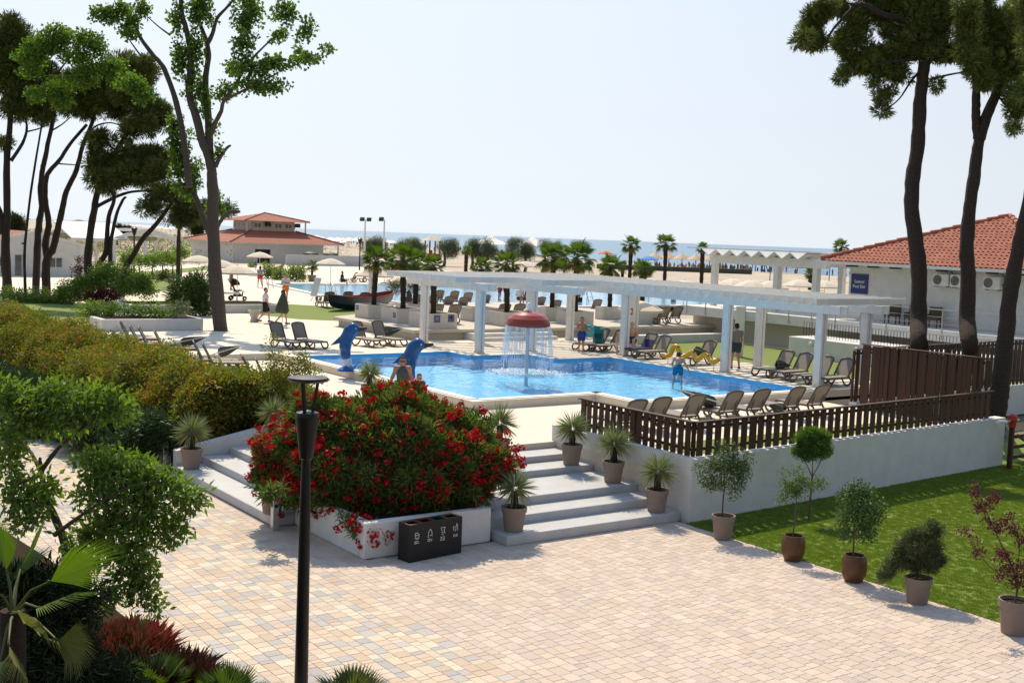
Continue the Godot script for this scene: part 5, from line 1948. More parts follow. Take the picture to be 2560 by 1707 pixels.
	obj("frame", b, M.pole, o)
	b = MB.new()
	b.cbox(Vector3(-0.35, 1.05, 0), Vector3(0.08, 1.3, 0.55), 0.02, Basis(Vector3.BACK, -0.35))
	b.cbox(Vector3(0.1, 0.5, 0), Vector3(0.7, 0.07, 0.55), 0.02)
	obj("seat", b, M.white_paint, o)
	for s in [-0.36, 0.36]:
		b = MB.new()
		b.lathe([Vector2(0.1, -0.04), Vector2(0.28, -0.05), Vector2(0.28, 0.05), Vector2(0.1, 0.04)], 16, Transform3D(Basis(Vector3.RIGHT, PI / 2), Vector3(0.35, 0.28, s)))
		obj("wheel", b, M.frame, o)
	var tw: Array = [33.57, 1.26, -37.55, -3.06]
	o = thing("blue_towel", "navy blue towel spread over the lounger under the pergola", "towel", Vector3(tw[0], tw[1], tw[2]), tw[3])
	b = MB.new()
	b.col = Color(0.01, 0.018, 0.10)
	b.cbox(Vector3(0.35, 0.345, 0), Vector3(1.3, 0.02, 0.7), 0.008)
	b.cbox(Vector3(0.35, 0.25, 0.355), Vector3(1.2, 0.2, 0.02), 0.006)
	b.cbox(Vector3(-0.38, 0.5, 0), Vector3(0.4, 0.02, 0.6), 0.006, Basis(Vector3.BACK, -1.0))
	obj("cloth", b, M.color, o)
	# white pillar beside the first palm
	o = thing("white_pillar", "plain white pillar beside the leftmost palm trunk", "pillar", Vector3(36.83, 1.30, -67.37))
	b = MB.new()
	b.cbox(Vector3(0, 1.2, 0), Vector3(0.42, 2.4, 0.42), 0.02)
	obj("shaft", b, M.white_paint, o)


func beach_things() -> void:
	# thatched beach umbrellas near the water
	var k := 0
	for e in [Vector3(158.43, 0.60, -174.43), Vector3(163.75, 0.60, -176.15), Vector3(163.00, 0.60, -171.57), Vector3(163.53, 0.60, -168.20), Vector3(164.99, 0.60, -165.86), Vector3(159.72, 0.60, -157.13), Vector3(160.53, 0.60, -154.17)]:
		var o := thing("straw_umbrella", "%s straw beach umbrella from the left beside the water" % ["first", "second", "third", "fourth", "fifth", "sixth", "seventh"][k], "umbrella", e, 0, "straw umbrellas on the beach")
		var b := MB.new()
		b.tube([Vector3.ZERO, Vector3.UP * 3.0], [0.09], 6)
		obj("pole", b, M.twig, o)
		b = MB.new()
		b.col = Color(0.5, 0.36, 0.22)
		b.lathe([Vector2(1.9, 2.3), Vector2(1.2, 2.75), Vector2(0.25, 3.3), Vector2(0, 3.5)], 10)
		b.lathe([Vector2(1.9, 2.25), Vector2(0, 2.9)], 10)
		obj("thatch", b, M.color, o)
		k += 1
	parasol("orange umbrella alone at the water edge", Vector3(180.67, 0.60, -216.34), 2.0, 3.0, mat("orangecanvas", lin(0.62, 0.20, 0.10), 0.9), "umbrellas at the water")
	parasol("blue umbrella among the straw ones on the beach", Vector3(151.74, 0.60, -168.78), 1.9, 2.8, mat("bluecanvas", lin(0.10, 0.25, 0.6), 0.9), "umbrellas at the water")
	# rows of white umbrellas far along the shore
	var b := MB.new()
	b.lathe([Vector2(1.5, 2.1), Vector2(0, 2.7)], 8)
	b.lathe([Vector2(0.04, 0), Vector2(0.04, 2.1)], 5)
	var xf := []
	var cols := []
	for r in 420:
		var t := rnd(0, 1)
		var p := Vector3(lerpf(160, 430, t) + rnd(-22, 8), 0.9, lerpf(-270, -1450, t) + rnd(-10, 10))
		xf.append(Transform3D(Basis.IDENTITY.scaled(Vector3.ONE * rnd(0.9, 1.15)), p))
		var w := rnd(0.62, 0.85)
		cols.append(Color(w, w * 0.95, w * 0.9))
	tag(many("white_umbrella_rows", b.mesh(), M.color, xf, cols), "rows of small white beach umbrellas far along the shore", "umbrellas")
	# lifeguard tower, volleyball net, play tower, gazebos, black bank
	var o := thing("lifeguard_tower", "blue metal lifeguard tower with slanting ladder at the water", "tower", Vector3(176.70, 0.60, -163.95), 0.4)
	b = MB.new()
	b.col = Color(0.03, 0.07, 0.2)
	for x in [-1.0, 1.0]:
		for z in [-1.0, 1.0]:
			b.bar(Vector3(x, 0, z), Vector3(x * 0.8, 4.6, z * 0.8), 0.14, 0.14)
	for y in [1.2, 2.6]:
		b.bar(Vector3(-1, y, 1), Vector3(1, y + 1.2, 1), 0.08, 0.08)
		b.bar(Vector3(1, y, 1), Vector3(-1, y + 1.2, 1), 0.08, 0.08)
	obj("legs", b, M.color, o)
	b = MB.new()
	b.col = Color(0.03, 0.07, 0.2)
	b.box(Vector3(0, 4.2, 0), Vector3(2.2, 0.15, 2.2))
	obj("platform", b, M.color, o)
	b = MB.new()
	b.col = Color(0.03, 0.07, 0.2)
	b.bar(Vector3(1.0, 4.2, 0.5), Vector3(4.4, 0, 0.5), 0.12, 0.2)
	b.bar(Vector3(1.0, 4.2, -0.5), Vector3(4.4, 0, -0.5), 0.12, 0.2)
	obj("ladder", b, M.color, o)
	o = thing("volleyball_net", "volleyball net between two posts on the sand", "net", Vector3(121.36, 0.93, -110.42), -0.35)
	b = MB.new()
	b.tube([Vector3.ZERO, Vector3.UP * 2.4], [0.06], 6)
	obj("post", b, M.blue, o)
	b = MB.new()
	b.tube([Vector3(9, 0, 0), Vector3(9, 2.4, 0)], [0.06], 6)
	obj("post", b, M.blue, o)
	b = MB.new()
	for y in 5:
		b.bar(Vector3(0, 1.5 + y * 0.22, 0), Vector3(9, 1.5 + y * 0.22, 0), 0.015, 0.06 if y == 4 else 0.02)
	for x in 40:
		b.bar(Vector3(x * 0.23, 1.5, 0), Vector3(x * 0.23, 2.4, 0), 0.012, 0.012)
	obj("net", b, M.dark, o)
	o = thing("play_tower", "small wooden play tower with grey roof between two olives", "play tower", Vector3(121.15, 0.93, -197.83))
	o.scale = Vector3.ONE * 0.72
	b = MB.new()
	for x in [-1.6, 1.6]:
		for z in [-1.2, 1.2]:
			b.bar(Vector3(x, 0, z), Vector3(x, 5.2, z), 0.3, 0.3)
	obj("post", b, M.twig, o)
	b = MB.new()
	b.lathe([Vector2(3.2, 5.2), Vector2(0.2, 6.8), Vector2(0, 6.8)], 4, Transform3D(Basis(Vector3.UP, PI / 4), Vector3.ZERO))
	obj("roof", b, M.stone, o)
	b = MB.new()
	b.box(Vector3(0, 1.6, 0), Vector3(3.2, 0.2, 2.4))
	b.box(Vector3(-1.2, 2.2, 1.15), Vector3(1.0, 1.0, 0.1))
	b.box(Vector3(1.2, 0.8, 1.5), Vector3(1.4, 1.6, 0.6))
	obj("deck", b, M.red, o)
	k = 0
	for e in [Vector3(142.40, 0.93, -208.62), Vector3(151.82, 0.93, -206.43)]:
		o = thing("beach_gazebo", ["white beach gazebo behind the second olive pair", "white beach gazebo behind the third olive pair"][k], "gazebo", e, 0, "white gazebos")
		o.scale = Vector3(0.8, 0.72, 0.8)
		for x in [-3.0, 3.0]:
			for z in [-3.0, 3.0]:
				b = MB.new()
				b.bar(Vector3(x, 0, z), Vector3(x, 4.8, z), 0.2, 0.2)
				obj("post", b, M.white_paint, o)
		b = MB.new()
		b.lathe([Vector2(5.4, 4.7), Vector2(2.0, 6.0), Vector2(0.1, 7.2), Vector2(0, 7.2)], 4, Transform3D(Basis(Vector3.UP, PI / 4), Vector3.ZERO))
		obj("canopy", b, M.white_paint, o)
		k += 1
	b = MB.new()
	b.box(Vector3(147.19, 1.28, -156.82), Vector3(28, 1.0, 1.0), Basis(Vector3.UP, -0.6))
	tag(obj("dark_bank", b, M.olivecanvas), "long low dark bank on the sand in front of the straw umbrellas", "bank")



func leaf(b: MB, o: Vector3, d: Vector3, side: Vector3, l: float, w: float, bend := 0.15) -> void:
	# a leaf folded along its midrib
	var n := d.cross(side).normalized()
	var m := o + d * l * 0.45 + n * l * bend
	var t := o + d * l
	b.tri(o, m + side * w * 0.5 - n * w * 0.15, t)
	b.tri(o, t, m - side * w * 0.5 - n * w * 0.15)


func clump(kind: String) -> ArrayMesh:
	if cache.has("clump_" + kind):
		return cache["clump_" + kind]
	var b := MB.new()
	# n leaves, spread radius, length, width, outwardness, upward bias
	var p: Array = {"broad": [26, 0.24, 0.085, 0.06, 0.5, 0.0], "poplar": [20, 0.30, 0.17, 0.15, 0.2, -0.2], "hedge": [34, 0.22, 0.09, 0.05, 0.7, 0.3], "needle": [110, 0.13, 0.15, 0.0065, 0.9, 0.3], "olive": [44, 0.3, 0.085, 0.022, 0.8, 0.2], "lance": [30, 0.09, 0.15, 0.026, 0.8, 0.6], "fine": [60, 0.12, 0.11, 0.014, 0.8, 0.4], "juniper": [70, 0.16, 0.12, 0.016, 0.8, -0.1], "tree": [13, 0.13, 0.095, 0.042, 0.5, -0.15], "maple": [16, 0.11, 0.06, 0.045, 0.3, -0.1], "blade": [36, 0.06, 0.36, 0.008, 0.35, 1.6]}[kind]
	for k in p[0]:
		var o: Vector3 = rdir() * p[1] * pow(rng.randf(), 0.4)
		var d: Vector3 = (rdir() * (1.0 - p[4] * 0.5) + o.normalized() * p[4] + Vector3.UP * p[5]).normalized()
		if kind == "blade":
			o.y = 0.0
		var s := d.cross(rdir()).normalized()
		var t := rnd(0.8, 1.2)
		b.col = Color(t, t, t)
		leaf(b, o, d, s, p[2] * rnd(0.75, 1.2), p[3] * rnd(0.8, 1.15))
	cache["clump_" + kind] = b.mesh()
	return cache["clump_" + kind]


func shades(base: Array, n := 24) -> Array:
	var out := []
	for k in n:
		var c: Color = base[k % base.size()]
		var t := rnd(0.75, 1.25) * 1.5
		out.append(Color(c.r * t, c.g * t, c.b * t))
	return out


func fill(ells: Array, per: float, sc: float, xf: Array, thick := 0.8, power := 0.45) -> void:
	var rt := Vector3(0.814116, 0.000000, 0.580703)
	var fw := Vector3(0.580703, 0.000000, -0.814116)
	for e in ells:
		var rz := thick * minf(e[1], e[2] * 1.6)
		var n := int(ceil(per * (e[1] * e[2] + 0.5 * rz * (e[1] + e[2]))))
		for k in n:
			var q := rdir() * pow(rng.randf(), power)
			var p: Vector3 = e[0] + rt * (q.x * e[1]) + Vector3.UP * (q.y * e[2]) + fw * (q.z * rz)
			xf.append(Transform3D(rbasis().scaled(Vector3.ONE * sc * rnd(0.75, 1.25)), p))


func limb(b: MB, pts: Array, r0: float, r1: float, sides := 8) -> void:
	var f := []
	var rad := []
	var n := pts.size() - 1
	for k in n:
		for s in 4:
			var t := s / 4.0
			var p: Vector3 = pts[k].cubic_interpolate(pts[k + 1], pts[maxi(k - 1, 0)], pts[mini(k + 2, n)], t)
			f.append(p + rdir() * r0 * 0.05)
			rad.append(lerpf(r0, r1, (k + t) / n) * rnd(0.94, 1.06))
	f.append(pts[n])
	rad.append(r1)
	b.tube(f, rad, sides)


func shift(list: Array, o: Vector3) -> Array:
	var r := []
	for e in list:
		if e is Array:
			var q: Array = e.duplicate()
			q[0] = e[0] - o
			r.append(q)
		else:
			r.append(e - o)
	return r


func tree(called: String, label: String, cat: String, base: Vector3, trunk: Array, r0: float, r1: float, limbs: Array, ells: Array, kind: String, per: float, sc: float, cols: Array, bark: Material, leafm: Material, group := "", thick := 0.8, power := 0.45) -> Node3D:
	var o := thing(called, label, cat, base, 0, group)
	if trunk:
		var b := MB.new()
		limb(b, [Vector3(0, -0.05, 0)] + shift(trunk, base), r0, r1, 12)
		obj("trunk", b, bark, o)
	for l in limbs:
		var b := MB.new()
		limb(b, shift(l[0], base), l[1], l[2], 7)
		obj("limb", b, bark, o)
	var xf := []
	fill(shift(ells, base), per, sc, xf, thick, power)
	if xf:
		many("crown", clump(kind), leafm, xf, shades(cols), o)
	return o


func yucca(label: String, at: Vector3, s: float, group := "potted yuccas", dead := 0.3) -> void:
	var o := thing("yucca", label, "yucca", at, rnd(0, TAU), group)
	var b := MB.new()
	b.tube([Vector3.ZERO, Vector3.UP * 0.3 * s], [0.07 * s, 0.06 * s], 8)
	obj("trunk", b, M.bark_palm, o)
	b = MB.new()
	var c := Vector3.UP * 0.36 * s
	for k in 300:
		var d := rdir()
		d.y = d.y * 0.85 + 0.28
		d = d.normalized()
		var t := rnd(0.8, 1.25)
		b.col = Color(0.24 * t, 0.27 * t, 0.15 * t) if d.y > -0.15 or rng.randf() > dead else Color(0.36 * t, 0.27 * t, 0.12 * t)
		var sd := d.cross(rdir()).normalized()
		var l := 0.42 * s * rnd(0.8, 1.1)
		var w := 0.009 * s
		var e := c + d * l + Vector3.DOWN * 0.03 * s * (1.0 - d.y)
		var m := c + d * l * 0.4
		b.tri(c + d * 0.04, m + sd * w, e)
		b.tri(c + d * 0.04, e, m - sd * w)
	var lv := obj("leaves", b, M.leaf_dark, o)
	lv.set_meta("kind", "stuff")


func fan(r: float, spread: float, droop: float, stalk: float, segs: int, col: Color) -> ArrayMesh:
	# one palm frond: stalk along +x, fan blade beyond it
	var b := MB.new()
	b.col = Color(0.14, 0.15, 0.05)
	b.tube([Vector3.ZERO, Vector3(stalk * 0.5, 0.05 * stalk, 0), Vector3(stalk, 0, 0)], [0.016 * r / 0.5, 0.012 * r / 0.5, 0.008 * r / 0.5], 5)
	var h := Vector3(stalk, 0, 0)
	for k in segs:
		var a := spread * (k / (segs - 1.0) - 0.5)
		var l := r * (1.0 - 0.22 * absf(a) / (spread * 0.5)) * rnd(0.92, 1.05)
		var d := Vector3(cos(a), 0.10, sin(a)).normalized()
		var sd := Vector3(-sin(a), 0, cos(a))
		var w := r * spread / segs * 0.55
		var t := rnd(0.85, 1.15)
		b.col = Color(col.r * t, col.g * t, col.b * t)
		var p0 := h
		var p1 := h + d * l * 0.6 + Vector3.DOWN * droop * l * 0.15
		var p2 := h + d * l + Vector3.DOWN * droop * l * 0.55
		var up := Vector3.UP * w * 0.35
		b.tri(p0, p1 + sd * w * 0.5 + up, p1)
		b.tri(p0, p1, p1 - sd * w * 0.5 + up)
		b.tri(p1 + sd * w * 0.5 + up, p2, p1)
		b.tri(p1, p2, p1 - sd * w * 0.5 + up)
	return b.mesh()


func palm(label: String, base: Vector3, h: float, r: float, group := "fan palms", n := 26, trunk_r := 0.13) -> void:
	if not cache.has("fan0"):
		cache.fan0 = fan(0.5, 4.0, 0.3, 0.5, 22, Color(0.10, 0.155, 0.03))
		cache.fan1 = fan(0.5, 3.6, 0.9, 0.5, 22, Color(0.085, 0.12, 0.028))
		cache.fan2 = fan(0.46, 3.2, 1.4, 0.5, 20, Color(0.20, 0.15, 0.05))
	var o := thing("fan_palm", label, "palm", base, rnd(0, TAU), group)
	var b := MB.new()
	var pts := []
	var rad := []
	var lean := Vector3(rnd(-0.1, 0.1), 0, rnd(-0.1, 0.1))
	for k in 13:
		var t := k / 12.0
		pts.append(Vector3.UP * (h * t - 0.05) + lean * t * t)
		rad.append(trunk_r * (1.12 if k % 2 else 0.95) * (1.0 + 0.25 * t))
	b.tube(pts, rad, 10)
	obj("trunk", b, M.bark_palm, o)
	for k in n:
		var t := (k + 0.5) / n
		var el := lerpf(1.35, -0.75, pow(t, 0.8)) + rnd(-0.12, 0.12)
		var az := k * 2.4 + rnd(-0.2, 0.2)
		var bs := Basis(Vector3.UP, az) * Basis(Vector3.BACK, el) * Basis(Vector3.RIGHT, rnd(-0.5, 0.5))
		var m: Mesh = cache.fan0 if t < 0.45 else (cache.fan1 if t < 0.85 else cache.fan2)
		add("frond", m, M.leaf, o, Transform3D(bs.scaled_local(Vector3.ONE * r * rnd(0.85, 1.1)), Vector3.UP * h + lean))


func shrub(called: String, label: String, ells: Array, kind: String, per: float, sc: float, cols: Array, group := "", leafm: Material = null, cat := "shrub") -> void:
	var lo := 1e9
	var c := Vector3.ZERO
	for e in ells:
		lo = minf(lo, e[0].y - e[2])
		c += e[0] / ells.size()
	var base := Vector3(c.x, lo, c.z)
	var o := tree(called, label, cat, base, [], 0, 0, [], ells, kind, per, sc, cols, M.twig, leafm if leafm else M.leaf, group)
	var b := MB.new()
	for k in 5:
		var a := k * 1.25
		b.tube([Vector3(cos(a) * 0.08, -0.02, sin(a) * 0.08), (c - base) * 0.8 + Vector3(cos(a), 0, sin(a)) * 0.3 * ells[0][1]], [0.02, 0.01], 5)
	obj("stem", b, M.twig, o)


func plants() -> void:
	rng.seed = 99
	hedges()
	oleander()
	poplar()
	pines_left()
	pines_right()
	pots_and_trees()
	foreground()
	palms()
	background_plants()


func hedges() -> void:
	var o := thing("flowering_hedge", "broad yellow green hedge with orange young leaves beside the loungers", "hedge", Vector3(11.6, 0.62, -40))
	var path := [Vector3(12.2, 0.6, -26.6), Vector3(11.9, 0.62, -30), Vector3(11.7, 0.62, -36), Vector3(11.5, 0.62, -44), Vector3(11.5, 0.62, -52), Vector3(11.3, 0.62, -62)]
	path[0] = Vector3(12.6, 0.62, -28.9)
	var nz := FastNoiseLite.new()
	nz.frequency = 0.35
	nz.fractal_octaves = 3
	var xf := []
	for k in 10500:
		var u := pow(rng.randf(), 1.25) * (path.size() - 1)
		var i := mini(int(u), path.size() - 2)
		var c: Vector3 = path[i].lerp(path[i + 1], u - i)
		var a := rnd(0.0, PI)
		var bump := 1.0 + 0.55 * nz.get_noise_2d(c.z, cos(a) * 2.0)
		var q := pow(rng.randf(), 0.25)
		var p := c + Vector3(cos(a) * 1.75 * q * bump, sin(a) * 1.5 * q * bump, rnd(-0.2, 0.2))
		xf.append(Transform3D(rbasis().scaled(Vector3.ONE * rnd(0.8, 1.35)), p - o.position))
	many("foliage", clump("hedge"), M.leaf, xf, shades([Color(0.17, 0.15, 0.025), Color(0.24, 0.125, 0.03), Color(0.12, 0.14, 0.025), Color(0.10, 0.12, 0.022), Color(0.19, 0.17, 0.03)]), o)
	var b := MB.new()
	for k in 40:
		var u := (k + 0.5) / 40.0 * (path.size() - 1)
		var i := mini(int(u), path.size() - 2)
		var c: Vector3 = path[i].lerp(path[i + 1], u - i) - o.position
		b.tube([c + Vector3(rnd(-0.6, 0.6), 0, 0), c + Vector3(rnd(-0.9, 0.9), 1.1, rnd(-0.3, 0.3))], [0.03, 0.012], 5)
	obj("stems", b, M.twig, o)
	# near end of the hedge with long loose shoots behind the left steps
	shrub("tall_shrub", "loose tall yellow green shrub at the near end of the hedge", [[Vector3(12.74, 2.07, -28.70), 0.77, 0.50], [Vector3(13.40, 2.25, -28.25), 0.54, 0.42], [Vector3(12.20, 1.93, -29.07), 0.58, 0.42], [Vector3(11.58, 1.98, -29.52), 0.58, 0.42], [Vector3(12.91, 2.65, -28.65), 0.23, 0.23], [Vector3(12.76, 3.03, -28.79), 0.15, 0.19], [Vector3(13.38, 2.67, -28.31), 0.23, 0.15]], "hedge", 75.0, 0.9, [Color(0.17, 0.16, 0.03), Color(0.13, 0.15, 0.028), Color(0.20, 0.15, 0.03)])
	o = thing("juniper", "dark green trailing juniper over the white retaining wall", "juniper", Vector3(9.4, 0.4, -34))
	xf = []
	for k in 3600:
		var t := pow(rng.randf(), 1.3)
		var z := lerpf(-28.6, -50, t)
		var x := 9.5 - 0.02 * (-z - 28.6) - t * 1.2
		var a := rnd(0.1, PI)
		var q := pow(rng.randf(), 0.3)
		var bump := 1.0 + 0.7 * nz.get_noise_2d(z * 1.6, cos(a) * 2.0 + 30.0)
		xf.append(Transform3D(rbasis().scaled(Vector3.ONE * rnd(0.8, 1.3)), Vector3(x + cos(a) * 1.0 * q * bump, 0.45 + sin(a) * 0.62 * q * bump, z + rnd(-0.15, 0.15)) - o.position))
	for k in 500:
		var z := rnd(-34, -28.7)
		xf.append(Transform3D(rbasis().scaled(Vector3.ONE * rnd(0.6, 0.9)), Vector3(9.55 - 0.09 * (-z - 28.7) - 0.12, rnd(0.12, 0.6), z) - o.position))
	many("foliage", clump("juniper"), M.leaf_dark, xf, shades([Color(0.045, 0.075, 0.03), Color(0.055, 0.09, 0.03), Color(0.035, 0.06, 0.025)]), o)


func dome(d: Vector3, rt: Vector3, fw: Vector3, q: float) -> Vector3:
	var x := d.dot(rt)
	var z := d.dot(fw)
	var y := d.y
	var m := pow(pow(absf(x), 2.2) + pow(absf(y), 2.2) + pow(absf(z), 2.2), 1 / 2.2)
	var bump := (1.0 + 0.07 * sin(d.x * 9.0 + d.z * 4.0) + 0.06 * sin(d.y * 13.0 + d.x * 6.0) + 0.06 * sin(d.x * 17.0 - d.z * 11.0 + d.y * 5.0)) * q / m
	var low := 0.8 + 0.2 * smoothstep(-0.1, 0.35, y)
	return rt * (x * 2.62 * bump * low) + fw * (z * 1.75 * bump * low) + Vector3.UP * (0.1 + y * 1.95 * bump)


func oleander() -> void:
	var c := Vector3(11.85, 0.62, -21.25)
	var o := thing("oleander", "large oleander bush covered in red flowers in the white planter", "oleander", c)
	var xf := []
	var heads := []
	var rt := Vector3(0.814116, 0.000000, 0.580703)
	var fw := Vector3(0.580703, 0.000000, -0.814116)
	for k in 5600:
		var d := rdir()
		if d.y < -0.12:
			d.y = absf(d.y)
		var p := dome(d, rt, fw, pow(rng.randf(), 0.22))
		var up := (d * 0.9 + Vector3.UP * 0.6 + rdir() * 0.35).normalized()
		var x := up.cross(rdir()).normalized()
		xf.append(Transform3D(Basis(x, up, x.cross(up)).scaled(Vector3.ONE * rnd(0.85, 1.4)), p))
	# the spray that hangs over the corner of the planter
	var hang: Array = [[Vector3(10.47, 0.51, -19.42), 0.31, 0.15], [Vector3(10.63, 0.39, -19.29), 0.23, 0.13], [Vector3(10.18, 0.65, -19.64), 0.20, 0.10], [Vector3(9.19, 1.11, -20.40), 0.28, 0.15]]
	fill(shift(hang, c), 90.0, 1.0, xf)
	many("foliage", clump("lance"), M.leaf, xf, shades([Color(0.10, 0.135, 0.045), Color(0.085, 0.12, 0.04), Color(0.13, 0.15, 0.05), Color(0.09, 0.14, 0.03)]), o)
	# flower heads
	var meshes := []
	for v in 5:
		var b := MB.new()
		for f in 15:
			var o2 := rdir() * rnd(0.03, 0.12)
			o2.y *= 0.7
			var nrm := (o2.normalized() + Vector3.UP * 0.5 + rdir() * 0.3).normalized()
			var u := nrm.cross(rdir()).normalized()
			var w := nrm.cross(u)
			var t := rnd(0.75, 1.2)
			b.col = Color(0.44 * t, 0.008 * t, 0.018 * t)
			for k in 5:
				var a := TAU * k / 5.0
				var d := u * cos(a) + w * sin(a)
				var s := nrm.cross(d)
				leaf(b, o2, (d + nrm * 0.25).normalized(), s, 0.042, 0.036, 0.1)
		meshes.append(b.mesh())
	var more := []
	for k in 760:
		var d := rdir()
		if d.y < -0.2:
			d.y = -d.y * 0.6
		if d.dot(fw) > 0.3 and k < 290:
			d = d - fw * d.dot(fw) * 2.0
		var p := dome(d, rt, fw, rnd(1.0, 1.06))
		if k % 29 == 7:
			p = hang[(k / 29) % 2][0] - c + rdir() * Vector3(0.45, 0.25, 0.35)
		var tf := Transform3D(rbasis().scaled(Vector3.ONE * rnd(0.65, 1.15)), p)
		if k < 290:
			add("flower_cluster", meshes[k % 5], M.petal, o, tf)
		else:
			more.append(tf)
	many("flower_clusters", meshes[0], M.petal, more, [Color(0.9, 0.9, 0.9), Color(1.1, 1.1, 1.1), Color(0.75, 0.75, 0.75)], o)
	var b := MB.new()
	for k in 26:
		var a := rnd(0, TAU)
		b.tube([Vector3(cos(a) * 0.5, -0.1, sin(a) * 0.5), Vector3(cos(a) * 0.9, 0.8, sin(a) * 0.9), Vector3(cos(a) * 1.5, rnd(0.9, 1.7), sin(a) * 1.5)], [0.035, 0.025, 0.01], 5)
	obj("stems", b, M.twig, o)


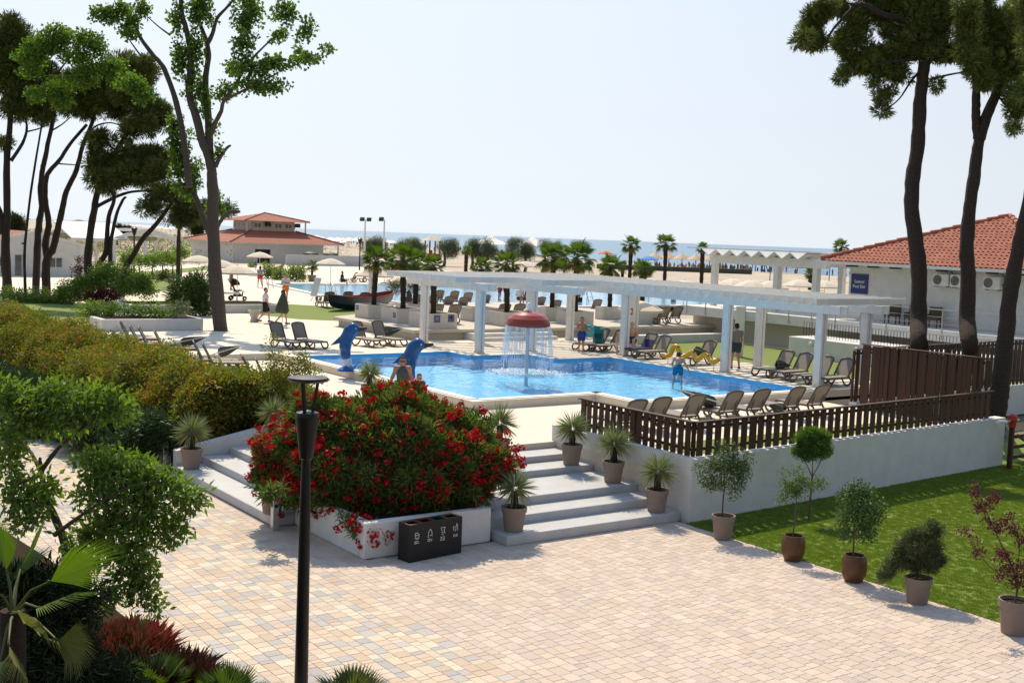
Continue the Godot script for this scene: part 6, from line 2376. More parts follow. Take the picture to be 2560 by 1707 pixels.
func poplar() -> void:
	var base := Vector3(20.54, 1.26, -51.95)
	tree("poplar", "tall poplar with bare forked grey trunk and ivy rising beside the deck loungers", "tree", base, [Vector3(20.37, 3.68, -52.33), Vector3(20.35, 5.02, -52.50), Vector3(20.35, 6.36, -52.65), Vector3(20.36, 7.70, -52.78), Vector3(20.35, 8.51, -52.88)], 0.33, 0.24, [
		[[Vector3(21.31, 8.62, -55.36), Vector3(21.17, 9.53, -55.57), Vector3(20.95, 10.15, -55.79), Vector3(20.75, 11.27, -56.06), Vector3(20.48, 12.38, -56.37), Vector3(20.56, 13.37, -56.42), Vector3(20.58, 14.42, -56.52), Vector3(20.43, 15.47, -56.74), Vector3(20.27, 16.30, -56.94), Vector3(20.27, 17.29, -57.06)], 0.24, 0.1],
		[[Vector3(21.31, 8.62, -55.36), Vector3(21.26, 9.61, -55.62), Vector3(21.29, 10.60, -55.82), Vector3(21.29, 12.02, -56.08), Vector3(21.26, 13.01, -56.32), Vector3(21.43, 14.16, -56.43), Vector3(21.45, 14.88, -56.61), Vector3(21.24, 15.74, -56.96), Vector3(21.05, 16.60, -57.30), Vector3(20.93, 17.46, -57.59)], 0.22, 0.07],
		[[Vector3(21.36, 14.85, -56.38), Vector3(21.52, 15.33, -56.13), Vector3(21.65, 16.02, -55.93), Vector3(21.95, 16.50, -55.59), Vector3(22.36, 17.12, -55.17)], 0.12, 0.05],
		[[Vector3(21.30, 10.45, -55.57), Vector3(21.39, 11.00, -55.26), Vector3(21.54, 11.54, -54.90), Vector3(21.57, 12.01, -54.63), Vector3(21.99, 12.35, -54.06), Vector3(22.69, 12.84, -53.30), Vector3(23.38, 13.33, -52.55)], 0.13, 0.035],
		[[Vector3(21.74, 12.06, -55.06), Vector3(22.06, 12.75, -54.60), Vector3(22.55, 13.85, -54.06), Vector3(23.03, 14.60, -53.50), Vector3(23.45, 15.14, -52.95)], 0.09, 0.03],
		[[Vector3(21.44, 8.91, -55.30), Vector3(21.59, 9.33, -55.12), Vector3(21.79, 9.76, -54.90), Vector3(21.95, 9.95, -54.68)], 0.12, 0.05],
		[[Vector3(21.29, 5.39, -55.03), Vector3(21.16, 5.94, -55.49), Vector3(21.03, 6.71, -55.97), Vector3(20.88, 7.56, -56.48), Vector3(20.75, 7.98, -56.93)], 0.17, 0.11],
		[[Vector3(21.32, 5.67, -55.04), Vector3(21.47, 6.10, -54.88), Vector3(21.68, 6.53, -54.69), Vector3(21.89, 6.79, -54.48), Vector3(22.26, 6.79, -54.12)], 0.11, 0.06],
		[[Vector3(20.39, 7.88, -55.94), Vector3(20.33, 9.85, -56.47), Vector3(20.19, 11.63, -57.04), Vector3(19.97, 12.91, -57.61), Vector3(19.77, 13.78, -58.12), Vector3(19.45, 14.37, -58.69), Vector3(19.07, 15.17, -59.32), Vector3(18.81, 16.13, -59.89), Vector3(18.48, 16.94, -60.49), Vector3(18.32, 17.48, -60.93)], 0.17, 0.06],
		[[Vector3(18.94, 14.26, -58.90), Vector3(18.67, 14.85, -59.41), Vector3(18.51, 15.30, -59.82)], 0.05, 0.02],
		[[Vector3(19.96, 15.24, -57.67), Vector3(19.58, 15.67, -58.24), Vector3(19.19, 16.19, -58.82)], 0.05, 0.02],
	], [[Vector3(17.39, 16.10, -58.98), 0.78, 0.42], [Vector3(17.10, 16.02, -59.17), 0.49, 0.28], [Vector3(18.45, 15.81, -59.43), 0.72, 0.58], [Vector3(18.99, 16.55, -59.12), 0.58, 0.43], [Vector3(18.18, 15.15, -58.31), 0.42, 0.32], [Vector3(17.91, 16.33, -58.63), 0.57, 0.42], [Vector3(20.10, 16.01, -57.04), 0.35, 1.06], [Vector3(20.29, 14.41, -56.72), 0.49, 1.06], [Vector3(20.76, 14.57, -56.41), 0.42, 1.55], [Vector3(20.66, 12.67, -56.27), 0.49, 0.85], [Vector3(20.04, 13.48, -56.80), 0.28, 0.35], [Vector3(20.44, 10.04, -57.38), 0.75, 1.08], [Vector3(20.59, 8.83, -57.14), 0.86, 0.93], [Vector3(20.69, 7.98, -56.97), 0.79, 0.65], [Vector3(20.22, 10.96, -57.63), 0.50, 0.65], [Vector3(21.11, 11.99, -55.88), 0.39, 0.78], [Vector3(21.14, 16.34, -56.33), 0.64, 0.78], [Vector3(20.86, 16.75, -56.58), 0.64, 0.42], [Vector3(22.87, 16.56, -55.12), 0.78, 0.71], [Vector3(22.86, 16.00, -55.07), 0.85, 0.49], [Vector3(22.38, 14.86, -54.05), 0.66, 0.56], [Vector3(22.13, 13.81, -54.11), 0.62, 0.49], [Vector3(22.29, 13.66, -55.22), 0.49, 0.42], [Vector3(22.80, 13.50, -53.60), 0.83, 0.56], [Vector3(23.61, 13.95, -53.08), 0.76, 0.38], [Vector3(22.56, 12.80, -53.69), 1.32, 0.35], [Vector3(23.58, 12.77, -52.97), 0.69, 0.28], [Vector3(21.98, 12.66, -55.33), 0.49, 0.35], [Vector3(21.69, 12.29, -55.50), 0.35, 0.25], [Vector3(23.93, 16.17, -53.09), 0.59, 0.76], [Vector3(24.66, 15.51, -52.50), 0.59, 0.42], [Vector3(24.05, 15.42, -54.15), 0.49, 0.35], [Vector3(24.63, 14.13, -52.37), 0.69, 0.35], [Vector3(24.90, 14.62, -53.46), 0.42, 0.25], [Vector3(25.49, 14.66, -51.81), 0.26, 0.28], [Vector3(21.52, 9.69, -55.33), 0.28, 0.32], [Vector3(21.42, 10.74, -55.52), 0.25, 0.28], [Vector3(21.84, 7.10, -56.05), 0.43, 0.72], [Vector3(18.91, 12.40, -58.73), 0.79, 0.43], [Vector3(18.45, 12.95, -59.11), 0.79, 0.50]], "poplar", 34.0, 1.0, [Color(0.09, 0.15, 0.028), Color(0.115, 0.18, 0.035), Color(0.075, 0.12, 0.025)], M.bark_pop, M.leaf, "", 0.7, 0.55)


func pines_left() -> void:
	var d := 76.0
	var pine := [Color(0.11, 0.13, 0.036), Color(0.14, 0.155, 0.042), Color(0.085, 0.10, 0.03), Color(0.17, 0.18, 0.05)]
	var T := [
		["first leaning pine from the left edge, with straight thick trunk", Vector3(16.22, 0.95, -74.73), [Vector3(17.51, 1.06, -80.68), Vector3(17.45, 3.36, -80.97), Vector3(17.49, 5.10, -81.14), Vector3(17.57, 5.98, -81.18), Vector3(17.64, 9.72, -81.53), Vector3(17.81, 11.60, -81.62), Vector3(17.89, 13.47, -81.77), Vector3(17.73, 14.90, -82.03), Vector3(17.69, 16.18, -82.20)], 0.5, [[[Vector3(17.85, 9.73, -81.39), Vector3(18.48, 10.88, -81.06), Vector3(18.73, 11.83, -80.98), Vector3(18.67, 12.57, -81.11)], 0.13, 0.06], [[Vector3(17.37, 5.02, -81.22), Vector3(17.27, 5.95, -81.39), Vector3(17.02, 6.88, -81.67)], 0.3, 0.2], [[Vector3(17.85, 13.47, -81.80), Vector3(18.25, 14.24, -81.59), Vector3(18.57, 15.00, -81.45)], 0.15, 0.06], [[Vector3(18.73, 11.64, -80.97), Vector3(19.35, 11.86, -80.55), Vector3(19.89, 12.16, -80.19)], 0.06, 0.03]], [[Vector3(17.95, 18.44, -82.27), 0.85, 0.66], [Vector3(17.86, 17.59, -82.24), 1.04, 0.75], [Vector3(17.99, 16.76, -82.05), 1.04, 0.75], [Vector3(17.90, 15.82, -82.02), 1.04, 0.75], [Vector3(17.64, 14.77, -82.08), 0.75, 0.66], [Vector3(18.24, 14.05, -81.58), 0.85, 0.57], [Vector3(18.07, 13.11, -81.60), 0.85, 0.57], [Vector3(18.68, 12.95, -81.14), 0.85, 0.38], [Vector3(17.41, 11.02, -81.84), 0.47, 0.38], [Vector3(18.70, 17.73, -81.65), 0.57, 0.57]]],
		["second pine, with slim trunk and mixed bright leaves in its crown", Vector3(18.18, 0.95, -76.48), [Vector3(19.24, 1.58, -80.74), Vector3(19.38, 4.18, -80.92), Vector3(19.49, 5.69, -81.00), Vector3(19.67, 6.87, -81.01), Vector3(19.62, 7.83, -81.15), Vector3(19.74, 9.13, -81.21), Vector3(19.88, 9.86, -81.19), Vector3(20.14, 11.30, -81.16), Vector3(20.43, 12.74, -81.11), Vector3(20.61, 14.36, -81.16), Vector3(20.85, 15.67, -81.13)], 0.36, [[[Vector3(20.22, 11.77, -81.15), Vector3(20.85, 12.27, -80.75), Vector3(21.33, 12.77, -80.47)], 0.06, 0.03]], [[Vector3(19.67, 15.35, -81.93), 1.24, 0.76], [Vector3(19.19, 14.38, -82.17), 1.15, 0.67], [Vector3(20.21, 15.00, -81.51), 1.15, 0.76], [Vector3(19.71, 13.46, -81.70), 1.05, 0.57], [Vector3(19.53, 16.10, -82.11), 1.15, 0.57], [Vector3(20.42, 13.87, -81.24), 1.15, 0.57], [Vector3(19.93, 12.71, -81.46), 1.24, 0.29]]],
		["third pine, forking into two curved stems in front of the house", Vector3(19.12, 0.95, -77.59), [Vector3(19.28, 1.72, -78.26), Vector3(19.31, 3.24, -78.40), Vector3(19.49, 3.88, -78.34), Vector3(19.68, 4.19, -78.24), Vector3(19.96, 5.49, -78.19), Vector3(20.23, 6.80, -78.13), Vector3(20.46, 7.89, -78.09), Vector3(21.01, 9.28, -77.85), Vector3(21.35, 10.77, -77.77), Vector3(21.90, 12.38, -77.55), Vector3(22.35, 14.00, -77.41)], 0.42, [[[Vector3(19.53, 3.48, -78.89), Vector3(19.42, 4.42, -79.07), Vector3(19.57, 5.39, -79.07), Vector3(19.62, 5.90, -79.09), Vector3(19.50, 7.04, -79.30), Vector3(19.49, 7.80, -79.39), Vector3(19.62, 8.93, -79.42), Vector3(20.24, 9.82, -79.07), Vector3(20.87, 10.97, -78.75), Vector3(21.75, 12.21, -78.26)], 0.24, 0.1], [[Vector3(21.35, 10.77, -77.77), Vector3(21.98, 12.01, -77.46), Vector3(22.89, 12.33, -76.84), Vector3(23.64, 11.99, -76.27)], 0.07, 0.03], [[Vector3(20.11, 9.61, -78.53), Vector3(20.71, 9.59, -78.09), Vector3(21.17, 9.57, -77.77)], 0.05, 0.03]], [[Vector3(21.11, 14.28, -78.32), 1.30, 0.74], [Vector3(21.74, 15.14, -77.97), 1.21, 0.74], [Vector3(22.32, 14.06, -77.43), 1.30, 0.74], [Vector3(21.85, 13.20, -77.68), 1.21, 0.56], [Vector3(22.79, 14.91, -77.19), 1.12, 0.74], [Vector3(23.07, 13.44, -76.84), 0.93, 0.46], [Vector3(23.43, 12.90, -76.52), 0.56, 0.28], [Vector3(20.72, 13.52, -78.52), 0.93, 0.56]]],
		["fourth pine, leaning right with layered dark crown", Vector3(21.99, 0.95, -78.35), [Vector3(21.23, 1.83, -75.65), Vector3(21.20, 3.38, -75.84), Vector3(21.24, 4.30, -75.91), Vector3(21.39, 5.58, -75.94), Vector3(21.60, 6.86, -75.93), Vector3(21.78, 7.94, -75.92), Vector3(22.22, 9.41, -75.76), Vector3(22.84, 10.61, -75.45), Vector3(23.40, 11.73, -75.18), Vector3(23.79, 12.95, -75.03), Vector3(24.10, 14.24, -74.95)], 0.42, [[[Vector3(21.73, 7.00, -75.85), Vector3(22.64, 7.59, -75.27), Vector3(23.54, 8.00, -74.67), Vector3(24.74, 8.10, -73.82)], 0.13, 0.06], [[Vector3(22.07, 9.12, -75.84), Vector3(23.20, 9.31, -75.06), Vector3(24.17, 9.31, -74.36)], 0.08, 0.04], [[Vector3(22.78, 10.52, -75.49), Vector3(22.12, 11.13, -76.03), Vector3(21.68, 11.65, -76.40)], 0.07, 0.03], [[Vector3(23.24, 11.36, -75.25), Vector3(24.08, 12.13, -74.74), Vector3(24.68, 12.25, -74.32)], 0.08, 0.04]], [[Vector3(23.33, 15.83, -75.67), 1.19, 0.73], [Vector3(23.91, 15.04, -75.17), 1.19, 0.83], [Vector3(24.45, 15.70, -74.86), 0.73, 0.83], [Vector3(23.38, 14.29, -75.47), 1.19, 0.73], [Vector3(24.26, 13.60, -74.77), 1.01, 0.55], [Vector3(24.38, 12.42, -74.55), 1.38, 0.73], [Vector3(23.77, 11.75, -74.92), 1.01, 0.37], [Vector3(24.99, 12.90, -74.17), 0.83, 0.64], [Vector3(22.04, 11.12, -76.08), 0.92, 0.46], [Vector3(21.66, 10.74, -76.31), 0.55, 0.37], [Vector3(23.97, 10.30, -74.62), 1.56, 0.55], [Vector3(23.28, 9.81, -75.05), 1.28, 0.46], [Vector3(24.94, 10.34, -73.93), 0.92, 0.64], [Vector3(22.09, 9.94, -75.92), 1.01, 0.55], [Vector3(21.63, 9.55, -76.20), 0.55, 0.37]]],
		["fifth pine, splitting low into two thin stems", Vector3(23.64, 0.95, -81.66), [Vector3(21.49, 2.09, -74.25), Vector3(21.46, 3.34, -74.42), Vector3(21.81, 4.12, -74.24), Vector3(21.92, 5.38, -74.31), Vector3(22.02, 6.39, -74.34), Vector3(22.31, 7.41, -74.25), Vector3(22.22, 7.95, -74.38)], 0.3, [[[Vector3(21.61, 2.85, -74.25), Vector3(22.00, 3.46, -74.04), Vector3(22.07, 4.62, -74.12), Vector3(22.23, 5.64, -74.12), Vector3(22.45, 6.66, -74.07), Vector3(22.75, 7.43, -73.94), Vector3(22.92, 7.64, -73.84)], 0.16, 0.07]], [[Vector3(22.51, 8.84, -74.27), 1.45, 0.36], [Vector3(23.25, 9.14, -73.77), 1.18, 0.45], [Vector3(24.43, 9.20, -72.93), 1.00, 0.54], [Vector3(21.47, 8.52, -74.97), 0.54, 0.45], [Vector3(21.90, 8.18, -74.63), 0.45, 0.27], [Vector3(23.68, 8.63, -73.40), 0.54, 0.36]]],
		["sixth pine, slanting far to the right over the lamp post", Vector3(26.11, 0.95, -84.87), [Vector3(22.29, 2.26, -72.47), Vector3(22.43, 3.19, -72.47), Vector3(22.95, 4.21, -72.21), Vector3(23.36, 5.08, -72.01), Vector3(24.04, 5.99, -71.63), Vector3(24.57, 6.86, -71.34), Vector3(24.92, 7.43, -71.16), Vector3(25.11, 7.54, -71.04)], 0.3, [[[Vector3(25.01, 7.42, -71.10), Vector3(25.66, 7.28, -70.62), Vector3(26.16, 7.12, -70.24)], 0.1, 0.04]], [[Vector3(24.44, 8.02, -71.57), 1.07, 0.40], [Vector3(23.98, 7.02, -71.78), 0.80, 0.36], [Vector3(24.72, 7.77, -71.34), 0.71, 0.36], [Vector3(25.37, 7.26, -70.82), 0.98, 0.45], [Vector3(25.79, 6.84, -70.47), 0.98, 0.45], [Vector3(25.20, 6.37, -70.84), 0.71, 0.36], [Vector3(26.67, 7.15, -69.88), 0.54, 0.54], [Vector3(27.54, 7.01, -69.24), 0.45, 0.36]]],
	]
	for e in T:
		tree("leaning_pine", e[0], "pine", e[1], e[2], e[3] * 0.68, 0.1, e[4], e[5], "needle", 17.0, 2.4, pine, M.bark_pine, M.needle, "leaning pines on the left", 1.0, 0.5)
	# broad bright leaves of another tree that grows through the pine crowns
	var lb := Vector3(16.77, 0.95, -72.99)
	tree("broadleaf_tree", "bright broadleaf tree whose leaves mix with the left pine crowns", "tree", lb, [Vector3(17.22, 1.55, -74.77), Vector3(17.23, 3.82, -75.02), Vector3(17.39, 5.74, -75.11), Vector3(17.72, 8.39, -75.17), Vector3(18.17, 11.28, -75.16), Vector3(18.62, 13.94, -75.13), Vector3(18.85, 15.62, -75.15)], 0.1, 0.04, [[[Vector3(18.63, 13.95, -75.13), Vector3(19.52, 15.57, -74.66), Vector3(20.63, 16.93, -74.03), Vector3(21.34, 16.62, -73.48)], 0.06, 0.02]], [[Vector3(18.21, 16.60, -74.48), 1.47, 0.61], [Vector3(19.07, 17.07, -73.92), 1.13, 0.52], [Vector3(20.05, 16.77, -73.18), 1.04, 0.61], [Vector3(17.49, 15.70, -74.90), 1.04, 0.52], [Vector3(18.41, 16.00, -74.27), 1.30, 0.52], [Vector3(19.89, 15.72, -73.19), 1.13, 0.61], [Vector3(20.75, 16.28, -72.63), 0.78, 0.43], [Vector3(17.47, 14.75, -74.81), 0.69, 0.35], [Vector3(20.65, 14.98, -72.56), 1.04, 0.52], [Vector3(21.58, 15.28, -71.93), 0.95, 0.52], [Vector3(22.12, 14.36, -71.44), 1.04, 0.61], [Vector3(18.72, 13.86, -73.82), 1.13, 0.61], [Vector3(17.86, 13.47, -74.39), 0.87, 0.52], [Vector3(18.99, 13.01, -73.53), 0.69, 0.43], [Vector3(20.98, 16.98, -72.55), 0.26, 0.17], [Vector3(20.00, 14.26, -72.95), 0.87, 0.52]], "poplar", 30.0, 1.05, [Color(0.115, 0.18, 0.03), Color(0.14, 0.20, 0.035), Color(0.095, 0.15, 0.028)], M.bark_pine, M.leaf, "", 0.8, 0.5)


func pines_right() -> void:
	var pine := [Color(0.12, 0.15, 0.04), Color(0.15, 0.18, 0.046), Color(0.10, 0.12, 0.034), Color(0.20, 0.215, 0.06)]
	var T := [
		["left of the big right pines, with straight trunk before the bar wall", Vector3(47.20, 1.00, -33.45), [Vector3(34.39, 2.72, -24.43), Vector3(34.40, 3.80, -24.54), Vector3(34.45, 5.15, -24.65), Vector3(34.40, 6.23, -24.80), Vector3(34.29, 7.57, -25.03), Vector3(34.35, 8.65, -25.10), Vector3(34.48, 9.47, -25.10), Vector3(34.55, 10.55, -25.17), Vector3(34.64, 11.63, -25.22), Vector3(34.74, 12.44, -25.24), Vector3(34.81, 13.53, -25.31), Vector3(34.86, 14.88, -25.42), Vector3(34.89, 16.23, -25.55)], 0.34, [[[Vector3(34.71, 13.42, -25.37), Vector3(33.90, 13.88, -25.63), Vector3(33.13, 13.94, -25.81), Vector3(32.26, 14.19, -26.09), Vector3(31.49, 13.58, -26.20), Vector3(30.89, 12.99, -26.19)], 0.14, 0.03], [[Vector3(34.64, 12.24, -25.29), Vector3(34.18, 11.81, -25.32), Vector3(33.68, 11.18, -25.37), Vector3(33.11, 10.75, -25.48)], 0.05, 0.015], [[Vector3(34.92, 11.94, -25.06), Vector3(35.62, 12.15, -24.88), Vector3(36.46, 12.34, -24.62)], 0.05, 0.02], [[Vector3(32.18, 14.17, -26.02), Vector3(31.82, 14.20, -26.28), Vector3(31.67, 14.48, -26.42)], 0.05, 0.02], [[Vector3(34.65, 12.64, -25.32), Vector3(33.58, 12.43, -25.45), Vector3(32.57, 12.23, -25.53)], 0.08, 0.02]], [[Vector3(31.16, 14.02, -26.74), 0.43, 0.29], [Vector3(30.99, 13.73, -26.82), 0.38, 0.29], [Vector3(30.83, 13.39, -26.90), 0.38, 0.24], [Vector3(30.23, 12.91, -26.66), 0.28, 0.19], [Vector3(31.02, 13.06, -26.73), 0.29, 0.19], [Vector3(30.74, 12.81, -26.90), 0.29, 0.12], [Vector3(31.09, 12.73, -26.64), 0.14, 0.10], [Vector3(32.48, 14.20, -27.05), 0.34, 0.25], [Vector3(32.79, 13.97, -26.80), 0.39, 0.22], [Vector3(33.03, 13.69, -26.60), 0.39, 0.25], [Vector3(32.70, 13.33, -26.79), 0.39, 0.25], [Vector3(32.45, 13.07, -26.94), 0.30, 0.20], [Vector3(33.02, 13.15, -26.55), 0.25, 0.15], [Vector3(33.36, 14.24, -26.42), 0.34, 0.25], [Vector3(33.64, 14.06, -26.20), 0.30, 0.30], [Vector3(33.92, 14.32, -26.03), 0.44, 0.30], [Vector3(33.75, 13.62, -26.08), 0.30, 0.25], [Vector3(34.24, 14.28, -25.79), 0.59, 0.34], [Vector3(34.56, 13.86, -25.53), 0.64, 0.39], [Vector3(34.95, 13.53, -25.21), 0.74, 0.44], [Vector3(34.23, 13.40, -25.71), 0.44, 0.34], [Vector3(35.24, 14.13, -25.06), 0.54, 0.39], [Vector3(34.82, 12.99, -25.24), 0.79, 0.39], [Vector3(35.34, 12.86, -24.86), 0.54, 0.34], [Vector3(34.21, 12.81, -25.66), 0.44, 0.30], [Vector3(33.73, 12.79, -26.00), 0.44, 0.30], [Vector3(33.24, 12.57, -26.32), 0.54, 0.30], [Vector3(33.00, 12.32, -26.47), 0.34, 0.25], [Vector3(33.60, 12.20, -26.03), 0.59, 0.25], [Vector3(34.04, 12.12, -25.70), 0.34, 0.25], [Vector3(32.59, 12.10, -26.73), 0.30, 0.17], [Vector3(32.43, 11.90, -26.83), 0.20, 0.12], [Vector3(32.64, 12.54, -26.75), 0.22, 0.20], [Vector3(32.61, 12.84, -26.80), 0.20, 0.17], [Vector3(33.35, 11.74, -26.16), 0.20, 0.12], [Vector3(33.50, 11.26, -26.00), 0.22, 0.17], [Vector3(33.57, 10.82, -25.90), 0.17, 0.12], [Vector3(33.78, 11.47, -25.82), 0.20, 0.12], [Vector3(35.08, 11.77, -24.93), 0.15, 0.15], [Vector3(34.88, 14.22, -25.33), 0.69, 0.44], [Vector3(34.74, 14.80, -25.50), 0.99, 0.39], [Vector3(33.45, 14.69, -26.41), 0.74, 0.25]], 0.0],
		["middle right pine, its trunk forking into a Y before the bar", Vector3(46.65, 1.00, -30.35), [Vector3(34.95, 2.74, -22.80), Vector3(34.84, 3.92, -23.00), Vector3(34.91, 5.23, -23.10), Vector3(34.89, 6.02, -23.20), Vector3(34.93, 6.94, -23.27), Vector3(35.03, 7.87, -23.30), Vector3(35.18, 8.93, -23.31), Vector3(35.26, 9.59, -23.32), Vector3(35.34, 10.12, -23.33)], 0.33, [[[Vector3(35.26, 9.91, -23.36), Vector3(35.23, 10.63, -23.46), Vector3(35.24, 11.11, -23.50), Vector3(35.26, 11.87, -23.57), Vector3(35.31, 12.45, -23.60), Vector3(35.41, 13.26, -23.62), Vector3(35.58, 14.18, -23.60), Vector3(35.67, 14.76, -23.59)], 0.16, 0.08], [[Vector3(35.30, 9.87, -23.33), Vector3(35.42, 10.35, -23.29), Vector3(35.63, 10.98, -23.21), Vector3(35.84, 11.52, -23.12), Vector3(36.09, 12.20, -23.02), Vector3(36.27, 13.30, -23.01), Vector3(36.44, 14.22, -22.99), Vector3(36.53, 14.70, -22.98)], 0.2, 0.1], [[Vector3(35.84, 11.33, -23.10), Vector3(35.86, 10.83, -22.66), Vector3(35.77, 10.33, -22.30)], 0.04, 0.015]], [[Vector3(34.14, 13.95, -23.37), 0.37, 0.37], [Vector3(34.20, 13.39, -23.26), 0.37, 0.42], [Vector3(34.15, 12.83, -23.24), 0.37, 0.37], [Vector3(34.29, 12.37, -23.08), 0.42, 0.33], [Vector3(35.56, 13.13, -23.50), 0.53, 0.53], [Vector3(35.50, 13.84, -23.62), 0.43, 0.43], [Vector3(35.88, 13.62, -23.32), 0.53, 0.53], [Vector3(36.10, 12.91, -23.09), 0.53, 0.53], [Vector3(35.70, 12.32, -23.31), 0.53, 0.38], [Vector3(34.62, 11.64, -22.77), 0.37, 0.28], [Vector3(35.88, 11.81, -23.12), 0.43, 0.29], [Vector3(36.32, 12.21, -22.85), 0.43, 0.43], [Vector3(35.49, 11.40, -22.12), 0.37, 0.37], [Vector3(36.23, 11.25, -22.82), 0.29, 0.19], [Vector3(35.48, 10.75, -22.06), 0.33, 0.23], [Vector3(35.32, 10.23, -22.12), 0.21, 0.19], [Vector3(36.44, 14.03, -22.97), 0.43, 0.48], [Vector3(35.35, 14.46, -23.79), 0.58, 0.29], [Vector3(34.32, 12.00, -23.02), 0.28, 0.23]], 0.0],
		["right edge pine, leaning trunk in front of the tall fence end", Vector3(33.11, 0.60, -20.62), [Vector3(32.81, 0.96, -20.43), Vector3(32.91, 1.69, -20.44), Vector3(32.96, 2.18, -20.46), Vector3(33.05, 2.91, -20.47), Vector3(33.13, 3.64, -20.50), Vector3(33.23, 4.62, -20.53), Vector3(33.37, 5.60, -20.54), Vector3(33.55, 6.57, -20.52), Vector3(33.74, 7.55, -20.48), Vector3(33.97, 9.02, -20.48), Vector3(34.12, 11.46, -20.64)], 0.36, [], [[Vector3(34.05, 12.56, -20.81), 0.53, 0.67], [Vector3(33.88, 11.23, -20.79), 0.40, 0.35], [Vector3(34.07, 13.53, -20.90), 0.53, 0.53]], 0.0],
	]
	for e in T:
		tree("tall_pine", e[0], "pine", e[1], e[2], e[3] * 0.86, 0.17, e[4], e[5], "needle", 80.0, 1.25, pine, M.bark_pine, M.needle, "tall pines on the right", 1.0, 0.55)


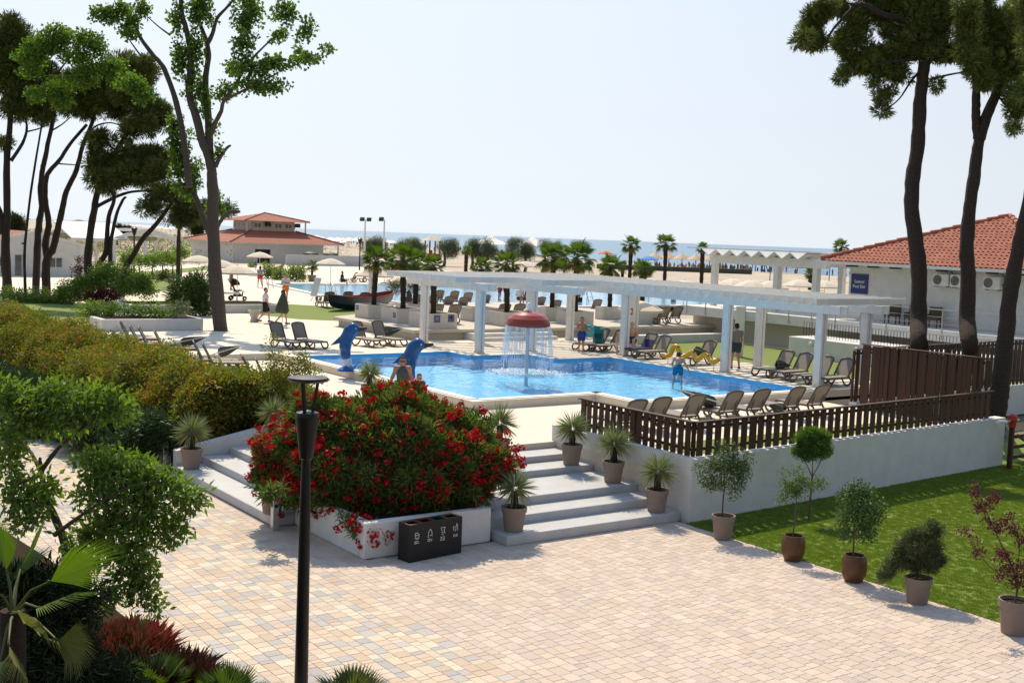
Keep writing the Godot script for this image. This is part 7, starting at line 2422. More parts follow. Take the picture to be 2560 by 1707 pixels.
func pots_and_trees() -> void:
	var y := [[Vector3(17.47, 0.71, -21.86), "taupe pot on the upper steps beside the white wall", "yucca in the pot on the upper steps"], [Vector3(17.54, 0.55, -20.39), "taupe pot on the landing beside the white wall", "yucca in the pot on the landing"], [Vector3(17.52, 0.20, -18.86), "taupe pot on the lowest step beside the white wall", "yucca in the pot on the lowest step by the wall"], [Vector3(13.70, 0.20, -18.91), "taupe pot on the lowest step beside the bins", "yucca in the pot beside the oleander and bins"], [Vector3(10.16, 0.20, -27.46), "taupe pot on the left steps at the sloping wall", "yucca in the pot on the left steps by the juniper"], [Vector3(11.97, 0.71, -26.80), "taupe pot on the left steps behind the lamp", "yucca in the pot behind the lamp cup"], [Vector3(10.03, 0.20, -22.42), "taupe pot hidden under the oleander at the bollard", "yucca pressed under the left oleander branches"], [Vector3(16.96, 1.01, -31.06), "taupe pot behind the oleander at the pool kerb", "yucca standing at the pool kerb left of the woman"], [Vector3(15.72, 0.86, -22.40), "taupe pot on the steps right behind the oleander", "yucca spreading behind the right side of the oleander"]]
	for e in y:
		var r := 0.255
		var hh := 0.5
		pot(e[1], e[0], r, hh)
		yucca(e[2], e[0] + Vector3.UP * hh * 0.88, 1.2 + rnd(-0.08, 0.12))
	# potted trees along the lawn
	var P := [[Vector3(17.71, 0.00, -17.01), 0.24, 0.50, "taupe", "taupe pot nearest the white wall corner"], [Vector3(17.76, 0.00, -15.16), 0.235, 0.50, "brown", "round brown glazed pot, left of two on the lawn edge"], [Vector3(17.67, 0.00, -13.62), 0.235, 0.50, "brown", "round brown glazed pot, right of two on the lawn edge"], [Vector3(17.61, 0.00, -12.20), 0.235, 0.46, "taupe", "taupe pot under the grey green bush on the lawn edge"], [Vector3(17.62, 0.00, -10.38), 0.26, 0.56, "taupe", "large taupe pot with red maple at the right edge"]]
	for e in P:
		pot(e[4], e[0], e[1], e[2], e[3], "plant pots along the lawn")
	var gl := [Color(0.045, 0.075, 0.028), Color(0.06, 0.095, 0.033), Color(0.08, 0.12, 0.04)]
	tree("citrus_tree", "small dark green citrus tree in the taupe pot by the wall corner", "tree", P[0][0] + Vector3.UP * 0.43, [Vector3(17.72, 0.52, -17.06), Vector3(17.74, 0.81, -17.08), Vector3(17.77, 1.07, -17.09), Vector3(17.77, 1.35, -17.12)], 0.02, 0.014, [], [[Vector3(17.77, 1.51, -17.14), 0.35, 0.32], [Vector3(17.81, 1.83, -17.15), 0.19, 0.16], [Vector3(18.06, 1.59, -16.94), 0.19, 0.22], [Vector3(17.51, 1.47, -17.32), 0.19, 0.14], [Vector3(17.46, 1.18, -17.33), 0.16, 0.13], [Vector3(17.64, 1.15, -17.19), 0.22, 0.13], [Vector3(17.97, 1.17, -16.95), 0.18, 0.14], [Vector3(17.91, 0.94, -16.98), 0.07, 0.09], [Vector3(18.13, 1.37, -16.86), 0.10, 0.16], [Vector3(17.33, 1.41, -17.44), 0.08, 0.05]], "broad", 300.0, 0.55, gl, M.twig, M.leaf_dark, "potted trees")
	tree("bay_tree", "thin stemmed small tree in the left brown glazed pot", "tree", P[1][0] + Vector3.UP * 0.43, [Vector3(17.78, 0.52, -15.20), Vector3(17.82, 0.85, -15.21), Vector3(17.85, 1.18, -15.23), Vector3(17.86, 1.45, -15.25)], 0.018, 0.01, [[[Vector3(17.86, 1.27, -15.23), Vector3(17.70, 1.44, -15.36), Vector3(17.66, 1.62, -15.41)], 0.008, 0.004], [[Vector3(17.86, 1.33, -15.24), Vector3(18.07, 1.49, -15.10), Vector3(18.26, 1.53, -14.97)], 0.008, 0.004]], [[Vector3(17.73, 1.44, -15.34), 0.18, 0.12], [Vector3(17.92, 1.54, -15.21), 0.24, 0.12], [Vector3(17.65, 1.20, -15.37), 0.13, 0.12], [Vector3(18.12, 1.51, -15.07), 0.24, 0.09], [Vector3(17.68, 1.71, -15.40), 0.09, 0.05], [Vector3(17.89, 1.72, -15.26), 0.12, 0.05], [Vector3(17.94, 1.36, -15.18), 0.27, 0.07], [Vector3(18.26, 1.50, -14.96), 0.09, 0.05], [Vector3(17.80, 1.33, -15.28), 0.15, 0.09]], "broad", 260.0, 0.5, [Color(0.10, 0.14, 0.045), Color(0.075, 0.11, 0.035)], M.twig, M.leaf, "potted trees")
	tree("laurel_tree", "drooping dark leaved tree in the right brown glazed pot", "tree", P[2][0] + Vector3.UP * 0.43, [Vector3(17.68, 0.54, -13.67), Vector3(17.70, 0.79, -13.69), Vector3(17.71, 1.08, -13.71), Vector3(17.74, 1.36, -13.72)], 0.02, 0.01, [], [[Vector3(17.65, 1.61, -13.81), 0.23, 0.13], [Vector3(17.86, 1.65, -13.67), 0.17, 0.11], [Vector3(17.87, 1.37, -13.63), 0.25, 0.23], [Vector3(17.69, 1.19, -13.74), 0.23, 0.20], [Vector3(17.84, 0.97, -13.60), 0.23, 0.17], [Vector3(18.03, 1.26, -13.50), 0.13, 0.23], [Vector3(17.56, 0.87, -13.79), 0.13, 0.08], [Vector3(17.95, 0.81, -13.51), 0.10, 0.11], [Vector3(17.51, 1.52, -13.90), 0.10, 0.07], [Vector3(17.77, 1.75, -13.74), 0.08, 0.07], [Vector3(17.52, 1.10, -13.85), 0.08, 0.11], [Vector3(18.10, 1.40, -13.46), 0.07, 0.08]], "broad", 300.0, 0.58, [Color(0.04, 0.075, 0.025), Color(0.055, 0.095, 0.03), Color(0.075, 0.13, 0.035)], M.twig, M.leaf_dark, "potted trees")
	tree("myrtle_bush", "shaggy grey green bush in the taupe pot on the lawn edge", "bush", P[3][0] + Vector3.UP * 0.4, [Vector3(17.62, 0.48, -12.25), Vector3(17.64, 0.86, -12.28)], 0.02, 0.01, [], [[Vector3(17.61, 0.86, -12.30), 0.32, 0.29], [Vector3(17.72, 1.13, -12.25), 0.32, 0.16], [Vector3(17.90, 1.30, -12.14), 0.16, 0.13], [Vector3(17.82, 0.84, -12.14), 0.21, 0.24], [Vector3(17.39, 0.74, -12.45), 0.19, 0.19], [Vector3(17.23, 0.57, -12.54), 0.13, 0.13], [Vector3(17.16, 0.44, -12.57), 0.11, 0.08], [Vector3(17.48, 0.98, -12.41), 0.19, 0.16], [Vector3(17.95, 0.74, -12.04), 0.11, 0.13], [Vector3(17.73, 0.65, -12.19), 0.29, 0.13]], "fine", 620.0, 0.55, [Color(0.12, 0.135, 0.065), Color(0.09, 0.11, 0.05), Color(0.065, 0.08, 0.035)], M.twig, M.leaf_dark, "potted trees")
	tree("red_maple", "small dark red maple in the large taupe pot at the right edge", "tree", P[4][0] + Vector3.UP * 0.5, [Vector3(17.66, 0.50, -10.41), Vector3(17.69, 0.75, -10.42), Vector3(17.62, 1.09, -10.50), Vector3(17.47, 1.48, -10.65), Vector3(17.33, 1.87, -10.79), Vector3(17.22, 2.21, -10.91)], 0.02, 0.006, [[[Vector3(17.64, 0.80, -10.46), Vector3(17.36, 1.03, -10.68), Vector3(17.14, 1.34, -10.87), Vector3(17.04, 1.58, -10.96)], 0.01, 0.004], [[Vector3(17.68, 0.92, -10.44), Vector3(17.73, 1.34, -10.45), Vector3(17.71, 1.66, -10.50)], 0.01, 0.004]], [[Vector3(17.28, 2.04, -10.85), 0.15, 0.11], [Vector3(17.18, 2.26, -10.94), 0.09, 0.11], [Vector3(17.15, 2.40, -10.98), 0.05, 0.05], [Vector3(17.40, 2.17, -10.77), 0.12, 0.09], [Vector3(17.33, 1.80, -10.78), 0.11, 0.06], [Vector3(17.43, 1.70, -10.70), 0.20, 0.07], [Vector3(17.58, 1.88, -10.62), 0.10, 0.05], [Vector3(17.03, 1.61, -10.98), 0.15, 0.05], [Vector3(16.92, 1.58, -11.05), 0.04, 0.02], [Vector3(17.18, 1.29, -10.84), 0.11, 0.09], [Vector3(17.12, 1.44, -10.89), 0.05, 0.05], [Vector3(17.50, 1.28, -10.60), 0.17, 0.10], [Vector3(17.64, 1.07, -10.48), 0.22, 0.12], [Vector3(17.70, 0.85, -10.42), 0.17, 0.12], [Vector3(17.77, 1.47, -10.43), 0.10, 0.12], [Vector3(17.69, 1.69, -10.51), 0.12, 0.10], [Vector3(17.48, 0.94, -10.59), 0.10, 0.10]], "maple", 420.0, 0.75, [Color(0.10, 0.028, 0.03), Color(0.13, 0.04, 0.038), Color(0.07, 0.022, 0.025)], M.twig, M.leaf_dark, "potted trees")
	tree("willow_standard", "round headed bright green young tree on the lawn by the wall", "tree", Vector3(20.66, 0.00, -17.23), [Vector3(20.66, 0.07, -17.23), Vector3(20.70, 0.58, -17.26), Vector3(20.74, 0.99, -17.28)], 0.03, 0.022, [[[Vector3(20.74, 0.99, -17.28), Vector3(20.64, 1.26, -17.38), Vector3(20.56, 1.46, -17.46)], 0.014, 0.006], [[Vector3(20.74, 0.99, -17.28), Vector3(20.91, 1.26, -17.25), Vector3(21.04, 1.46, -17.24)], 0.014, 0.006], [[Vector3(20.74, 0.99, -17.28), Vector3(20.72, 1.28, -17.27), Vector3(20.68, 1.56, -17.26)], 0.014, 0.006]], [[Vector3(20.76, 1.64, -17.33), 0.38, 0.27], [Vector3(20.62, 1.57, -17.43), 0.27, 0.21], [Vector3(20.93, 1.65, -17.21), 0.22, 0.24], [Vector3(20.74, 1.90, -17.38), 0.34, 0.15], [Vector3(20.57, 1.81, -17.49), 0.21, 0.14], [Vector3(20.94, 1.86, -17.23), 0.17, 0.14], [Vector3(20.69, 2.02, -17.43), 0.14, 0.09]], "fine", 620.0, 0.55, [Color(0.10, 0.17, 0.035), Color(0.13, 0.21, 0.04), Color(0.07, 0.12, 0.03)], M.twig, M.leaf, "")
	shrub("ivy", "ivy climbing over the far end of the garden wall", [[Vector3(32.60, 1.43, -20.63), 0.15, 0.22], [Vector3(32.72, 1.26, -20.53), 0.20, 0.15], [Vector3(32.79, 0.99, -20.44), 0.20, 0.17], [Vector3(32.85, 0.70, -20.37), 0.17, 0.20], [Vector3(32.89, 0.45, -20.32), 0.15, 0.17]], "broad", 90.0, 0.6, gl, "", null, "ivy")


func foreground() -> void:
	var d := 13.6
	var green := [Color(0.13, 0.185, 0.042), Color(0.165, 0.22, 0.05), Color(0.10, 0.145, 0.036), Color(0.12, 0.175, 0.038)]
	var base: Vector3 = Vector3(3.56, 0.05, -13.57)
	tree("foreground_tree", "leafy green tree filling the lower left foreground", "tree", Vector3(base.x, 0, base.z), [Vector3(3.58, 0.93, -13.66), Vector3(3.60, 1.82, -13.73), Vector3(3.61, 2.38, -13.79), Vector3(3.47, 2.83, -13.94), Vector3(3.41, 3.18, -14.02), Vector3(3.40, 3.36, -14.05)], 0.09, 0.016, [
		[[Vector3(3.41, 3.18, -14.02), Vector3(3.37, 3.36, -14.32), Vector3(3.33, 3.46, -14.60)], 0.03, 0.012], [[Vector3(3.41, 3.21, -14.02), Vector3(3.55, 3.50, -13.83), Vector3(3.72, 3.72, -13.61), Vector3(3.77, 3.82, -13.47)], 0.03, 0.01], [[Vector3(3.41, 3.16, -14.02), Vector3(3.21, 3.13, -13.91), Vector3(3.04, 3.09, -13.78)], 0.03, 0.01], [[Vector3(3.44, 2.56, -13.56), Vector3(3.58, 2.79, -13.24), Vector3(3.72, 3.02, -12.92)], 0.03, 0.012], [[Vector3(3.61, 2.26, -13.78), Vector3(3.97, 2.40, -13.78), Vector3(4.29, 2.50, -13.81)], 0.03, 0.01], [[Vector3(3.81, 2.95, -13.22), Vector3(4.08, 3.13, -13.05), Vector3(4.38, 3.23, -12.84)], 0.015, 0.006]],
		[[Vector3(3.17, 3.98, -14.03), 0.35, 0.20], [Vector3(3.07, 4.13, -14.12), 0.18, 0.13], [Vector3(3.52, 4.09, -13.80), 0.31, 0.18], [Vector3(3.80, 4.03, -13.59), 0.26, 0.15], [Vector3(4.00, 3.98, -13.44), 0.24, 0.13], [Vector3(3.67, 3.85, -13.66), 0.24, 0.13], [Vector3(3.31, 3.79, -13.91), 0.29, 0.15], [Vector3(3.11, 3.61, -14.03), 0.22, 0.18], [Vector3(4.00, 4.06, -13.45), 0.13, 0.13], [Vector3(4.14, 3.96, -13.34), 0.13, 0.09], [Vector3(3.05, 3.34, -14.05), 0.18, 0.15], [Vector3(3.84, 3.38, -13.49), 0.26, 0.13], [Vector3(4.09, 3.35, -13.31), 0.29, 0.15], [Vector3(4.34, 3.27, -13.12), 0.29, 0.13], [Vector3(3.98, 3.17, -13.37), 0.33, 0.15], [Vector3(4.23, 3.07, -13.18), 0.33, 0.15], [Vector3(4.51, 3.11, -12.98), 0.24, 0.13], [Vector3(4.69, 3.03, -12.84), 0.18, 0.11], [Vector3(4.78, 3.03, -12.78), 0.09, 0.11], [Vector3(3.83, 2.99, -13.45), 0.22, 0.13], [Vector3(4.04, 2.82, -13.28), 0.31, 0.13], [Vector3(4.33, 2.88, -13.08), 0.29, 0.13], [Vector3(4.58, 2.80, -12.90), 0.13, 0.15], [Vector3(4.50, 2.58, -12.93), 0.18, 0.13], [Vector3(4.22, 2.61, -13.14), 0.26, 0.13], [Vector3(3.93, 2.64, -13.34), 0.24, 0.13], [Vector3(3.96, 2.38, -13.29), 0.24, 0.13], [Vector3(4.18, 2.31, -13.13), 0.26, 0.13], [Vector3(4.33, 2.18, -13.01), 0.15, 0.11], [Vector3(4.10, 2.06, -13.16), 0.24, 0.11], [Vector3(4.27, 1.94, -13.02), 0.20, 0.11], [Vector3(4.38, 1.79, -12.93), 0.11, 0.09], [Vector3(3.19, 3.05, -13.92), 0.24, 0.13], [Vector3(3.29, 2.88, -13.82), 0.15, 0.13], [Vector3(3.08, 2.87, -13.98), 0.15, 0.11], [Vector3(3.18, 2.70, -13.88), 0.22, 0.11], [Vector3(3.42, 3.06, -13.75), 0.15, 0.13], [Vector3(3.71, 2.50, -13.48), 0.18, 0.13], [Vector3(3.71, 2.22, -13.46), 0.15, 0.13], [Vector3(3.95, 1.88, -13.24), 0.20, 0.11], [Vector3(4.65, 2.65, -12.83), 0.07, 0.09]], "tree", 340.0, 1.0, green, M.bark_pop, M.leaf, "", 1.1, 0.6)
	# soil bed under the foreground plants
	var b := MB.new()
	b.prism(pv([4.87, -26.78, 5.38, -21.64, 5.59, -17.53, 5.25, -14.18, 6.76, -11.40, 4, -6, -8, -8]), -0.05, 0.03)
	struct("planting_bed", b, M.soil)
	shrub("ground_cover", "dense dark green ground cover under the corner palm", [[Vector3(2.91, 1.78, -12.99), 0.34, 0.26], [Vector3(3.29, 1.80, -12.72), 0.34, 0.26], [Vector3(2.97, 1.40, -12.91), 0.38, 0.26], [Vector3(3.39, 1.46, -12.62), 0.38, 0.26], [Vector3(3.70, 1.27, -12.37), 0.34, 0.21], [Vector3(3.16, 2.13, -12.85), 0.34, 0.21], [Vector3(2.85, 2.20, -13.08), 0.26, 0.21], [Vector3(3.47, 2.06, -12.62), 0.26, 0.21]], "juniper", 150.0, 1.0, [Color(0.03, 0.045, 0.018), Color(0.022, 0.035, 0.014), Color(0.045, 0.06, 0.02)], "", M.leaf_dark, "ground cover")
	# fan palm in the corner
	var c7 := crop_palm()
	for e in [["reddish ornamental grass clump below the foreground tree", Vector3(4.34, 1.05, -13.99), 0.42, [Color(0.22, 0.07, 0.045), Color(0.26, 0.11, 0.06), Color(0.14, 0.10, 0.04), Color(0.30, 0.06, 0.05)]], ["dark purple brown grass clump at the paving edge", Vector3(4.67, 0.75, -13.35), 0.45, [Color(0.10, 0.035, 0.03), Color(0.13, 0.05, 0.035), Color(0.07, 0.03, 0.025), Color(0.18, 0.05, 0.04)]], ["dark brown grass clump at the bottom left", Vector3(4.21, 0.75, -13.18), 0.45, [Color(0.06, 0.03, 0.02), Color(0.09, 0.045, 0.025)]]]:
		var o := thing("grass_clump", e[0], "grass", Vector3(e[1].x, 0, e[1].z), 0, "ornamental grasses in the foreground")
		var xf := []
		for k in 420:
			var a := rnd(0, TAU)
			var r: float = e[2] * sqrt(rng.randf())
			var y: float = rnd(0, maxf(0.05, e[1].y))
			var tilt := Basis(Vector3(cos(a), 0, sin(a)).cross(Vector3.UP).normalized() * -1.0, r * 0.8)
			xf.append(Transform3D(tilt * Basis(Vector3.UP, rnd(0, TAU)).scaled(Vector3.ONE * rnd(0.7, 1.1)), Vector3(cos(a) * r, y * (1.0 - 0.3 * r), sin(a) * r)))
		many("blades", clump("blade"), M.leaf_dark, xf, shades(e[3]), o)
	var k := 0
	for e in [Vector3(4.37, 0.94, -12.96), Vector3(4.95, 0.91, -12.18), Vector3(5.99, 1.02, -11.20)]:
		var o := thing("palm_tuft", ["upright green palm tuft left of the lamp post at the bottom", "small palm tips at the bottom beside the lamp post", "grey palm tips at the bottom right of the lamp post"][k], "palm", Vector3(e.x, 0, e.z), 0, "palm tufts at the bottom edge")
		b = MB.new()
		b.tube([Vector3.ZERO, Vector3.UP * (e.y - 0.1)], [0.05], 8)
		obj("trunk", b, M.bark_palm, o)
		for q in 14:
			var m := fan(0.36, 2.2, 0.1, 0.25, 16, Color(0.10, 0.14, 0.04) if k < 2 else Color(0.13, 0.14, 0.08))
			var bs := Basis(Vector3.UP, q * 2.4) * Basis(Vector3.BACK, rnd(0.5, 1.4))
			add("frond", m, M.leaf, o, Transform3D(bs, Vector3.UP * (e.y - 0.25)))
		k += 1


func crop_palm() -> Node3D:
	var hub: Vector3 = Vector3(2.63, 2.39, -11.90)
	var o := thing("corner_palm", "large fan palm with split fronds in the bottom left corner", "palm", Vector3(hub.x, 0, hub.z))
	var b := MB.new()
	var pts := []
	for k in 9:
		pts.append(Vector3(0, (hub.y - 0.1) * k / 8.0, 0))
	b.tube(pts, [0.14, 0.12, 0.14, 0.12, 0.13, 0.12], 10)
	obj("trunk", b, M.bark_palm, o)
	b = MB.new()
	var list: Array = [[Vector3(2.84, 2.67, -11.41), Vector3(3.27, 2.84, -11.37), 0.75, 0.25], [Vector3(2.71, 2.49, -11.24), Vector3(3.08, 2.79, -10.76), 0.62, 0.50], [Vector3(2.79, 2.58, -12.30), Vector3(2.98, 2.90, -12.45), 0.60, 0.10], [Vector3(2.61, 2.63, -12.07), Vector3(2.54, 3.10, -12.17), 0.60, 0.10], [Vector3(2.84, 2.20, -11.11), Vector3(3.38, 2.04, -10.59), 0.50, 0.90], [Vector3(2.74, 2.19, -11.31), Vector3(3.38, 2.07, -10.96), 0.45, 1.00], [Vector3(2.60, 2.33, -11.30), Vector3(2.70, 2.46, -10.99), 0.45, 0.80], [Vector3(2.45, 2.18, -11.27), Vector3(2.54, 1.96, -11.05), 0.60, 0.60], [Vector3(2.40, 2.55, -11.71), Vector3(2.19, 2.66, -11.87), 0.70, 0.30], [Vector3(2.85, 2.34, -12.73), Vector3(2.99, 2.46, -13.01), 0.60, 0.30], [Vector3(2.45, 1.92, -11.60), Vector3(2.34, 1.80, -11.42), 0.60, 0.50]]
	for e in list:
		var m := fan(e[2], 1.9, e[3], 0.02, 38, Color(0.13, 0.20, 0.03) if e[3] < 0.6 else Color(0.17, 0.17, 0.06))
		var x: Vector3 = (e[1] - e[0]).normalized()
		var z := x.cross(Vector3.UP * 0.6 + rdir()).normalized()
		var f := add("frond", m, M.leaf, o, Transform3D(Basis(x, z.cross(x).normalized(), z), e[0] - o.position))
		var s := MB.new()
		s.col = Color(0.12, 0.13, 0.04)
		var p0 := Vector3(0, hub.y - 0.15, 0)
		var p1: Vector3 = e[0] - o.position
		s.tube([p0, (p0 + p1) * 0.5 + Vector3.UP * 0.08, p1], [0.02, 0.014, 0.01], 6)
		obj("stalk", s, M.leaf_dark, o)
	return o


func palms() -> void:
	# palms in the terrace planters
	var T := [[28.85, -52.6, 4.66, 0.95, "palm in the leftmost terrace planter"], [29.1, -50.1, 4.76, 1.1, "palm in the second terrace planter from the left"], [29.0, -47.1, 4.57, 0.7, "low palm behind the white pergola post"], [33.5, -47.5, 4.70, 0.9, "palm in the planter left of the fountain"], [37.9, -47.6, 5.07, 1.2, "bushy palm above the boy with the ring"], [42.3, -50.1, 4.61, 0.9, "palm right of the bushy palm above the pergola"], [42.0, -47.1, 4.60, 0.6, "palm hidden behind the open umbrella"], [33.8, -50.2, 4.43, 0.7, "low palm between the two olive pairs"], [38.2, -50.0, 4.98, 1.1, "wide palm in front of the third olive"], [31.7, -53.3, 4.52, 0.95, "palm in front of the play tower"]]
	for e in T:
		palm(e[4], Vector3(e[0], 2.33, e[1]), e[2] - 2.33, e[3] * 1.05, "palms in the terrace planters", 26, 0.12)
	var F := [[Vector3(91.67, 1.00, -105.19), 4.55, 1.5, "tall palm against the sea, left of two"], [Vector3(94.37, 1.00, -102.08), 4.90, 1.6, "tall palm against the sea, right of two"], [Vector3(95.55, 1.00, -97.22), 4.55, 0.9, "thin leaning palm left of the zigzag canopy"], [Vector3(87.09, 1.00, -98.01), 1.98, 1.5, "low palm between the two tall palms"], [Vector3(79.56, 1.00, -121.93), 3.11, 0.9, "palm with thick trunk in front of the second olive pair"], [Vector3(149.01, 1.00, -121.23), 5.23, 1.7, "palm top showing over the bar roof"], [Vector3(113.99, 1.00, -97.17), 1.81, 1.1, "palm behind the zigzag canopy posts"], [Vector3(105.23, 1.00, -125.52), 1.2, 0.5, "tiny dark palm alone on the sand"], [Vector3(106.32, 1.00, -123.51), 1.6, 1.0, "small palm at the foot of the left tall palm"], [Vector3(105.84, 1.00, -132.72), 1.17, 1.2, "palm low behind the bushy palm"], [Vector3(79.61, 1.00, -130.50), 0.84, 1.1, "low palm in front of the two umbrellas"]]
	for e in F:
		palm(e[3], e[0], e[1], e[2], "palms on the sand", 24, 0.2)
	palm("small potted palm at the left end of the large pool", Vector3(48.83, 1.26, -101.18) + Vector3.UP * 0.5, 0.9, 0.8, "palms on the sand", 18, 0.1)
	pot("grey pot of the small palm at the large pool", Vector3(48.07, 1.26, -99.60), 0.4, 0.6)


func background_plants() -> void:
	var ol := [Color(0.10, 0.125, 0.065), Color(0.13, 0.15, 0.085), Color(0.075, 0.095, 0.05)]
	var k := 0
	for e in [
		[[[Vector3(93.86, 3.49, -173.23), 1.48, 1.48], [Vector3(94.98, 4.21, -172.52), 1.48, 0.94], [Vector3(95.61, 3.04, -171.93), 1.21, 1.21], [Vector3(94.61, 2.32, -172.57), 2.02, 0.67]], "first grey olive tree from the left beyond the pool"],
		[[[Vector3(98.48, 3.57, -169.95), 1.35, 1.35], [Vector3(99.81, 4.30, -169.08), 1.48, 0.94], [Vector3(100.68, 3.54, -168.38), 1.08, 1.21], [Vector3(99.67, 2.69, -169.00), 1.75, 0.67]], "second grey olive tree from the left"],
		[[[Vector3(101.32, 4.01, -161.81), 1.31, 1.18], [Vector3(102.40, 4.59, -161.10), 1.05, 0.79], [Vector3(102.59, 3.55, -160.85), 0.92, 0.92], [Vector3(101.94, 2.87, -161.24), 1.18, 0.53]], "third grey olive tree, right of the play tower"],
		[[[Vector3(99.43, 4.04, -150.82), 1.00, 1.25], [Vector3(99.95, 4.68, -150.52), 1.00, 0.75], [Vector3(99.82, 3.19, -150.45), 1.00, 0.62]], "fourth grey olive tree, left of a touching pair"],
		[[[Vector3(101.35, 4.62, -149.52), 1.12, 1.00], [Vector3(101.02, 3.37, -149.61), 1.49, 1.12], [Vector3(102.14, 3.67, -148.85), 0.75, 1.25]], "fifth grey olive tree, right of a touching pair"],
		[[[Vector3(101.59, 4.56, -143.17), 0.97, 1.09], [Vector3(101.37, 3.35, -143.20), 0.97, 0.73], [Vector3(102.10, 5.19, -142.88), 1.09, 0.61]], "sixth grey olive tree, left of the lamp post"],
		[[[Vector3(103.76, 4.50, -142.85), 1.22, 1.22], [Vector3(103.54, 3.40, -142.89), 1.34, 0.73], [Vector3(104.25, 4.04, -142.46), 0.85, 0.97]], "seventh grey olive tree, right of the lamp post"],
		[[[Vector3(114.59, 4.89, -152.43), 1.18, 0.79], [Vector3(115.01, 4.25, -152.07), 0.79, 0.66]], "eighth olive tree, behind the wide palm"],
		[[[Vector3(116.08, 4.17, -151.30), 0.79, 0.53], [Vector3(116.28, 3.66, -151.09), 0.53, 0.39]], "small last olive tree at the right end of the row"],
	]:
		var c: Vector3 = e[0][0][0]
		tree("olive_tree", e[1], "olive tree", Vector3(c.x, 0.93, c.z), [Vector3(c.x + 0.2, 1.8, c.z), Vector3(c.x, 3.2, c.z)], 0.28, 0.16, [], e[0], "olive", 42.0, 2.0, ol, M.bark_pop, M.leaf_dark, "row of olive trees beyond the pools")
		k += 1
	var dk: Vector3 = Vector3(40.93, 1.29, -69.74)
	tree("dark_olive", "dark olive tree shading the loungers behind the second palm", "olive tree", dk, [Vector3(40.93, 1.46, -69.76), Vector3(40.98, 1.79, -69.76), Vector3(40.90, 2.12, -69.86)], 0.3, 0.14, [], [[Vector3(40.13, 2.42, -70.43), 0.56, 0.50], [Vector3(40.59, 2.55, -70.12), 0.50, 0.39], [Vector3(41.14, 2.58, -69.74), 0.56, 0.39], [Vector3(41.22, 2.25, -69.64), 0.39, 0.33], [Vector3(40.03, 2.03, -70.46), 0.33, 0.33]], "olive", 60.0, 1.2, [Color(0.06, 0.07, 0.03), Color(0.075, 0.085, 0.04)], M.bark_pop, M.leaf_dark)
	var bright := [Color(0.14, 0.20, 0.035), Color(0.18, 0.24, 0.045), Color(0.11, 0.165, 0.03)]
	k = 0
	for e in [[[Vector3(33.39, 2.96, -106.56), 0.79, 0.59], [Vector3(33.06, 2.42, -106.73), 0.53, 0.39]], [[Vector3(33.49, 2.67, -103.99), 0.58, 0.52]], [[Vector3(34.44, 2.84, -103.33), 0.71, 0.58]], [[Vector3(35.52, 3.04, -103.82), 0.78, 0.65]], [[Vector3(36.60, 2.98, -104.27), 0.72, 0.66]], [[Vector3(37.96, 3.48, -105.82), 0.74, 0.80]]]:
		var c: Vector3 = e[0][0]
		tree("vine_tree", "%s bright green young tree from the left beside the far lawn" % ["first", "second", "third", "fourth", "fifth", "sixth"][k], "tree", Vector3(c.x, 0.97, c.z), [Vector3(c.x, 1.6, c.z), Vector3(c.x, 2.4, c.z)], 0.08, 0.05, [], e, "hedge", 40.0, 1.7, bright, M.twig, M.leaf, "young trees beside the far lawn")
		k += 1
	var mid := [Color(0.115, 0.165, 0.035), Color(0.14, 0.195, 0.042), Color(0.09, 0.135, 0.03)]
	shrub("planter_shrub", "green shrubs overflowing the white planter wall left of the poplar", [[Vector3(15.54, 1.97, -55.06), 0.94, 0.40], [Vector3(16.52, 2.08, -54.37), 0.87, 0.37], [Vector3(17.34, 2.05, -53.78), 0.80, 0.37], [Vector3(18.10, 2.02, -53.23), 0.74, 0.40], [Vector3(16.08, 1.80, -54.65), 0.80, 0.30]], "hedge", 50.0, 1.2, mid)
	shrub("sago_palm", "dark feathery palm clump left of the poplar trunk", [[Vector3(22.29, 2.56, -61.40), 0.78, 0.70], [Vector3(22.93, 2.75, -60.97), 0.70, 0.62], [Vector3(22.66, 1.96, -61.07), 0.94, 0.47], [Vector3(22.03, 2.08, -61.54), 0.47, 0.47]], "juniper", 26.0, 2.6, [Color(0.05, 0.08, 0.022), Color(0.07, 0.11, 0.03)], "", M.leaf_dark, "palm")
	shrub("agave_bush", "small grey spiky plant at the planter wall end", [[Vector3(20.27, 1.83, -56.60), 0.43, 0.40]], "juniper", 30.0, 1.9, [Color(0.12, 0.14, 0.09)], "", M.leaf_dark, "plant")
	shrub("red_shrub", "dark red leaved shrub below the fourth leaning pine", [[Vector3(19.48, 1.97, -67.04), 1.06, 0.41], [Vector3(18.88, 1.78, -67.45), 0.49, 0.33], [Vector3(20.01, 1.91, -66.66), 0.41, 0.33]], "hedge", 44.0, 1.4, [Color(0.07, 0.015, 0.018), Color(0.10, 0.022, 0.022), Color(0.05, 0.012, 0.014)])
	shrub("light_shrub", "light yellow green shrubs between the leaning pine trunks and the lamp", [[Vector3(21.78, 2.77, -72.89), 0.80, 0.71], [Vector3(22.50, 2.36, -72.33), 0.80, 0.54], [Vector3(23.23, 2.66, -71.84), 0.62, 0.45], [Vector3(21.21, 3.19, -73.34), 0.54, 0.45], [Vector3(23.52, 2.23, -71.59), 0.62, 0.40], [Vector3(20.31, 1.99, -73.85), 0.80, 0.45], [Vector3(22.66, 3.17, -72.30), 0.54, 0.36]], "hedge", 40.0, 1.5, [Color(0.17, 0.22, 0.045), Color(0.14, 0.19, 0.04), Color(0.20, 0.24, 0.05)])
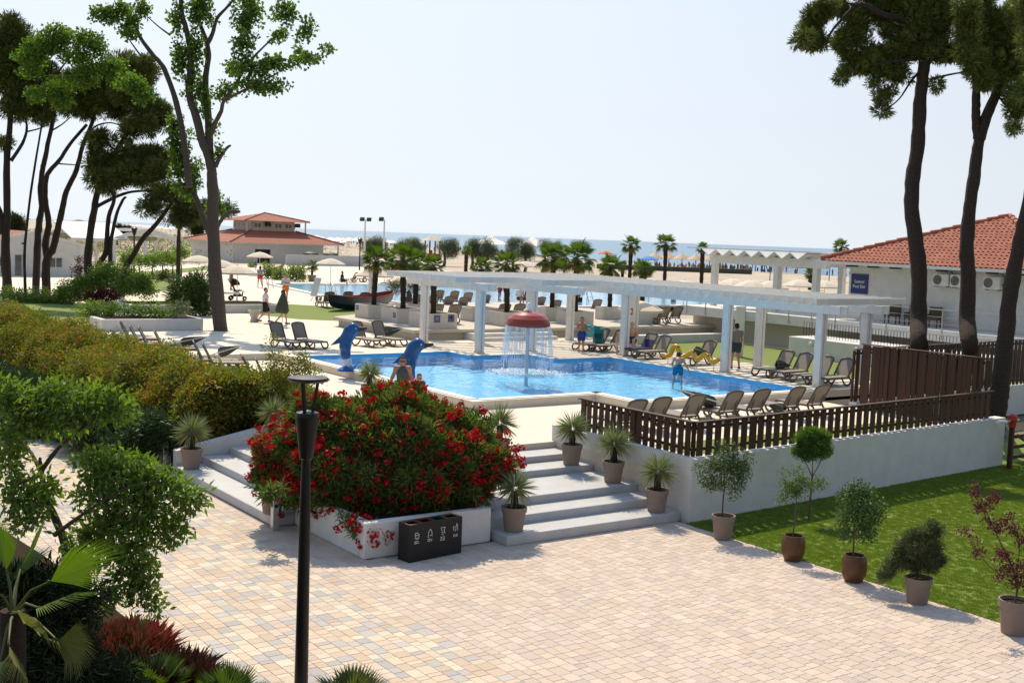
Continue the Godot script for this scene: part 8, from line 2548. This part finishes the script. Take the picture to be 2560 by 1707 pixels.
	shrub("round_shrub", "rounded green shrubs in front of the white house wall", [[Vector3(16.44, 1.54, -75.33), 0.62, 0.35], [Vector3(17.29, 1.49, -74.72), 0.53, 0.31], [Vector3(18.16, 1.53, -74.11), 0.70, 0.35], [Vector3(19.02, 1.65, -73.50), 0.70, 0.40], [Vector3(19.59, 1.68, -73.10), 0.53, 0.35]], "hedge", 40.0, 1.5, [Color(0.12, 0.16, 0.04), Color(0.10, 0.14, 0.035)])
	shrub("garden_shrub", "mixed green shrubs under the leaning pines behind the hedge", [[Vector3(17.04, 1.29, -71.18), 1.94, 0.38], [Vector3(18.21, 1.59, -70.37), 1.01, 0.42], [Vector3(18.77, 2.12, -70.03), 0.84, 0.51], [Vector3(16.22, 1.58, -71.79), 0.51, 0.25], [Vector3(17.58, 0.97, -70.76), 1.35, 0.42], [Vector3(19.19, 2.56, -69.78), 0.59, 0.34], [Vector3(21.18, 2.31, -68.34), 0.76, 0.51], [Vector3(21.80, 2.68, -67.93), 0.76, 0.51], [Vector3(22.21, 2.28, -67.60), 0.51, 0.42], [Vector3(20.15, 2.60, -69.10), 0.67, 0.51], [Vector3(20.57, 3.04, -68.85), 0.59, 0.59], [Vector3(19.74, 2.75, -69.41), 0.51, 0.51]], "hedge", 44.0, 1.5, mid)
	shrub("dark_hedge", "low dark clipped hedge on the far lawn", [[Vector3(28.71, 2.25, -85.15), 0.75, 0.34], [Vector3(29.41, 2.23, -84.65), 0.64, 0.32]], "hedge", 46.0, 1.4, [Color(0.035, 0.06, 0.02), Color(0.05, 0.08, 0.025)])
	shrub("plum_tree", "dark purple small tree against the white house corner", [[Vector3(23.57, 3.06, -86.45), 0.31, 0.47], [Vector3(23.47, 2.44, -86.45), 0.47, 0.31], [Vector3(23.73, 2.66, -86.29), 0.31, 0.31]], "hedge", 26.0, 1.3, [Color(0.05, 0.02, 0.025)])
	k = 0
	for e in [[[Vector3(46.03, 2.20, -104.85), 0.70, 0.62], [Vector3(46.15, 1.52, -104.70), 0.54, 0.46]], [[Vector3(46.13, 1.94, -102.29), 0.76, 0.53], [Vector3(45.94, 1.48, -102.38), 0.53, 0.30]], [[Vector3(46.46, 2.14, -99.61), 0.82, 0.60], [Vector3(46.69, 1.63, -99.39), 0.60, 0.30], [Vector3(45.96, 1.60, -99.91), 0.45, 0.30]], [[Vector3(56.05, 1.55, -132.17), 0.48, 0.39]]]:
		shrub("pool_shrub", "%s green shrub from the left beyond the large pool" % ["second", "third", "fourth", "first small"][k], e, "hedge", 40.0, 1.7, [Color(0.12, 0.16, 0.03), Color(0.15, 0.18, 0.035)], "shrubs by the large pool")
		k += 1
	var pn := [Color(0.05, 0.06, 0.025), Color(0.07, 0.08, 0.03)]
	k = 0
	for e in [[[[Vector3(32.24, 6.82, -90.53), 0.76, 0.51], [Vector3(32.72, 7.10, -90.22), 0.70, 0.38], [Vector3(33.02, 6.60, -89.96), 0.57, 0.38], [Vector3(31.87, 6.36, -90.75), 0.38, 0.32], [Vector3(32.33, 6.26, -90.40), 0.51, 0.25]], [Vector3(32.14, 4.28, -90.33), Vector3(32.19, 5.43, -90.42), Vector3(32.23, 6.31, -90.48)], "slim pine left behind the poplar trunk"], [[[Vector3(83.29, 5.81, -224.19), 1.27, 0.95], [Vector3(83.52, 4.71, -223.90), 1.59, 0.64], [Vector3(84.08, 6.48, -223.70), 0.80, 0.64]], [Vector3(83.50, 3.60, -223.80), Vector3(83.53, 4.87, -223.92)], "distant dark pine left of the restaurant roof"], [[[Vector3(45.00, 5.62, -202.15), 1.18, 0.79], [Vector3(45.31, 4.72, -201.84), 1.45, 0.79], [Vector3(44.56, 4.95, -202.39), 0.79, 0.79]], [Vector3(45.07, 3.67, -201.89), Vector3(45.09, 4.71, -201.99)], "round dark pine on the horizon behind the first trunks"], [[[Vector3(79.73, 4.32, -263.56), 1.26, 0.72], [Vector3(81.49, 4.22, -262.30), 1.08, 0.72]], [Vector3(79.85, 3.25, -263.35), Vector3(79.87, 4.15, -263.44)], "dark trees beside the distant clubhouse"]]:
		var c: Vector3 = e[1][0]
		tree("distant_pine", e[2], "pine", Vector3(c.x, 0.93, c.z), e[1], 0.2, 0.1, [], e[0], "needle", 12.0 if k == 0 else 6.0, 2.6 if k == 0 else 5.0, pn, M.bark_pine, M.needle, "distant pines")
		k += 1
	# dune scrub
	var xf := []
	for q in 1500:
		var p := Vector3(rnd(40, 160), 0.93, rnd(-420, -175))
		if p.x > 62 and p.x < 84 and p.z > -182 or p.x > 95 + (-175 - p.z) * 0.25:
			continue
		xf.append(Transform3D(rbasis().scaled(Vector3.ONE * rnd(3.0, 7.0)), p + Vector3.UP * rnd(0.0, 0.8)))
	for q in 700:
		xf.append(Transform3D(rbasis().scaled(Vector3.ONE * rnd(3.0, 7.0)), Vector3(rnd(-20, 60), rnd(0.9, 1.9), rnd(-300, -130))))
	tag(many("dune_scrub", clump("olive"), M.leaf_dark, xf, shades([Color(0.17, 0.15, 0.07), Color(0.22, 0.19, 0.10), Color(0.10, 0.11, 0.05)])), "low khaki scrub covering the dunes behind the restaurant", "scrub")



func person(label: String, at: Vector3, turn: float, h: float, pose: Dictionary, look: Dictionary) -> Node3D:
	# joints of a 1.75 m figure facing +z; «pose» moves some of them
	var J := {"pelvis": Vector3(0, 0.95, 0), "waist": Vector3(0, 1.1, 0), "chest": Vector3(0, 1.3, 0), "neck": Vector3(0, 1.47, 0), "head": Vector3(0, 1.63, 0.02), "sl": Vector3(0.18, 1.41, 0), "sr": Vector3(-0.18, 1.41, 0), "el": Vector3(0.235, 1.13, -0.02), "er": Vector3(-0.235, 1.13, -0.02), "wl": Vector3(0.25, 0.88, 0.05), "wr": Vector3(-0.25, 0.88, 0.05), "hl": Vector3(0.09, 0.92, 0), "hr": Vector3(-0.09, 0.92, 0), "kl": Vector3(0.1, 0.5, 0.02), "kr": Vector3(-0.1, 0.5, 0.02), "al": Vector3(0.1, 0.085, -0.02), "ar": Vector3(-0.1, 0.085, -0.02)}
	for k in pose:
		J[k] = pose[k]
	var s := h / 1.75
	var hs: float = look.get("headscale", 1.0)
	var fat: float = look.get("fat", 1.0)
	var o := thing("person", label, "person", at, turn)
	var sc := func(v): return v * s
	var skin: Color = look.get("skin", Color(0.42, 0.23, 0.15))
	var bones := []
	var put := func(a, b, ra, rb): bones.append([J[a] * s, J[b] * s, ra * s * fat, rb * s * fat])
	put.call("pelvis", "waist", 0.135, 0.12)
	put.call("waist", "chest", 0.12, 0.14)
	put.call("chest", "neck", 0.12, 0.055)
	put.call("sl", "sr", 0.07, 0.07)
	put.call("neck", "head", 0.055, 0.06)
	for e in [["sl", "el", 0.06, 0.043], ["sr", "er", 0.06, 0.043], ["el", "wl", 0.043, 0.028], ["er", "wr", 0.043, 0.028], ["hl", "kl", 0.095, 0.058], ["hr", "kr", 0.095, 0.058], ["kl", "al", 0.058, 0.036], ["kr", "ar", 0.058, 0.036]]:
		put.call(e[0], e[1], e[2], e[3])
	for e in [["al", "kl"], ["ar", "kr"]]:
		var a: Vector3 = J[e[0]] * s
		var dir: Vector3 = look.get("feet", Vector3(0, 0, 1))
		bones.append([a + Vector3(0, -0.04, -0.03) * s, a + (dir * 0.16 + Vector3(0, -0.05, 0)) * s, 0.04 * s, 0.03 * s])
	var hd: Vector3 = J.head * s
	var body := blob(bones, 0.026 * s + 0.004, 0.05)
	var face := blob([[hd + Vector3(0, 0.04, -0.01) * s * hs, hd + Vector3(0, -0.03, 0.01) * s * hs, 0.094 * s * hs, 0.075 * s * hs], [hd + Vector3(0, -0.08, 0.045) * s * hs, hd + Vector3(0, -0.05, 0.03) * s * hs, 0.045 * s, 0.05 * s], [hd + Vector3(0, -0.01, 0.09) * s * hs, hd + Vector3(0, -0.035, 0.105) * s * hs, 0.012 * s, 0.017 * s], [hd + Vector3(0.092, -0.01, 0) * s * hs, hd + Vector3(0.095, -0.04, 0) * s * hs, 0.018 * s, 0.014 * s], [hd + Vector3(-0.092, -0.01, 0) * s * hs, hd + Vector3(-0.095, -0.04, 0) * s * hs, 0.018 * s, 0.014 * s]], 0.014 * s, 0.025)
	body.merge(face)
	# hands
	for e in [["el", "wl", 1.0], ["er", "wr", -1.0]]:
		var w: Vector3 = J[e[1]] * s
		var d: Vector3 = (J[e[1]] - J[e[0]]).normalized()
		var side := d.cross(Vector3(1, 0, 0.2)).normalized()
		var pn := side.cross(d)
		body.tube([w - d * 0.01, w + d * 0.045 * s, w + d * 0.085 * s], [0.027 * s, 0.036 * s, 0.032 * s], 8)
		for k in 4:
			var b0 := w + (d * 0.08 + side * (0.027 - k * 0.018)) * s
			var l: float = [0.07, 0.08, 0.075, 0.058][k]
			body.tube([b0, b0 + (d * l * 0.55 + pn * 0.006) * s, b0 + (d * l + pn * 0.024) * s], [0.009 * s, 0.0085 * s, 0.006 * s], 5)
		var tb := w + (d * 0.03 + side * 0.03) * s
		body.tube([tb, tb + (d * 0.03 + side * 0.028) * s, tb + (d * 0.06 + side * 0.035 + pn * 0.01) * s], [0.011 * s, 0.0095 * s, 0.007 * s], 5)
	for k in body.c.size():
		body.c[k] = skin
	var mb := obj("body", body, M.skin, o)
	var eyes := MB.new()
	for q in [-1.0, 1.0]:
		eyes.ball(hd + Vector3(0.034 * q, 0.008, 0.086) * s * hs, Vector3(0.012, 0.008, 0.008) * s, 6)
	obj("eyes", eyes, M.dark, o)
	var mouth := MB.new()
	mouth.col = Color(0.3, 0.09, 0.08)
	mouth.ball(hd + Vector3(0, -0.068, 0.084) * s * hs, Vector3(0.022, 0.005, 0.006) * s, 6)
	obj("mouth", mouth, M.color, o)
	if look.get("glasses", false):
		var g := MB.new()
		for q in [-1.0, 1.0]:
			g.ball(hd + Vector3(0.034 * q, 0.006, 0.094) * s * hs, Vector3(0.03, 0.02, 0.01) * s, 8)
			g.bar(hd + Vector3(0.065 * q, 0.01, 0.085) * s, hd + Vector3(0.095 * q, 0.01, 0.0) * s, 0.006, 0.008)
		obj("sunglasses", g, M.black, o)
	if look.has("hair"):
		var hb := [[hd + Vector3(0, 0.058, -0.02) * s * hs, hd + Vector3(0, 0.03, -0.04) * s * hs, 0.092 * s * hs, 0.085 * s * hs]]
		if look.get("long", false):
			hb.append([hd + Vector3(0, 0.02, -0.06) * s, hd + Vector3(0, -0.14, -0.075) * s, 0.075 * s, 0.05 * s])
		var hr := blob(hb, 0.016 * s, 0.02)
		hr.col = look.hair
		for k in hr.c.size():
			hr.c[k] = hr.col
		obj("hair", hr, M.color, o)
	var wear := func(called: String, set: Array, col: Color, inf: float, stripes := false):
		var bb := []
		for e in set:
			bb.append([J[e[0]] * s, (J[e[0]]).lerp(J[e[1]], e[4]) * s, e[2] * s * fat, lerpf(e[2], e[3], e[4]) * s * fat])
		var m := blob(bb, 0.026 * s + 0.004, 0.05, inf * s)
		for k in m.c.size():
			m.c[k] = col
			if stripes and fmod(m.v[k].y, 0.12 * s) < 0.06 * s:
				m.c[k] = Color(0.6, 0.6, 0.6)
		obj(called, m, M.color, o)
	if look.has("top"):
		var set := [["pelvis", "waist", 0.135, 0.12, 1.0], ["waist", "chest", 0.12, 0.14, 1.0], ["chest", "neck", 0.12, 0.055, 0.5]]
		var sleeve: float = look.get("sleeve", 0.5)
		if sleeve > 0.0:
			set.append(["sl", "sr", 0.07, 0.07, 1.0])
			set.append(["sl", "el", 0.062, 0.048, sleeve])
			set.append(["sr", "er", 0.062, 0.048, sleeve])
		wear.call("shirt", set, look.top, 0.02, look.get("stripes", false))
	if look.has("shorts"):
		var l: float = look.get("short_len", 0.55)
		wear.call("shorts", [["pelvis", "waist", 0.135, 0.12, 0.45], ["hl", "kl", 0.1, 0.07, l], ["hr", "kr", 0.1, 0.07, l], ["hl", "hr", 0.1, 0.1, 1.0]], look.shorts, 0.026)
	if look.has("shoes"):
		for e in ["al", "ar"]:
			var a: Vector3 = J[e] * s
			var dir: Vector3 = look.get("feet", Vector3(0, 0, 1))
			var sh := blob([[a + Vector3(0, -0.04, -0.04) * s, a + (dir * 0.17 + Vector3(0, -0.05, 0)) * s, 0.052 * s, 0.04 * s]], 0.02, 0.02)
			for k in sh.c.size():
				sh.c[k] = look.shoes
			obj("shoe", sh, M.color, o)
	return o


func people() -> void:
	rng.seed = 4
	var tan := Color(0.40, 0.20, 0.12)
	var fair := Color(0.52, 0.30, 0.21)
	var dark := Color(0.012, 0.01, 0.009)
	var brown := Color(0.05, 0.028, 0.016)
	var cam := Vector3(0, 0, 0)
	var face := func(p: Vector3): return atan2(-p.x, -p.z)
	var stride := {"kl": Vector3(0.1, 0.52, 0.16), "al": Vector3(0.1, 0.1, 0.2), "kr": Vector3(-0.1, 0.5, -0.02), "ar": Vector3(-0.1, 0.14, -0.34), "el": Vector3(0.23, 1.13, -0.12), "wl": Vector3(0.24, 0.9, -0.1), "er": Vector3(-0.23, 1.14, 0.06), "wr": Vector3(-0.22, 0.92, 0.2)}
	var p: Vector3 = Vector3(16.36, 1.01, -28.09)
	person("woman in grey tank top, denim shorts and sunglasses holding a child's hand", p, face.call(p), 1.68, {"el": Vector3(0.27, 1.12, 0.02), "wl": Vector3(0.3, 0.86, 0.1), "er": Vector3(-0.29, 1.13, -0.05), "wr": Vector3(-0.36, 0.88, 0.02), "kl": Vector3(0.1, 0.5, 0.1), "head": Vector3(0, 1.615, 0.05), "al": Vector3(0.1, 0.09, 0.08)}, {"skin": tan, "hair": dark, "top": Color(0.07, 0.075, 0.085), "sleeve": 0.0, "shorts": Color(0.16, 0.22, 0.30), "short_len": 0.42, "glasses": true, "fat": 1.12, "shoes": Color(0.3, 0.28, 0.25)})
	var q: Vector3 = Vector3(16.94, 1.01, -28.15)
	person("small boy in dark green shirt walking hand in hand with the woman", q, face.call(q), 1.14, {"er": Vector3(-0.3, 1.2, 0.02), "wr": Vector3(-0.42, 1.32, 0.02), "kl": Vector3(0.1, 0.52, 0.1)}, {"skin": fair, "hair": brown, "top": Color(0.055, 0.06, 0.05), "sleeve": 0.7, "shorts": Color(0.05, 0.06, 0.08), "headscale": 1.28, "shoes": Color(0.2, 0.2, 0.2)})
	p = Vector3(24.55, 1.26, -56.18)
	person("man in white polo shirt and black shorts walking across the far deck", p, yaw_to(Vector3(0.85, 0, 0.5)) + PI / 2, 1.76, stride, {"skin": fair, "hair": brown, "top": Color(0.68, 0.66, 0.70), "shorts": Color(0.015, 0.013, 0.016), "short_len": 0.75, "shoes": Color(0.12, 0.08, 0.06)})
	p = Vector3(24.91, 1.26, -54.88)
	person("man in dark clothes walking behind the folded green umbrella", p, yaw_to(Vector3(0.85, 0, 0.5)) + PI / 2, 1.72, stride, {"skin": fair, "hair": brown, "top": Color(0.03, 0.03, 0.035), "shorts": Color(0.02, 0.02, 0.025), "shoes": Color(0.05, 0.05, 0.06)})
	p = Vector3(33.03, 1.26, -72.35)
	person("man in white shirt and orange shorts standing with folded arms by the pool", p, face.call(p), 1.78, {"el": Vector3(0.26, 1.15, 0.1), "wl": Vector3(-0.02, 1.2, 0.2), "er": Vector3(-0.26, 1.15, 0.1), "wr": Vector3(0.02, 1.18, 0.22)}, {"skin": fair, "hair": dark, "top": Color(0.66, 0.65, 0.68), "shorts": Color(0.75, 0.18, 0.02), "short_len": 0.5})
	p = Vector3(38.25, 1.26, -88.68)
	person("woman in navy and white striped top and red shorts walking away", p, face.call(p) + PI + 0.3, 1.7, stride, {"skin": fair, "hair": brown, "top": Color(0.02, 0.025, 0.08), "stripes": true, "shorts": Color(0.5, 0.05, 0.05), "short_len": 0.3, "long": true})
	p = Vector3(53.52, 1.20, -125.27)
	person("person in light blue shirt near the restaurant terrace", p, 1.2, 1.72, {}, {"skin": fair, "hair": brown, "top": Color(0.15, 0.25, 0.6), "shorts": Color(0.05, 0.06, 0.2), "short_len": 0.8})
	p = Vector3(31.63, 1.26, -39.24)
	person("boy in blue swim shorts carrying a swim ring at the pool edge", p, yaw_to(Vector3(-0.5, 0, 0.85)) + PI / 2, 1.5, {"er": Vector3(-0.25, 1.2, 0.12), "wr": Vector3(-0.06, 1.3, 0.24), "el": Vector3(0.26, 1.18, 0.1), "wl": Vector3(0.1, 1.2, 0.26)}, {"skin": tan, "hair": dark, "shorts": Color(0.025, 0.05, 0.22), "short_len": 0.6, "headscale": 1.12})
	var ring := thing("swim_ring", "green and turquoise swim ring on the boy's arm", "swim ring", p + Vector3(0.220000, 0.950000, 0.200000), 0.4)
	for k in 12:
		var b := MB.new()
		b.col = Color(0.03, 0.42, 0.36) if k % 2 else Color(0.05, 0.32, 0.5)
		var pts := []
		for w in 5:
			var a := TAU * (k + w / 4.0) / 12.0
			pts.append(Vector3(0, sin(a) * 0.2, cos(a) * 0.2))
		b.tube(pts, [0.075], 10, false)
		obj("panel", b, M.gloss, ring)
	p = Vector3(29.95, 1.19, -31.44) - Vector3(0, 0.44, 0)
	person("boy in turquoise shorts bending over in the pool water", p, yaw_to(Vector3(0.75, 0, -0.65)) + PI / 2, 1.42, {"pelvis": Vector3(0, 0.98, -0.05), "waist": Vector3(0, 1.12, 0.02), "chest": Vector3(0.02, 1.28, 0.12), "neck": Vector3(0.03, 1.4, 0.24), "head": Vector3(0.04, 1.5, 0.35), "sl": Vector3(0.2, 1.37, 0.15), "sr": Vector3(-0.17, 1.35, 0.17), "el": Vector3(0.3, 1.12, 0.2), "wl": Vector3(0.27, 0.95, 0.3), "er": Vector3(-0.36, 1.02, 0.32), "wr": Vector3(-0.52, 0.72, 0.42), "hl": Vector3(0.1, 0.94, -0.05), "hr": Vector3(-0.1, 0.94, -0.05), "kl": Vector3(0.17, 0.5, -0.02), "kr": Vector3(-0.17, 0.5, -0.02), "al": Vector3(0.2, 0.085, -0.06), "ar": Vector3(-0.2, 0.085, -0.06)}, {"skin": fair, "hair": brown, "shorts": Color(0.01, 0.13, 0.26), "short_len": 0.5, "headscale": 1.15})
	p = Vector3(33.79, 1.26, -32.29)
	person("man in grey shirt, dark shorts and red shoes walking behind the pergola post", p, yaw_to(Vector3(0.6, 0, -0.8)) + PI / 2, 1.78, stride, {"skin": tan, "hair": dark, "top": Color(0.18, 0.165, 0.155), "sleeve": 0.3, "shorts": Color(0.03, 0.04, 0.045), "short_len": 0.45, "shoes": Color(0.4, 0.03, 0.03)})
	p = Vector3(32.82, 1.26, -38.27)
	person("toddler standing beside the pergola post at the pool edge", p, 0.5, 0.85, {}, {"skin": fair, "hair": Color(0.2, 0.12, 0.06), "shorts": Color(0.6, 0.6, 0.58), "short_len": 0.2, "headscale": 1.6, "fat": 1.15})
	var sit := {"kl": Vector3(0.11, 0.95, 0.42), "kr": Vector3(-0.11, 0.95, 0.42), "al": Vector3(0.11, 0.55, 0.46), "ar": Vector3(-0.11, 0.55, 0.46), "wl": Vector3(0.14, 1.0, 0.3), "wr": Vector3(-0.14, 1.0, 0.3), "el": Vector3(0.25, 1.15, 0.06), "er": Vector3(-0.25, 1.15, 0.06)}
	p = Vector3(34.92, 1.26, -39.73)
	person("bare chested bald man sitting on the towel lounger", p + Vector3(0, -0.5, 0), -0.8, 1.75, sit, {"skin": fair, "shorts": Color(0.02, 0.025, 0.08), "fat": 1.1})
	p = Vector3(34.59, 1.26, -85.60)
	person("woman in patterned dress under the umbrella behind the dark stroller", p, 0.9, 1.66, {}, {"skin": tan, "hair": brown, "top": Color(0.16, 0.12, 0.17), "shorts": Color(0.16, 0.12, 0.17), "short_len": 0.9, "long": true})
	var k := 0
	for e in [[Vector3(48.21, 1.27, -93.83), Color(0.03, 0.02, 0.02), "person in dark clothes sitting at the far pool side"], [Vector3(44.65, 1.74, -61.91), Color(0.66, 0.64, 0.66), "grey haired man in white shirt sitting behind the fountain"], [Vector3(44.95, 1.74, -61.51), Color(0.02, 0.02, 0.025), "dark haired person in black sitting beside the man in white"]]:
		var seat := MB.new()
		person(e[2], e[0] + Vector3(0, -0.52, 0), [1.0, 2.2, -2.0][k], 1.72, sit, {"skin": tan, "hair": [dark, Color(0.3, 0.28, 0.26), dark][k], "top": e[1], "shorts": Color(0.05, 0.04, 0.05)})
		k += 1
	k = 0
	for e in [[Vector3(50.39, 1.30, -72.49), Color(0.66, 0.62, 0.62), "person in white top and red shorts standing at the large pool"], [Vector3(50.87, 1.30, -72.49), Color(0.03, 0.06, 0.25), "person in blue standing beside the one in white"], [Vector3(56.64, 1.10, -70.72) - Vector3(0, 0.9, 0), Color(0.02, 0.02, 0.02), "dark haired swimmer in the large pool"], [Vector3(66.14, 1.10, -70.37) - Vector3(0, 0.9, 0), Color(0.5, 0.3, 0.22), "swimmer with wet hair in the large pool by the terrace"]]:
		person(e[2], e[0], [0.4, 1.0, 2.0, 0.0][k], 1.7, {}, {"skin": tan, "hair": dark, "top": e[1], "shorts": [Color(0.4, 0.03, 0.03), Color(0.02, 0.03, 0.15), dark, dark][k]})
		k += 1
	# far bathers: one low figure repeated, too small to tell apart
	var bones := [[Vector3(0, 0.95, 0), Vector3(0, 1.4, 0), 0.15, 0.17], [Vector3(0, 1.5, 0), Vector3(0, 1.65, 0), 0.08, 0.11], [Vector3(0.2, 1.4, 0), Vector3(0.28, 0.9, 0.05), 0.06, 0.04], [Vector3(-0.2, 1.4, 0), Vector3(-0.28, 0.9, 0.05), 0.06, 0.04], [Vector3(0.1, 0.95, 0), Vector3(0.12, 0.05, 0), 0.1, 0.05], [Vector3(-0.1, 0.95, 0), Vector3(-0.12, 0.05, 0), 0.1, 0.05]]
	var fig := blob(bones, 0.07, 0.06).mesh()
	var xf := []
	for w in 95:
		var t := rnd(0, 1)
		var a: Vector3 = Vector3(159.45, 0.50, -177.00)
		var b: Vector3 = Vector3(175.88, 0.50, -167.59)
		var c := a.lerp(b, t) + Vector3(rnd(-3, 14), 0, rnd(-6, 6))
		c.y = 0.5
		xf.append(Transform3D(Basis(Vector3.UP, rnd(0, TAU)).scaled(Vector3(1, rnd(0.6, 1.05), 1)), c))
	for w in 40:
		var c: Vector3 = Vector3(194.18, 0.30, -173.14)
		xf.append(Transform3D(Basis(Vector3.UP, rnd(0, TAU)), Vector3(c.x + rnd(0, 40), -0.5, c.z + rnd(-60, 20))))
	for w in 160:
		var t := rnd(0, 1)
		xf.append(Transform3D(Basis(Vector3.UP, rnd(0, TAU)), Vector3(lerpf(185, 250, t) + rnd(-14, 12), 0.5, lerpf(-250, -520, t) + rnd(-20, 20))))
	tag(many("beach_crowd", fig, M.color, xf, [Color(0.28, 0.15, 0.10), Color(0.34, 0.20, 0.14), Color(0.1, 0.06, 0.05), Color(0.22, 0.12, 0.09), Color(0.10, 0.10, 0.14), Color(0.3, 0.2, 0.15)]), "crowd of tiny bathers along the waterline", "crowd")
